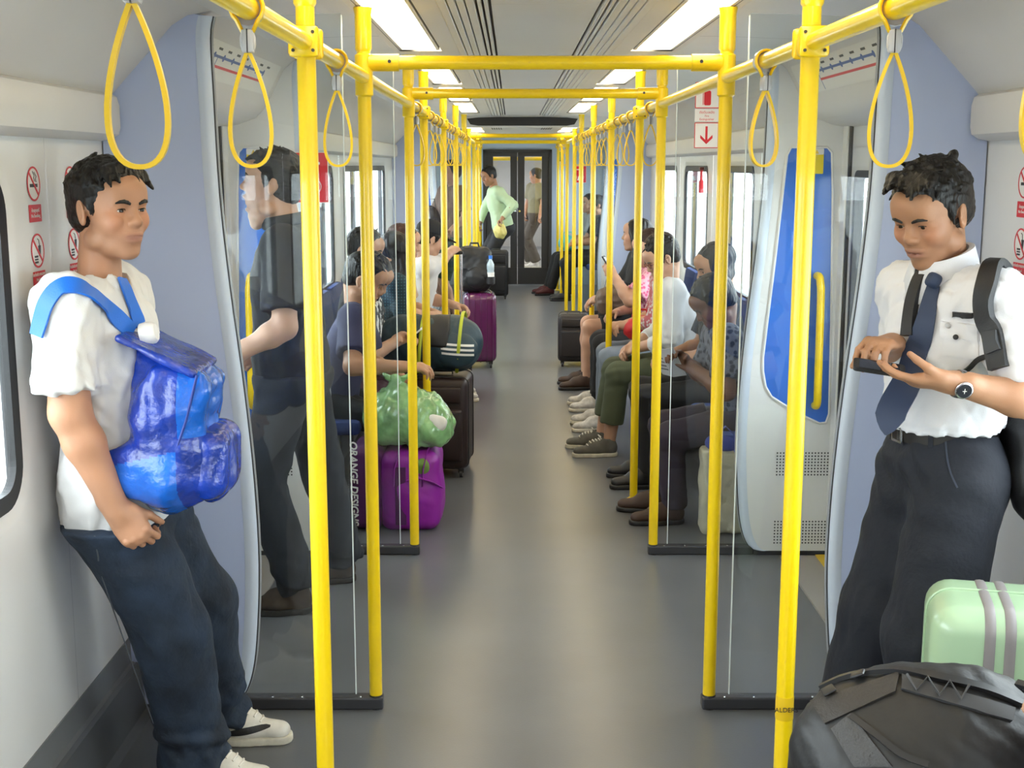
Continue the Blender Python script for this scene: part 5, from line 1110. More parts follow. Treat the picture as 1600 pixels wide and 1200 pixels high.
M_PURP = mat('purple_grey_cotton', (0.035, 0.026, 0.042), 0.85, vary=0.2); M_CANVAS = mat('grey_canvas', (0.12, 0.115, 0.10), 0.85, vary=0.2, vscale=30)
M_SANDAL = mat('brown_sandal', (0.045, 0.022, 0.014), 0.6); M_SNKW = mat('white_sneaker', (0.6, 0.58, 0.55), 0.6, vary=0.3, vscale=40)
def pattern(name, c1, c2, scale, kind='voronoi'):
    m = mat(name, c1, 0.8); nt = m.node_tree; N, L = nt.nodes, nt.links; p = N['Principled BSDF']; tc = N.new('ShaderNodeTexCoord')
    if kind == 'plaid':
        outs = []
        for ax, sc_ in (('X', scale), ('Z', scale)):
            t = N.new('ShaderNodeTexWave'); t.bands_direction = ax; t.inputs['Scale'].default_value = sc_; L.new(tc.outputs['Object'], t.inputs[0]); outs.append(t.outputs['Fac'])
        a = N.new('ShaderNodeMath'); a.operation = 'MULTIPLY'; L.new(outs[0], a.inputs[0]); L.new(outs[1], a.inputs[1]); fac = a.outputs[0]
    elif kind == 'stripe':
        t = N.new('ShaderNodeTexWave'); t.inputs['Scale'].default_value = scale; t.inputs['Distortion'].default_value = 6; t.inputs['Detail Scale'].default_value = 2; L.new(tc.outputs['Object'], t.inputs[0]); fac = t.outputs['Fac']
    else:
        t = N.new('ShaderNodeTexVoronoi'); t.inputs['Scale'].default_value = scale; L.new(tc.outputs['Object'], t.inputs[0]); fac = t.outputs['Distance']
    r_ = N.new('ShaderNodeValToRGB'); r_.color_ramp.elements[0].color = (*c1, 1); r_.color_ramp.elements[1].color = (*c2, 1); r_.color_ramp.elements[0].position = 0.35; r_.color_ramp.elements[1].position = 0.55
    L.new(fac, r_.inputs[0]); L.new(r_.outputs[0], p.inputs['Base Color']); return m
# ---- right bench
R1 = seated('person in purple trousers reading a leaflet, first on the right bench', 1.10, 5.76, (-1, 0), SK3, pattern('dark_print', (0.02, 0.025, 0.04), (0.12, 0.13, 0.17), 40), M_PURP, M_SANDAL, hands={'L': (0.27, 0.06, 0.73), 'R': (0.30, -0.05, 0.75)}, face=(1, 0.05, -0.75), lean=0.34, sc=0.86, kind='low', ra=0.05, seat=0.42, hstyle=dict(tufts=40, vol=1.3), footfwd=((0.34, 0.07, 0.08), (0.38, -0.12, 0.08)))
R2 = seated('person in black clothes beside the leaflet reader, second on the right bench', 1.12, 6.45, (-1, 0), SK2, M_BLKC, M_BLKC, M_BLACK, hair='long', hstyle=dict(len=0.10), face=(1, 0.25, -0.35), lean=0.1, sc=0.98, seat=0.43)
R3 = seated('person in pale grey shirt and rolled olive trousers, third on the right bench', 1.03, 7.20, (-1, 0), SK1, M_GRAYSH, M_OLIVE, M_CANVAS, lvl=0, sleeve='long', sl_end=0.62, hands={'L': (0.30, 0.05, 0.62), 'R': (0.32, -0.07, 0.62)}, face=(1, 0.22, -0.55), lean=0.30, sc=0.98, legend=0.86, feet=0.50, footfwd=((0.47, 0.13, 0.085), (0.50, -0.06, 0.085)), solem=M_SOLEW, kind='low', lace=mat('pale_lace', (0.6, 0.58, 0.52), 0.8), seat=0.44, g=0.018, hstyle=dict(tufts=150, vol=1.4, flow=(0.3, 0.1, 0.6)), ra=0.06)
R4 = seated('person in floral blouse with red bag, fourth on the right bench', 1.03, 7.86, (-1, 0), SK1, pattern('floral_print', (0.55, 0.50, 0.48), (0.42, 0.10, 0.12), 55), mat('light_denim', (0.20, 0.24, 0.30), 0.85, vary=0.2), M_SNKW, sleeve='long', sl_end=0.5, hands={'L': (0.34, 0.02, 0.66), 'R': (0.30, -0.06, 0.66)}, face=(1, 0.35, -0.4), lean=0.18, sc=0.95, seat=0.43, hmat=hair_mat('brown', (0.030, 0.014, 0.009)), hair='long', hstyle=dict(len=0.14), feet=0.44, solem=M_SOLEW)
R5 = seated('person in pink top raising a phone, fifth on the right bench', 1.02, 8.52, (-1, 0), SK1, pattern('pink_print', (0.60, 0.10, 0.22), (0.75, 0.40, 0.48), 45), M_BLKC, M_SNKW, hands={'L': (0.34, 0.10, 0.92), 'R': (0.3, -0.04, 0.66)}, hp={'L': (0.2, 1, 0.2)}, face=(1, 0.45, -0.35), lean=0.16, sc=0.93, seat=0.43, hmat=hair_mat('brown'), hair='long', hstyle=dict(len=0.12), feet=0.42, solem=M_SOLEW)
R6 = seated('person in black top and shorts, sixth on the right bench', 1.0, 9.35, (-1, 0), SK1, M_BLKC, M_BLKC, M_SANDAL, hair='long', hstyle=dict(len=0.34), face=(1, -0.15, 0.0), lean=0.10, sc=0.97, seat=0.44, legend=0.40, legname='shorts', kind='low', hands={'L': (0.33, 0.08, 0.68), 'R': (0.36, -0.06, 0.66)}, feet=0.44)
R7 = seated('person in grey shirt with turquoise bag seated by the far end door', 1.03, 16.35, (-1, -0.15), SK1, mat('steel_grey_shirt', (0.35, 0.38, 0.42), 0.8), M_BLKC, mat('dark_red_shoe', (0.09, 0.015, 0.02), 0.6), lvl=2, face=(1, 0.3, 0.0), lean=0.02, sc=1.0, seat=0.44, feet=0.55)
R8 = seated('person in dark clothes half hidden beside the far grey shirted person', 1.08, 15.55, (-1, 0), SK2, M_BLKC, M_BLKC, M_BLACK, lvl=2, face=(1, 0.2, -0.1), lean=0.02, sc=0.97)
# ---- left bench
L1 = seated('person in navy shirt reaching for the green bag, first on the left bench', XL, 6.03, (1, 0), SK2, mat('navy_polo', (0.035, 0.035, 0.085), 0.85, vary=0.2), M_BLKC, M_SANDAL, hands={'R': (-0.50, 5.72, 0.735, 0), 'L': (0.33, 0.06, 0.62)}, hp={'R': (0, 0.2, -1)}, face=(1, -0.1, -0.5), lean=0.30, sc=0.95, seat=0.44, kind='low', feet=0.20)
L2 = seated('person in black and white patterned top looking at a phone on the left bench', -0.86, 6.55, (1, 0), SK1, pattern('zebra_print', (0.65, 0.65, 0.65), (0.02, 0.02, 0.025), 12, 'stripe'), mat('wine_cotton', (0.05, 0.012, 0.025), 0.85), M_BLACK, hands={'R': (0.25, -0.05, 0.74), 'L': (0.27, 0.05, 0.74)}, face=(1, -0.25, -0.8), lean=0.22, sc=0.92, seat=0.42, hair='long', hstyle=dict(len=0.16), feet=0.26)
L3 = seated('person in charcoal jersey behind the patterned top, third on the left bench', -0.90, 7.05, (1, 0), SK1, mat('charcoal_jersey', (0.05, 0.05, 0.055), 0.85), M_BLKC, M_BLACK, face=(1, -0.15, -0.25), lean=0.10, sc=1.02, seat=0.45, hstyle=dict(tufts=70), feet=0.26)
L4 = seated('person in dark teal plaid shirt on the left bench', -0.80, 7.60, (1, 0.3), SK1, pattern('teal_plaid', (0.010, 0.03, 0.042), (0.03, 0.085, 0.11), 18, 'plaid'), M_BLKC, M_BLACK, sleeve='long', face=(1, 0.45, -0.15), lean=0.16, sc=0.96, seat=0.44, hair='long', hstyle=dict(len=0.28), hmat=hair_mat('dark', (0.010, 0.008, 0.009)), hands={'R': (0.3, -0.08, 0.70), 'L': (0.32, 0.08, 0.68)}, feet=0.26)
L5 = seated('person in tan top and shorts beyond the plaid shirt on the left bench', -0.80, 8.15, (1, 0), SK1, mat('tan_top', (0.45, 0.33, 0.24), 0.85), mat('beige_shorts', (0.35, 0.30, 0.25), 0.85), M_SNKW, hair='long', hstyle=dict(len=0.18), hmat=hair_mat('auburn', (0.05, 0.018, 0.012)), face=(1, 0.1, -0.2), lean=0.15, sc=0.98, seat=0.45, legend=0.42, legname='shorts', solem=M_SOLEW, feet=0.26)
L6 = seated('person in black cap and pale top holding a trolley handle on the left bench', -0.72, 8.85, (1, 0.1), SK1, mat('pale_grey_top', (0.62, 0.61, 0.60), 0.85), mat('white_shorts', (0.55, 0.53, 0.52), 0.85), M_SNKW, hands={'R': (-0.44, 9.17, 1.03, 0), 'L': (0.33, 0.08, 0.66)}, face=(1, 0.35, -0.45), lean=0.24, sc=0.98, seat=0.44, legend=0.42, legname='shorts', solem=M_SOLEW, sleeve='long', sl_end=0.3, feet=0.26)
def cap_on(P, m):
    F = Fld(); c = P.J['head']; Rm = headR(P.J['face']); Q = lambda *a: c + Rm @ np.array(a); F.ell(Q(-0.014, 0, 0.055), (0.108, 0.09, 0.088), Rm); F.plane(Q(0, 0, 0.045), Rm @ np.array((0.15, 0, -1)), 0.003)
    F.ell(Q(0.125, 0, 0.052), (0.07, 0.07, 0.008), Rm, 0.01); F.ell(Q(-0.014, 0, 0.146), (0.009, 0.009, 0.007), Rm, 0.004); F.build('cap', m, 0.006, P.root, P.off)
cap_on(L6, M_BLKC)
# glasses on the man in the pale grey shirt
def glasses(P):
    c = P.J['head']; Rm = headR(P.J['face']); Q = lambda *a: tuple(c + Rm @ np.array(a) - P.off); g = MB()
    for y in (-1, 1):
        g.tube([Q(0.098, y * 0.033 + 0.022 * math.cos(a), 0.004 + 0.015 * math.sin(a)) for a in np.linspace(0, 6.28, 16, endpoint=False)], 0.0018, 6, closed=True); g.tube([Q(0.096, y * 0.055, 0.008), Q(0.04, y * 0.078, 0.008), Q(-0.01, y * 0.082, 0.006)], 0.0018, 6)
    g.tube([Q(0.1, -0.012, 0.006), Q(0.104, 0, 0.008), Q(0.1, 0.012, 0.006)], 0.0018, 6); g.build('glasses', mat('red_frame', (0.10, 0.012, 0.014), 0.3), P.root, smooth=True)
glasses(R3)
# ---- standing passengers further away
def standing(label, J, skin, top, legs, shoe, lvl=2, sleeve='long', hstyle=None, legend=1.0, legname='trousers', kpole=(-1, 0, 0.2), toe=(-0.14, 0, -0.05), hem=-0.06, hands=None, hair='short', cuff=0.75):
    for q in 'LR':
        J['kn' + q] = ik(J['hip' + q], J['an' + q], 0.425, 0.415, kpole); J['to' + q] = np.array(J['an' + q]) + np.array(toe)
    P = Person('person', label, J, skin, 'standing passengers', lvl); f = {}
    for q in 'LR':
        d = nrm(np.array(J['wr' + q]) - np.array(J['el' + q])); f[q] = dict(fwd=d, palm=nrm(np.cross(d, (0.3, 1, 0.1))), curl=(0.7, 0.8, 0.9, 0.9), tside=1)
    P.skin_mesh(f, bare_legs=legend < 0.95); P.hair(hstyle or dict(tufts=40), None, hair); P.top(top, sleeve, g=0.02, hem=hem, fold=1.4, neck=0.012, cuff=cuff); P.legs(legs, g=0.014, waist=-0.01, end=legend, name=legname, rk=0.07, ra=0.068); P.shoes(shoe, M_SOLEW); return P
GM = standing('person in pale green shirt holding a yellow bag by the end door', dict(pelvis=(-0.12, 16.62, 0.88), neck=(-0.235, 16.58, 1.36), shL=(-0.17, 16.42, 1.30), shR=(-0.25, 16.75, 1.31), head=(-0.30, 16.54, 1.51), face=(-0.8, -0.5, -0.35), hipL=(-0.11, 16.53, 0.85), hipR=(-0.12, 16.71, 0.85), anL=(-0.11, 16.50, 0.10), anR=(-0.25, 16.75, 0.10), elL=(0.02, 16.36, 1.14), wrL=(-0.12, 16.28, 0.98), elR=(-0.36, 16.82, 1.09), wrR=(-0.42, 16.7, 0.9)), (0.36, 0.18, 0.10), mat('pale_green_shirt', (0.48, 0.62, 0.40), 0.8), mat('charcoal_trousers', (0.022, 0.022, 0.026), 0.8), M_SNKW, lvl=1)
BM = standing('person in brown top and green shorts standing in the far left vestibule', dict(pelvis=(-0.62, 13.1, 0.93), neck=(-0.61, 13.1, 1.42), shL=(-0.53, 12.95, 1.37), shR=(-0.70, 13.24, 1.37), head=(-0.62, 13.08, 1.575), face=(-0.8, -0.5, -0.1), hipL=(-0.6, 13.02, 0.9), hipR=(-0.64, 13.18, 0.9), anL=(-0.58, 13.0, 0.1), anR=(-0.68, 13.2, 0.1), elL=(-0.47, 12.9, 1.12), wrL=(-0.60, 12.8, 1.02), elR=(-0.80, 13.3, 1.12), wrR=(-0.84, 13.15, 0.95)), (0.40, 0.22, 0.15), mat('brown_top', (0.16, 0.10, 0.075), 0.85), mat('dark_green_shorts', (0.02, 0.045, 0.035), 0.85), M_SNKW, sleeve='short', legend=0.5, legname='shorts')
NM = standing('person in khaki shirt standing in the next carriage behind the door glass', dict(pelvis=(0.40, 20.6, 0.90), neck=(0.40, 20.6, 1.34), shL=(0.31, 20.73, 1.29), shR=(0.45, 20.46, 1.29), head=(0.385, 20.58, 1.48), face=(-0.9, 0.3, -0.1), hipL=(0.38, 20.68, 0.87), hipR=(0.42, 20.52, 0.87), anL=(0.30, 20.7, 0.1), anR=(0.40, 20.5, 0.1), elL=(0.26, 20.75, 1.05), wrL=(0.22, 20.65, 0.86), elR=(0.5, 20.4, 1.05), wrR=(0.45, 20.35, 0.85)), (0.36, 0.18, 0.10), mat('khaki_shirt', (0.16, 0.15, 0.09), 0.8), mat('brown_trousers', (0.05, 0.04, 0.03), 0.8), M_SNKW, sleeve='short')
# ---- person at the right edge of the frame: only the hand with a phone reaches into the picture
NR = seated('person at the lower right edge holding a dark phone', 1.10, 1.60, (-1, 0), SK1, mat('plum_shirt', (0.10, 0.05, 0.08), 0.85), M_BLKC, M_BLACK, hands={'L': (0.850, 1.70, 0.824, 0), 'R': (0.885, 1.82, 0.80, 0)}, hp={'L': (0.1, 0.5, 0.85), 'R': (0.1, -0.4, 0.9)}, face=(1, 0, -0.5), lean=0.05, sc=1.0, group=None, feet=0.40, seat=0.46)
o = dup(ps, (CX + HW, 1.60, 0), math.pi, 'dark blue tip up seat at the lower right edge of the frame'); tag(o, group='bench seats along the right wall')
# ================================================================ LUGGAGE AND THINGS HELD
def phone(loc, ax, up, label, m=None, sz=(0.058, 0.115, 0.009)):
    t = empty('phone', tuple(loc)); tag(t, label, 'phone'); Mx = frame((0, 0, 0), tuple(ax), tuple(up))
    MB().prism(rrect(-sz[0] / 2, -sz[1] / 2, sz[0] / 2, sz[1] / 2, 0.009), sz[2], Mx, -sz[2] / 2).build('case', m or M_BLKN, t); MB().prism(rrect(-sz[0] / 2 + 0.004, -sz[1] / 2 + 0.012, sz[0] / 2 - 0.004, sz[1] / 2 - 0.012, 0.003), 0.001, Mx, sz[2] / 2).build('screen', mat('phone_screen', (0.02, 0.022, 0.03), 0.08), t); return t
def rot3(*cols): return Matrix(cols).transposed()
# ---- things on the man with the tie
def right_man_things():
    P = PR; off = P.off; bs = BS
    # navy tie, laid on the shirt front
    pth = lay(bs, [(1462, 446), (1456, 470), (1449, 500), (1440, 530), (1432, 555)], 0.008)
    pth = [(p, n) for p, n in pth]
    fwc = FWC
    tail = pth[-1][0]; q0 = at_y(1415, 600, tail[1] - 0.05); q1 = at_y(1394, 640, tail[1] - 0.08); q2 = at_y(1384, 680, tail[1] - 0.09)
    nv = nrm(np.array((-0.55, -0.8, 0.1)))
    full = [(p, nrm(n + nv)) for p, n in pth] + [(q0, nv), (q1, nv), (q2, nv)]
    sp = smooth_path(full, 4); n = len(sp); wd = [0.030 + 0.040 * min(1, i / (n * 0.7)) for i in range(n)]; wd[-1] = 0.004; wd[-2] = 0.03; wd[-3] = 0.052
    mt = mat('navy_tie', (0.018, 0.032, 0.075), 0.6, bump=0.1, bscale=500)
    ribbon('tie', sp, wd, 0.005, mt, P.root, off)
    kn = lay(bs, [(1463, 440)], 0.012) or [(sp[0][0], nv)]
    MB().box(tuple(sp[0][0] + np.array((-0.004, -0.008, 0.012)) - off), (0.034, 0.03, 0.036), 0.011, Matrix.Rotation(R(25), 3, 'Y'), seg=3).build('tie_knot', mt, P.root, smooth=True)
    # name badge, pocket flap and buttons
    patch = lambda name, quad, m, lift, th, par: patch_on(bs, name, quad, m, lift, par, off)
    patch('name_badge', [(1488, 487), (1521, 489), (1521, 497), (1488, 495)], M_BLKN, 0.006, 0.004, P.root)
    patch('pocket', [(1472, 505), (1528, 509), (1531, 562), (1474, 556)], M_SHIRTW, 0.003, 0.002, SHIRT)
    pk = patch('pocket_flap', [(1470, 502), (1530, 507), (1531, 533), (1470, 528)], M_SHIRTW, 0.006, 0.003, SHIRT)
    for x, y, m_ in ((1494, 527, M_BLKN), (1482, 508, M_GREYP)):
        for p, nn in lay(bs, [(x, y)], 0.010): MB().lathe([(0.0065, 0), (0.0065, 0.002), (0.004, 0.003)], tuple(p - off), 12, Vector(nn).to_track_quat('Z', 'Y').to_matrix()).build('button', m_, SHIRT, smooth=True)
    # wristwatch on the left wrist
    w_ = P.J['wrL']; d = nrm(P.J['wrL'] - P.J['elL']); c = w_ - d * 0.012; u = nrm(np.cross(d, (0, 1, 0))); v = np.cross(d, u)
    wt = MB(); wt.tube([tuple(c + u * 0.0305 * math.cos(a) + v * 0.0285 * math.sin(a) - off) for a in np.linspace(0, 2 * math.pi, 28, endpoint=False)], [(0.0026, 0.010)] * 28, 8, closed=True, flat=tuple(d)); wo = wt.build('watch_bracelet', M_CHROME, P.root, smooth=True)
    fdir = nrm(np.array((-0.05, -0.9, -0.25))); fdir = nrm(fdir - (fdir @ d) * d); qm = Vector(fdir).to_track_quat('Z', 'Y').to_matrix(); pc = c + fdir * 0.0295
    MB().lathe([(0.019, -0.004), (0.0205, 0.0), (0.0205, 0.005), (0.018, 0.007)], tuple(pc - off), 24, qm).build('watch_case', M_CHROME, wo, smooth=True)
    MB().lathe([(0.0165, 0.0068), (0.0165, 0.0075)], tuple(pc - off), 24, qm).build('watch_dial', mat('watch_dial', (0.02, 0.022, 0.028), 0.15), wo)
    h = MB(); h.box(tuple(pc + fdir * 0.0082 - off), (0.0012, 0.012, 0.0006), 0, qm); h.box(tuple(pc + fdir * 0.0082 - off), (0.009, 0.0014, 0.0006), 0, qm); h.build('watch_hands', M_SIGNW, wo)
    # trouser side pocket seam
    bt = surf([TROU]); pth = lay(bt, [(1478, 690), (1480, 715), (1486, 740), (1496, 762)], 0.0012)
    if len(pth) > 2: ribbon('pocket_seam', smooth_path(pth), 0.004, 0.002, mat('navy_seam', (0.03, 0.038, 0.06), 0.8), TROU, off)
    phone((0.842, 2.850, 1.192), (0.25, 0.93, 0.25), (-0.95, 0.22, 0.12), 'black phone held by the person in the navy tie')
right_man_things()
def right_man_backpack():
    t = empty('backpack', (1.26, 3.10, 0.9)); tag(t, 'black backpack worn by the person in the navy tie', 'backpack'); off = np.array((1.26, 3.10, 0.9))
    F = Fld(); F.box((1.285, 3.085, 1.08), (0.062, 0.15, 0.22), 0.05, k=0.03); F.ell((1.27, 3.05, 1.0), (0.075, 0.15, 0.15), k=0.04); F.ell((1.27, 2.94, 0.92), (0.075, 0.07, 0.13), k=0.03); F.disp.append(folds(0.006, 40, 4)); F.build('bag', M_BLKN, 0.008, t, off)
    bs = surf([SHIRT])
    for nm_, pix, w_ in (('shoulder_strap', [(1596, 416), (1572, 405), (1554, 418), (1545, 443), (1541, 470), (1544, 498), (1553, 520), (1558, 550), (1564, 575)], 0.044), ('shoulder_strap', [(1452, 425), (1440, 440), (1430, 470), (1425, 500), (1422, 525)], 0.03)):
        pth = lay(bs, pix, 0.011)
        if w_ > 0.04: p0, n0 = pth[0]; pth = [(p0 + np.array((0.07, 0.05, -0.05)), np.array((0.9, 0.1, 0.4))), (p0 + np.array((0.035, 0.03, -0.008)), np.array((0.5, 0, 0.85)))] + pth
        if len(pth) > 3: so = ribbon(nm_, smooth_path(pth, 4), w_, 0.018, M_BLKN, t, off)
    pth = lay(bs, [(1553, 518), (1557, 535), (1561, 552)], 0.022)
    if len(pth) == 3: ribbon('strap_buckle', pth, 0.034, 0.012, M_BLACK, t, off)
    pth = lay(bs, [(1557, 555), (1535, 560), (1510, 575), (1490, 592), (1470, 605)], 0.008)
    if len(pth) > 3: ribbon('webbing', smooth_path(pth), 0.012, 0.004, M_BLKN, t, off)
right_man_backpack()
# ---- blue backpack worn on the chest of the left man
def blue_backpack():
    base = np.array((-0.84, 3.07, 0.80)); t = empty('backpack', tuple(base)); tag(t, 'shiny blue backpack worn on the chest of the person in white', 'backpack')
    m = mat('blue_nylon', (0.007, 0.045, 0.40), 0.27, coat=0.25, bump=0.35, bscale=55, vary=0.55, vscale=12, spec=0.6); m2 = mat('bright_blue_nylon', (0.008, 0.13, 0.62), 0.25, coat=0.3, bump=0.4, bscale=45, vary=0.35, vscale=11); ms = mat('blue_strap', (0.006, 0.13, 0.58), 0.45, bump=0.1, bscale=300)
    def crease(a, fr, sd_, n=5):                                # sharp, straight creases of thin nylon
        rg = np.random.RandomState(sd_); K = (rg.normal(size=(n, 3)) * fr * np.array((1, 1, 0.45))).astype(np.float32); W_ = (rg.normal(size=(n, 3)) * fr * 0.3).astype(np.float32); ph = rg.uniform(0, 6.28, n)
        def f_(p):
            d_ = 0
            for q in range(n):
                u = p @ K[q] + ph[q] + 0.8 * np.sin(p @ W_[q]); d_ = d_ + np.abs(((u / np.pi) % 2) - 1) ** 1.5
            return (d_ / n - 0.4) * a
        return f_
    F = Fld(); F.cap((-0.925, 3.07, 1.215), (-0.845, 3.07, 1.05), 0.026, 0.088, k=0.05, sq=((0, 1, 0), 1.5)); F.box((-0.825, 3.065, 0.985), (0.085, 0.135, 0.13), 0.06, np.asarray(Matrix.Rotation(R(-8), 3, 'Y')), k=0.05); F.ell((-0.845, 3.06, 0.905), (0.108, 0.145, 0.105), k=0.05); F.box((-0.805, 3.065, 1.12), (0.075, 0.125, 0.055), 0.035, np.asarray(Matrix.Rotation(R(24), 3, 'Y')), k=0.04)
    F.ell((-0.935, 2.955, 0.925), (0.085, 0.022, 0.055), np.asarray(Matrix.Rotation(R(-15), 3, 'Y')), k=0.03)
    F.disp += [crease(0.030, 34, 3), crease(0.014, 80, 5)]
    def split(c):                                               # upper front panel and lower side pocket are of brighter cloth
        return ((c[:, 0] > -0.795) & (c[:, 2] > 1.01)) | ((c[:, 1] < 3.02) & (c[:, 2] < 0.955 + 0.25 * (c[:, 0] + 0.9)) & (c[:, 0] < -0.80))
    F.build('bag', [m, m2], 0.0052, t, base, matidx=split)
    G = Fld(); G.box((-0.738, 3.055, 0.935), (0.045, 0.105, 0.082), 0.04, k=0.03); G.ell((-0.745, 3.05, 0.90), (0.052, 0.10, 0.07), k=0.03); G.disp += [crease(0.022, 42, 8), crease(0.008, 90, 15)]; G.build('front_pocket', m, 0.0052, t, base)
    G = Fld(); G.box((-0.845, 3.06, 1.203), (0.105, 0.120, 0.010), 0.009, np.asarray(Matrix.Rotation(R(27), 3, 'Y')), k=0.01); G.disp += [crease(0.012, 40, 9)]; G.build('flap', m, 0.005, t, base)
    for pz in ((( -0.745, 2.935, 1.16), (-0.775, 2.93, 1.05), (-0.80, 2.925, 0.98), (-0.82, 2.92, 0.88)),): MB().tube([tuple(np.array(q) - base) for q in pz], 0.0035, 6).build('zipper', mat('blue_zip', (0.01, 0.03, 0.22), 0.5), t, smooth=True)
    bt = surf([TEE, PL.bodyo]); 
    pth = lay(bt, [(205, 520), (185, 500), (165, 480), (145, 462), (125, 450), (105, 447), (88, 455), (74, 475), (66, 500), (60, 525)], 0.006)
    if len(pth) > 4: ribbon('shoulder_strap', smooth_path(pth, 4), 0.042, 0.006, ms, t, base)
    pth = lay(bt, [(188, 437), (194, 450), (201, 468), (208, 485), (213, 498), (217, 508)], 0.006)
    if len(pth) > 3: ribbon('shoulder_strap', smooth_path(pth, 4), 0.034, 0.006, ms, t, base)
    MB().lathe([(0.028, 0), (0.029, 0.012), (0.026, 0.030), (0.02, 0.036)], tuple(np.array((-0.895, 3.02, 1.245)) - base), 20, Matrix.Rotation(R(78), 3, 'Y')).build('white_cap', mat('white_cap', (0.75, 0.73, 0.72), 0.4), t, smooth=True)
blue_backpack()
# ---- suitcases
def soft_case(name, label, loc, rz, w_, d_, h_, m, handle=0.0, pocket=True, wheels=True, cat='suitcase', group=None):
    t = empty(name, loc, rz); tag(t, label, cat, group); z0 = 0.045 if wheels else 0.0
    MB().box((0, 0, z0 + (h_ - z0) / 2), (w_, d_, h_ - z0), 0.035, seg=4).build('body', m, t, smooth=True)
    for y in (-0.32, 0.28): MB().tube([(x, y * d_ , z) for x, z in rrect(-w_ / 2 - 0.001, z0 - 0.001, w_ / 2 + 0.001, h_ + 0.001, 0.036, 5)], 0.004, 6, closed=True).build('piping', M_BLACK, t, smooth=True)
    if pocket:
        p = MB().box((0, -d_ / 2 - 0.008, z0 + h_ * 0.36), (w_ * 0.84, 0.04, h_ * 0.52), 0.015, seg=3).build('front_pocket', m, t, smooth=True); MB().box((0, -d_ / 2 - 0.029, z0 + h_ * 0.58), (w_ * 0.78, 0.004, 0.008)).build('zipper', M_DARK, p)
        MB().box((0, -d_ / 2 - 0.006, z0 + h_ * 0.76), (w_ * 0.8, 0.025, h_ * 0.16), 0.01, seg=3).build('upper_pocket', m, t, smooth=True)
    MB().tube([(-0.055, -0.0, h_ - 0.005), (-0.05, 0, h_ + 0.016), (0.05, 0, h_ + 0.016), (0.055, 0, h_ - 0.005)], [(0.008, 0.006)] * 4, 8).build('carry_handle', M_BLACK, t, smooth=True)
    if handle:
        hb = MB(); [hb.tube([(s2 * w_ * 0.25, d_ / 2 - 0.03, h_ - 0.02), (s2 * w_ * 0.25, d_ / 2 - 0.03, h_ + handle)], 0.008, 8) for s2 in (-1, 1)]; ho = MB().tube([(-w_ * 0.25, d_ / 2 - 0.03, h_ - 0.02), (-w_ * 0.25, d_ / 2 - 0.03, h_ + handle)], 0.008, 8).build('handle_tube', M_CHROME, t, smooth=True)
        MB().tube([(w_ * 0.25, d_ / 2 - 0.03, h_ - 0.02), (w_ * 0.25, d_ / 2 - 0.03, h_ + handle)], 0.008, 8).build('handle_tube', M_CHROME, t, smooth=True); MB().box((0, d_ / 2 - 0.03, h_ + handle), (w_ * 0.6, 0.03, 0.028), 0.01).build('grip', M_BLACK, t, smooth=True)
    if wheels:
        for x in (-1, 1):
            for y in (-1, 1):
                fk = MB().box((x * (w_ / 2 - 0.035), y * (d_ / 2 - 0.035), 0.04), (0.03, 0.035, 0.03), 0.006).build('wheel_housing', M_BLACK, t); MB().lathe([(0.012, -0.009), (0.022, -0.008), (0.022, 0.008), (0.012, 0.009)], (x * (w_ / 2 - 0.035), y * (d_ / 2 - 0.035), 0.022), 14, Matrix.Rotation(R(90), 3, 'Y')).build('wheel', M_DARK, fk, smooth=True)
    return t
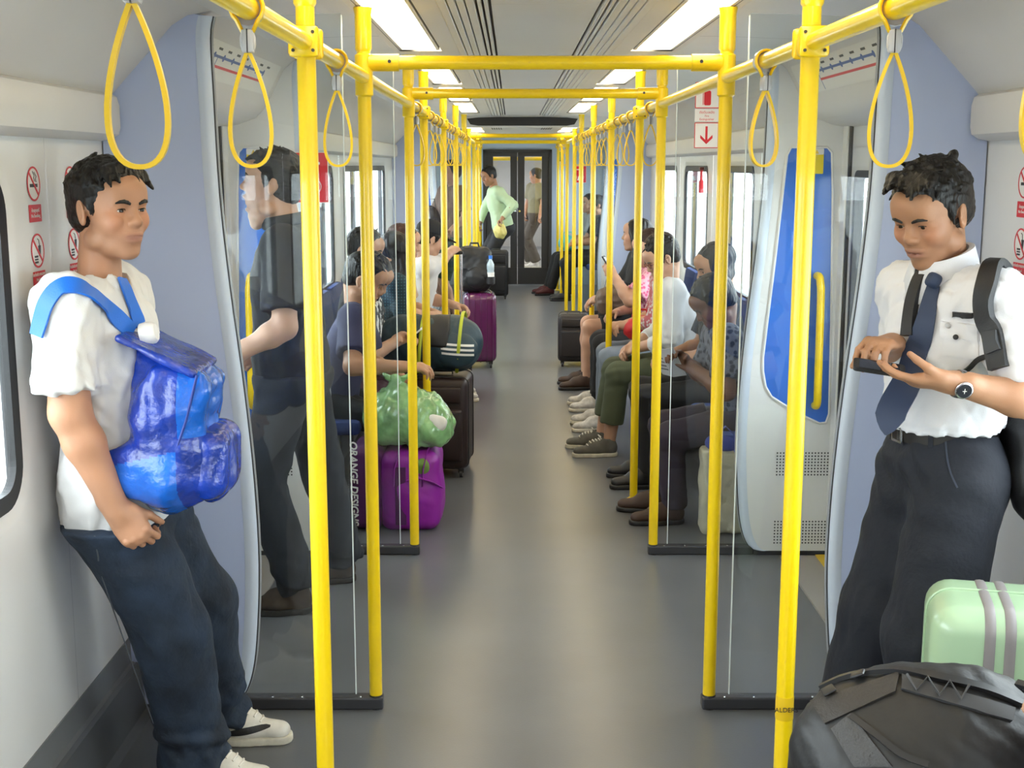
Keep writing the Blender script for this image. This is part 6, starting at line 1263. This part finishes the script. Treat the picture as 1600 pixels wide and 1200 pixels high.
def hard_case(name, label, loc, rz, w_, d_, h_, m, ribs=7, handle=0.0, m_rib=None, zip_=True):
    t = empty(name, loc, rz); tag(t, label, 'suitcase')
    MB().box((0, 0, 0.05 + (h_ - 0.05) / 2), (w_, d_, h_ - 0.05), 0.055, seg=6).build('shell', m, t, smooth=True)
    for i in range(ribs):
        x = (i - (ribs - 1) / 2) * w_ * 0.72 / max(1, ribs - 1)
        MB().tube([(x, y, z) for y, z in rrect(-d_ / 2 - 0.0005, 0.05 - 0.0005, d_ / 2 + 0.0005, h_ + 0.0005, 0.055, 6)], 0.005, 6, closed=True).build('rib', m_rib or m, t, smooth=True)
    MB().tube([(x, 0.02, z) for x, z in rrect(-w_ / 2 - 0.001, 0.049, w_ / 2 + 0.001, h_ + 0.001, 0.055, 6)], 0.006 if zip_ else 0.003, 8, closed=True).build('zipper', M_DARK if zip_ else m, t, smooth=True)
    MB().tube([(-0.06, 0, h_ - 0.004), (-0.05, 0, h_ + 0.018), (0.05, 0, h_ + 0.018), (0.06, 0, h_ - 0.004)] if zip_ else [(w_ / 2 - 0.004, 0, h_ * 0.5 - 0.06), (w_ / 2 + 0.018, 0, h_ * 0.5 - 0.05), (w_ / 2 + 0.018, 0, h_ * 0.5 + 0.05), (w_ / 2 - 0.004, 0, h_ * 0.5 + 0.06)], [(0.009, 0.006)] * 4, 8).build('carry_handle', M_BLACK, t, smooth=True)
    MB().box((w_ / 2 + 0.004, 0.0, h_ * 0.62), (0.012, 0.03, 0.05), 0.005).build('lock', M_DARK, t, smooth=True)
    for x in (-1, 1):
        for y in (-1, 1):
            fk = MB().box((x * (w_ / 2 - 0.05), y * (d_ / 2 - 0.045), 0.045), (0.03, 0.035, 0.03), 0.006).build('wheel_housing', M_BLACK, t); MB().lathe([(0.012, -0.009), (0.024, -0.008), (0.024, 0.008), (0.012, 0.009)], (x * (w_ / 2 - 0.05), y * (d_ / 2 - 0.045), 0.024), 14, Matrix.Rotation(R(90), 3, 'Y')).build('wheel', M_DARK, fk, smooth=True)
    if handle:
        for s2 in (-1, 1): MB().tube([(s2 * w_ * 0.25, d_ / 2 - 0.04, h_ - 0.02), (s2 * w_ * 0.25, d_ / 2 - 0.04, h_ + handle)], 0.008, 8).build('handle_tube', M_CHROME, t, smooth=True)
        MB().box((0, d_ / 2 - 0.04, h_ + handle), (w_ * 0.6, 0.03, 0.028), 0.01).build('grip', M_BLACK, t, smooth=True)
    return t
soft_case('suitcase', 'dark maroon wheeled suitcase under the striped duffel on the left', (-0.375, 6.74, 0), R(-4), 0.30, 0.40, 0.535, mat('maroon_nylon', (0.022, 0.010, 0.010), 0.45, bump=0.15, bscale=350, vary=0.2))
hard_case('suitcase', 'glossy purple hard shell suitcase under the black bag on the left', (-0.275, 10.40, 0), R(6), 0.27, 0.40, 0.62, mat('purple_shell', (0.10, 0.012, 0.075), 0.15, coat=0.8), 5, 0.0)
soft_case('suitcase', 'black suitcase on the floor before the person in green shirt', (-0.20, 15.75, 0), 0, 0.30, 0.24, 0.60, M_BLKN, handle=0.0)
soft_case('suitcase', 'black trolley suitcase with raised chrome handle by the capped person', (-0.43, 9.12, 0), R(3), 0.26, 0.26, 0.52, M_BLKN, handle=0.50)
soft_case('suitcase', 'small dark brown suitcase at the knees on the right', (0.515, 10.45, 0), R(-3), 0.25, 0.34, 0.43, mat('brown_black_nylon', (0.018, 0.013, 0.013), 0.5, bump=0.15, bscale=300))
# near right: mint hard case
hard_case('suitcase', 'mint green hard suitcase with grey straps at the right edge', (1.105, 2.585, 0), R(-14), 0.40, 0.27, 0.735, mat('mint_shell', (0.36, 0.51, 0.33), 0.30, coat=0.35, vary=0.08, vscale=3), 0, 0.0, zip_=False)
ms_ = C.objects.get('suitcase.005') or [o for o in C.objects if o.name.startswith('suitcase')][-1]
for k, x in enumerate((-0.085, -0.045)):
    MB().tube([(x, y, z) for y, z in rrect(-0.1355, 0.0495, 0.1355, 0.7355, 0.056, 6)], [(0.0035, 0.011)] * 28, 8, closed=True, flat=(1, 0, 0)).build('grey_strap', mat('strap_grey', (0.22, 0.20, 0.20), 0.5), ms_, smooth=True)
# ---- magenta duffel
def magenta_bag():
    b = np.array((-0.525, 5.70, 0.0)); t = empty('duffel_bag', tuple(b)); tag(t, 'bright magenta duffel bag with white lettering on the floor, left', 'bag'); m = mat('magenta_nylon', (0.26, 0.012, 0.30), 0.45, bump=0.2, bscale=30, vary=0.15); md = mat('dark_plum_nylon', (0.075, 0.010, 0.085), 0.5, bump=0.15, bscale=40)
    ridf = folds(0.010, 26, 41, 3)
    F = Fld(); F.box(b + (0.06, 0, 0.185), (0.135, 0.16, 0.185), 0.055, k=0.02); F.ell(b + (0.085, -0.03, 0.16), (0.125, 0.15, 0.16), k=0.04); F.plane(b + (0, 0, 0.001), (0, 0, -1)); F.disp.append(lambda p: -0.5 * np.abs(ridf(p))); F.build('bag', m, 0.008, t, b)
    F = Fld(); F.box(b + (-0.135, 0, 0.20), (0.075, 0.155, 0.195), 0.045, k=0.02); F.plane(b + (0, 0, 0.001), (0, 0, -1)); F.disp.append(folds(0.004, 30, 42)); F.build('end_panel', md, 0.008, t, b)
    MB().box((0.02, -0.165, 0.17), (0.05, 0.006, 0.27), 0.002).build('trim_band', md, t)
    for x in (-0.01, 0.12): MB().tube([(x, -0.165, 0.22), (x + 0.005, -0.18, 0.30), (x + 0.02, -0.13, 0.365), (x + 0.03, -0.06, 0.385)], [(0.016, 0.003)] * 4, 8).build('strap', m, t, smooth=True)
    MB().tube([(0.05, -0.172, 0.245), (0.10, -0.18, 0.262), (0.16, -0.172, 0.24), (0.195, -0.11, 0.20)], [(0.02, 0.004)] * 4, 8).build('grab_handle', m, t, smooth=True)
    G = Fld(); G.ell(b + (0.12, -0.155, 0.305), (0.035, 0.014, 0.04)); G.ell(b + (0.075, -0.158, 0.24), (0.03, 0.012, 0.035)); G.build('green_lining', mat('lime_cloth', (0.14, 0.24, 0.04), 0.7), t, base_off(b)) if False else G.build('green_lining', mat('lime_cloth', (0.14, 0.24, 0.04), 0.7), 0.006, t, b)
    Mx = frame((-0.192, -0.158, 0.23), (0, 0, -1), (1, 0, 0))
    text_mesh('lettering', 'ORANGE DESIGNS', 0.047, M_SIGNW, Mx @ Matrix.Translation((0, 0, 0.002)), t, t=0.001, shear=0.2, bold=0.0012); text_mesh('small_lettering', '· · · · · · · · · · · · · · · ·', 0.02, M_SIGNW, Mx @ Matrix.Translation((0, -0.024, 0.002)), t, t=0.001)
magenta_bag()
def green_plastic():
    b = np.array((-0.50, 5.66, 0.37)); t = empty('plastic_bag', tuple(b)); tag(t, 'pale green plastic bag of vegetables on the magenta duffel', 'bag')
    m = mat('green_film', (0.30, 0.58, 0.24), 0.22, coat=0.6, bump=0.5, bscale=22, vary=0.45, vscale=14); m.node_tree.nodes['Principled BSDF'].inputs['Transmission Weight'].default_value = 0.25
    r1 = folds(0.016, 24, 51, 3); r2 = folds(0.007, 65, 52, 3)
    F = Fld(); F.ell(b + (0.02, 0.03, 0.14), (0.19, 0.15, 0.13), k=0.04); F.ell(b + (0.12, 0.0, 0.09), (0.115, 0.12, 0.09), k=0.05); F.ell(b + (-0.08, 0.0, 0.13), (0.10, 0.12, 0.13), k=0.04); F.cap(b + (-0.02, 0, 0.24), b + (-0.03, 0, 0.315), 0.05, 0.025, k=0.05); F.plane(b + (0, 0, 0.012), (0, 0, -1), 0.02)
    F.disp += [lambda p: -np.abs(r1(p)) + 0.004, lambda p: -np.abs(r2(p))]; F.build('film', m, 0.007, t, b)
    G = Fld(); G.cap(b + (-0.03, 0, 0.30), b + (-0.08, -0.02, 0.34), 0.018, 0.012, k=0.02); G.cap(b + (-0.03, 0, 0.30), b + (0.03, 0.0, 0.335), 0.018, 0.01, k=0.02); G.disp.append(folds(0.006, 90, 53)); G.build('tied_handles', m, 0.006, t, b)
    G = Fld(); G.ell(b + (0.155, -0.095, 0.13), (0.05, 0.022, 0.045)); G.disp.append(folds(0.006, 50, 54)); G.build('white_package', mat('white_package', (0.62, 0.60, 0.55), 0.4), 0.007, t, b)
green_plastic()
def striped_duffel():
    b = np.array((-0.425, 6.72, 0.55)); t = empty('duffel_bag', tuple(b)); tag(t, 'dark teal duffel bag with three white stripes on the maroon suitcase', 'bag'); m = mat('teal_nylon', (0.022, 0.050, 0.070), 0.5, bump=0.25, bscale=40, vary=0.2); mk = M_BLKN
    F = Fld(); F.cap(b + (-0.16, 0.0, 0.158), b + (0.12, -0.02, 0.156), 0.150, 0.148, k=0.02, sq=((0, 0, 1), 1.0)); F.plane(b + (0, 0, 0.006), (0, 0, -1), 0.02); F.disp += [folds(0.008, 22, 61), folds(0.004, 60, 62)]; F.build('bag', m, 0.008, t, b)
    G = Fld(); G.cap(b + (-0.04, -0.01, 0.157), b + (0.10, -0.02, 0.157), 0.156, 0.154, k=0.02, flat=2); G.plane(b + (0, 0, 0.15), (0, 0, -1), 0.02); G.disp.append(folds(0.006, 30, 63)); G.build('black_top_panel', mk, 0.008, t, b)
    G = Fld(); G.cap(b + (0.10, 0.02, 0.150), b + (0.165, 0.03, 0.145), 0.140, 0.105, k=0.02); G.disp.append(folds(0.007, 28, 66)); G.plane(b + (0, 0, 0.006), (0, 0, -1), 0.02); G.build('black_end', mk, 0.008, t, b)
    pk = Fld(); pk.ell(b + (0.13, -0.125, 0.135), (0.115, 0.055, 0.10), k=0.02); pk.disp.append(folds(0.004, 40, 64)); po = pk.build('end_pocket', m, 0.007, t, b)
    for bb, rng, zz, dz in ((surf([po]), (0.045, 0.225), (0.175, 0.150, 0.125), -0.012),):
        for z in zz:
            vs = []; g = MB()
            for i in range(12):
                x = rng[0] + (rng[1] - rng[0]) * i / 11
                for q in (-0.006, 0.006):
                    loc, n_, i_, d_ = bb.ray_cast(Vector(b) + Vector((x, -0.5, z + q + dz * i / 11)), Vector((0, 1, 0))); vs.append(tuple((loc if loc is not None else Vector(b) + Vector((x, -0.16, z + q))) - Vector(b) + Vector((0, -0.0025, 0))))
            g.add(vs, [(2 * i, 2 * i + 2, 2 * i + 3, 2 * i + 1) for i in range(11)]).build('stripe', M_SIGNW, t)
    for k in range(3): MB().box((-0.075 + 0.014 * k, -0.148, 0.15), (0.008, 0.004, 0.07), 0, Matrix.Rotation(R(35), 3, 'Y')).build('stripe', M_SIGNW, t)
    ml = mat('lime_webbing', (0.45, 0.50, 0.03), 0.6)
    for x in (-0.06, 0.145): MB().tube([(x + 0.03 * math.sin(a * 0.5), -0.01 - 0.172 * math.cos(a), 0.158 + 0.168 * math.sin(a)) for a in np.linspace(-1.1, 2.6, 22)], [(0.003, 0.009)] * 22, 8, flat=(1, 0, 0)).build('lime_strap', ml, t, smooth=True)
striped_duffel()
def black_bag(loc, label, s_=1.0, bottle=False):
    b = np.array(loc, float); t = empty('backpack', tuple(b)); tag(t, label, 'backpack'); F = Fld(); F.box(b + (0, 0, 0.17 * s_), (0.13 * s_, 0.11 * s_, 0.17 * s_), 0.06 * s_, k=0.03); F.ell(b + (0.05 * s_, -0.08 * s_, 0.12 * s_), (0.11 * s_, 0.07 * s_, 0.11 * s_), k=0.03); F.plane(b + (0, 0, 0.002), (0, 0, -1)); F.disp += [folds(0.010, 30, 71), folds(0.005, 70, 72)]; F.build('bag', M_BLKN, 0.009, t, b)
    G = Fld(); G.ell(b + (0.02, -0.12 * s_, 0.11 * s_), (0.08 * s_, 0.04 * s_, 0.085 * s_)); G.disp.append(folds(0.005, 50, 73)); G.build('front_pocket', M_BLKN, 0.009, t, b); MB().tube([(-0.04, 0, 0.335 * s_), (-0.03, 0, 0.37 * s_), (0.03, 0, 0.37 * s_), (0.04, 0, 0.335 * s_)], 0.008, 8).build('loop_handle', M_BLACK, t, smooth=True); return t
bb_ = black_bag((-0.31, 10.38, 0.63), 'bulky black bag on the purple hard shell suitcase', 1.05)
MB().lathe([(0.02, 0.0), (0.036, 0.012), (0.037, 0.07), (0.033, 0.07), (0.03, 0.02)], (0.135, -0.13, 0.055), 16).build('bottle_pocket', M_BLKN, bb_, smooth=True)
wb = empty('water_bottle', (-0.175, 10.25, 0.705)); tag(wb, 'small water bottle with blue cap beside the black bag', 'bottle')
mw = mat('bottle_plastic', (0.55, 0.68, 0.75), 0.1, coat=0.5, alpha=0.75); MB().lathe([(0.026, 0), (0.031, 0.01), (0.031, 0.09), (0.028, 0.10), (0.031, 0.11), (0.031, 0.15), (0.013, 0.185), (0.013, 0.195)], n=18).build('bottle', mw, wb, smooth=True)
MB().lathe([(0.0155, 0.193), (0.0155, 0.222)], n=14).build('cap', mat('cap_blue', (0.02, 0.16, 0.62), 0.35), wb, smooth=True); MB().lathe([(0.0315, 0.045), (0.0318, 0.085)], n=18).build('label_band', M_SIGNW, wb, smooth=True)
black_bag((0.98, 7.25, 0.0), 'small black bag on the floor under the person in olive trousers', 0.9)
# ---- cream tote
def tote():
    b = np.array((0.955, 5.56, 0.0)); t = empty('tote_bag', tuple(b)); tag(t, 'cream cloth tote bag standing on the floor by the right partition', 'bag'); F = Fld(); F.box(b + (0, 0, 0.20), (0.10, 0.07, 0.20), 0.03); F.disp += [folds(0.008, 24, 81), folds(0.004, 60, 82)]; F.plane(b + (0, 0, 0.385), (0, 0, 1)); F.plane(b + (0, 0, 0.001), (0, 0, -1)); F.build('bag', mat('cream_cloth', (0.55, 0.52, 0.40), 0.85, bump=0.15, bscale=200, vary=0.15), 0.008, t, b)
    for y in (-0.05, 0.05): MB().tube([(-0.045, y, 0.36), (-0.04, y, 0.46), (0.0, y, 0.50), (0.04, y, 0.46), (0.045, y, 0.36)], [(0.010, 0.003)] * 5, 8).build('handle', mat('blue_webbing', (0.03, 0.05, 0.28), 0.7), t, smooth=True)
    G = Fld(); G.ell(b + (0, 0, 0.41), (0.085, 0.055, 0.045)); G.disp.append(folds(0.006, 50, 83)); G.build('blue_cloth', mat('blue_cloth', (0.03, 0.05, 0.26), 0.8), 0.008, t, b)
tote()
# ---- near trekking backpack
def trek():
    b = np.array((0.715, 1.98, 0.018)); t = empty('backpack', tuple(b)); tag(t, 'large black trekking backpack at the lower right corner', 'backpack'); mg = mat('grey_mesh', (0.05, 0.05, 0.052), 0.6, bump=0.4, bscale=260); mb = mat('charcoal_ripstop', (0.010, 0.010, 0.011), 0.5, bump=0.25, bscale=30, vary=0.25, vscale=12)
    def xy(dx, dy, z): return b + np.array((dx, dy, z))
    F = Fld(); F.cap(xy(-0.10, 0.0, 0.22), xy(-0.09, 0.0, 0.635), 0.155, 0.155, k=0.05); F.cap(xy(0.0, -0.01, 0.22), xy(0.02, -0.01, 0.645), 0.17, 0.165, k=0.06); F.cap(xy(0.12, -0.03, 0.2), xy(0.16, -0.03, 0.60), 0.17, 0.155, k=0.06); F.cap(xy(0.22, -0.03, 0.2), xy(0.27, -0.03, 0.57), 0.15, 0.13, k=0.06); F.plane(xy(0, 0, -0.017), (0, 0, -1)); F.disp += [folds(0.008, 20, 91), folds(0.004, 55, 92)]; F.build('bag', mb, 0.008, t, b)
    bag = t.children[0]; bv = surf([bag])
    def pl(pix, lift=0.006): return lay(bv, pix, lift)
    def strip(name, pix, w_, th, m, lift=0.006):
        p = pl(pix, lift)
        if len(p) > 2: return ribbon(name, smooth_path(p, 4), w_, th, m, t, b)
    patch_on(bv, 'lid_panel', [(1268, 1098), (1405, 1053), (1400, 1082), (1290, 1132)], mat('dark_panel', (0.026, 0.023, 0.022), 0.55, bump=0.2, bscale=200), 0.005, t, b)
    patch_on(bv, 'mesh_pocket', [(1300, 1140), (1330, 1116), (1395, 1198), (1335, 1198)], mg, 0.005, t, b)
    strip('side_zip', [(1252, 1110), (1285, 1078), (1330, 1060), (1400, 1052), (1470, 1062), (1540, 1080), (1595, 1104)], 0.014, 0.008, M_BLACK, 0.006)
    strip('seam', [(1330, 1120), (1370, 1150), (1410, 1180), (1450, 1195)], 0.01, 0.006, M_BLACK, 0.004)
    patch_on(bv, 'daisy_webbing', [(1410, 1056), (1585, 1108), (1580, 1128), (1408, 1078)], mat('grey_webbing', (0.035, 0.035, 0.038), 0.6), 0.005, t, b)
    cord = mat('cord_grey', (0.05, 0.05, 0.052), 0.6)
    zz = [(1420, 1060), (1434, 1084), (1448, 1064), (1466, 1092), (1482, 1070), (1500, 1098), (1512, 1076)]; p = pl(zz, 0.010)
    if len(p) > 3: MB().tube([tuple(q - b) for q, _ in p], 0.0024, 6).build('bungee_cord', cord, t, smooth=True)
    for x, y in ((1298, 1086), (1344, 1061)):
        for p_, n_ in pl([(x, y)], 0.010): MB().box(tuple(p_ - b), (0.024, 0.024, 0.006), 0.003, Vector(n_).to_track_quat('Z', 'Y').to_matrix()).build('buckle', M_BLACK, t, smooth=True)
    for p_, n_ in pl([(1246, 1100)], 0.008):
        MB().box(tuple(p_ - b + np.array((-0.014, -0.005, 0.010))), (0.030, 0.016, 0.034), 0.005, Matrix.Rotation(R(-25), 3, 'Y')).build('side_buckle', M_BLACK, t, smooth=True)
        q = p_ - b; MB().tube([tuple(q), tuple(q + np.array((-0.03, -0.02, -0.05))), tuple(q + np.array((-0.05, -0.03, -0.10)))], 0.003, 6).build('pull_cord', M_BLACK, t, smooth=True)
trek()
phone((0.788, 1.715, 0.872), (0.25, -0.9, 0.2), (-0.75, 0.1, 0.65), 'dark phone in the hand at the lower right edge')
# ---- held by the seated passengers
phone(tuple(L2.J['wrR'] * 0.5 + L2.J['wrL'] * 0.5 + np.array((0.085, 0, 0.035))), (0, -1, 0), (0.8, 0, 0.6), 'white phone held by the person in patterned top', M_SIGNW)
phone(tuple(R5.J['wrL'] + nrm(R5.J['wrL'] - R5.J['elL']) * 0.085 + np.array((0.0, 0.03, 0.02))), (0.3, 0.9, 0), (-0.5, 0.1, 0.8), 'dark phone raised by the person in pink')
def leaflet():
    c = R1.J['wrL'] * 0.5 + R1.J['wrR'] * 0.5 + np.array((-0.10, 0.0, 0.01)); t = empty('leaflet', tuple(c)); tag(t, 'folded grey printed leaflet held by the person in purple trousers', 'leaflet'); Mx = frame((0, 0, 0), (0.55, -0.8, 0), (-0.45, -0.3, 0.85)); mp = mat('newsprint', (0.50, 0.50, 0.52), 0.7)
    MB().prism([(-0.075, -0.08), (0.0, -0.085), (0.0, 0.075), (-0.075, 0.08)], 0.002, Mx).build('page', mp, t); MB().prism([(0.0, -0.085), (0.075, -0.08), (0.075, 0.08), (0.0, 0.075)], 0.002, Mx @ Matrix.Rotation(R(18), 4, 'Y')).build('page', mp, t)
    for k in range(5): MB().box(tuple(Mx @ Vector((-0.037, 0.045 - k * 0.022, 0.0026))), (0.055, 0.007, 0.0008), 0, Mx.to_3x3()).build('print_line', mat('print_grey', (0.12, 0.12, 0.13), 0.7), t)
leaflet()
def cloth_bag(name, label, loc, r, m, seed, cat='bag', handle=True, mh=None, h=0.008):
    b = np.array(loc, float); t = empty(name, tuple(b)); tag(t, label, cat); F = Fld(); F.ell(b + (0, 0, r[2]), r); F.disp += [folds(0.010, 32, seed), folds(0.005, 75, seed + 1)]; F.build('bag', m, h, t, b)
    if handle: MB().tube([(-r[0] * 0.5, 0, r[2] * 1.85), (-r[0] * 0.35, 0, r[2] * 2.4), (r[0] * 0.35, 0, r[2] * 2.4), (r[0] * 0.5, 0, r[2] * 1.85)], 0.006, 8).build('handle', mh or m, t, smooth=True)
    return t
cloth_bag('plastic_bag', 'crumpled yellow bag in the hand of the person in green shirt', GM.J['wrL'] + np.array((-0.03, -0.03, -0.27)), (0.085, 0.06, 0.10), mat('yellow_film', (0.75, 0.66, 0.22), 0.4, bump=0.4, bscale=30), 101)
cloth_bag('shoulder_bag', 'turquoise bag on the lap of the far grey shirted person', (0.72, 16.3, 0.56), (0.13, 0.10, 0.10), mat('turquoise_cloth', (0.08, 0.52, 0.60), 0.6), 103, h=0.012)
cloth_bag('handbag', 'brown handbag on the lap of the person in black top', (0.74, 9.2, 0.55), (0.13, 0.12, 0.12), mat('brown_bag', (0.13, 0.085, 0.06), 0.6), 105, mh=mat('grey_handle', (0.3, 0.3, 0.3), 0.5))
cloth_bag('handbag', 'small red bag on the lap of the floral blouse', (0.80, 7.80, 0.56), (0.10, 0.09, 0.085), mat('red_bag', (0.55, 0.012, 0.02), 0.5), 107, mh=mat('red_bag', (0.5, 0.01, 0.02), 0.5))
cloth_bag('backpack', 'made-up dark brown pear shaped bag standing in for the shaded partition inset', (-0.83, 13.0, 0.90), (0.10, 0.07, 0.17), mat('inset_shade_brown', (0.022, 0.012, 0.010), 0.6), 109, mh=M_BLACK, h=0.012)  # invented bag; its dark shape stands for the partition inset in shade
# ---- red window hammer on the right pillar
eh = empty('emergency_hammer', (CX + HW - 0.02, 8.98, 1.47)); tag(eh, 'small red emergency hammer on the right window pillar', 'hammer')
MB().box((0, 0, 0.03), (0.03, 0.05, 0.09), 0.006).build('holder', M_RED, eh, smooth=True); MB().tube([(0, 0, 0.07), (0, 0, 0.15)], 0.010, 8).build('handle', M_RED, eh, smooth=True); MB().box((0, 0, 0.155), (0.03, 0.06, 0.022), 0.005).build('head', mat('hammer_dark', (0.12, 0.02, 0.02), 0.4), eh, smooth=True)
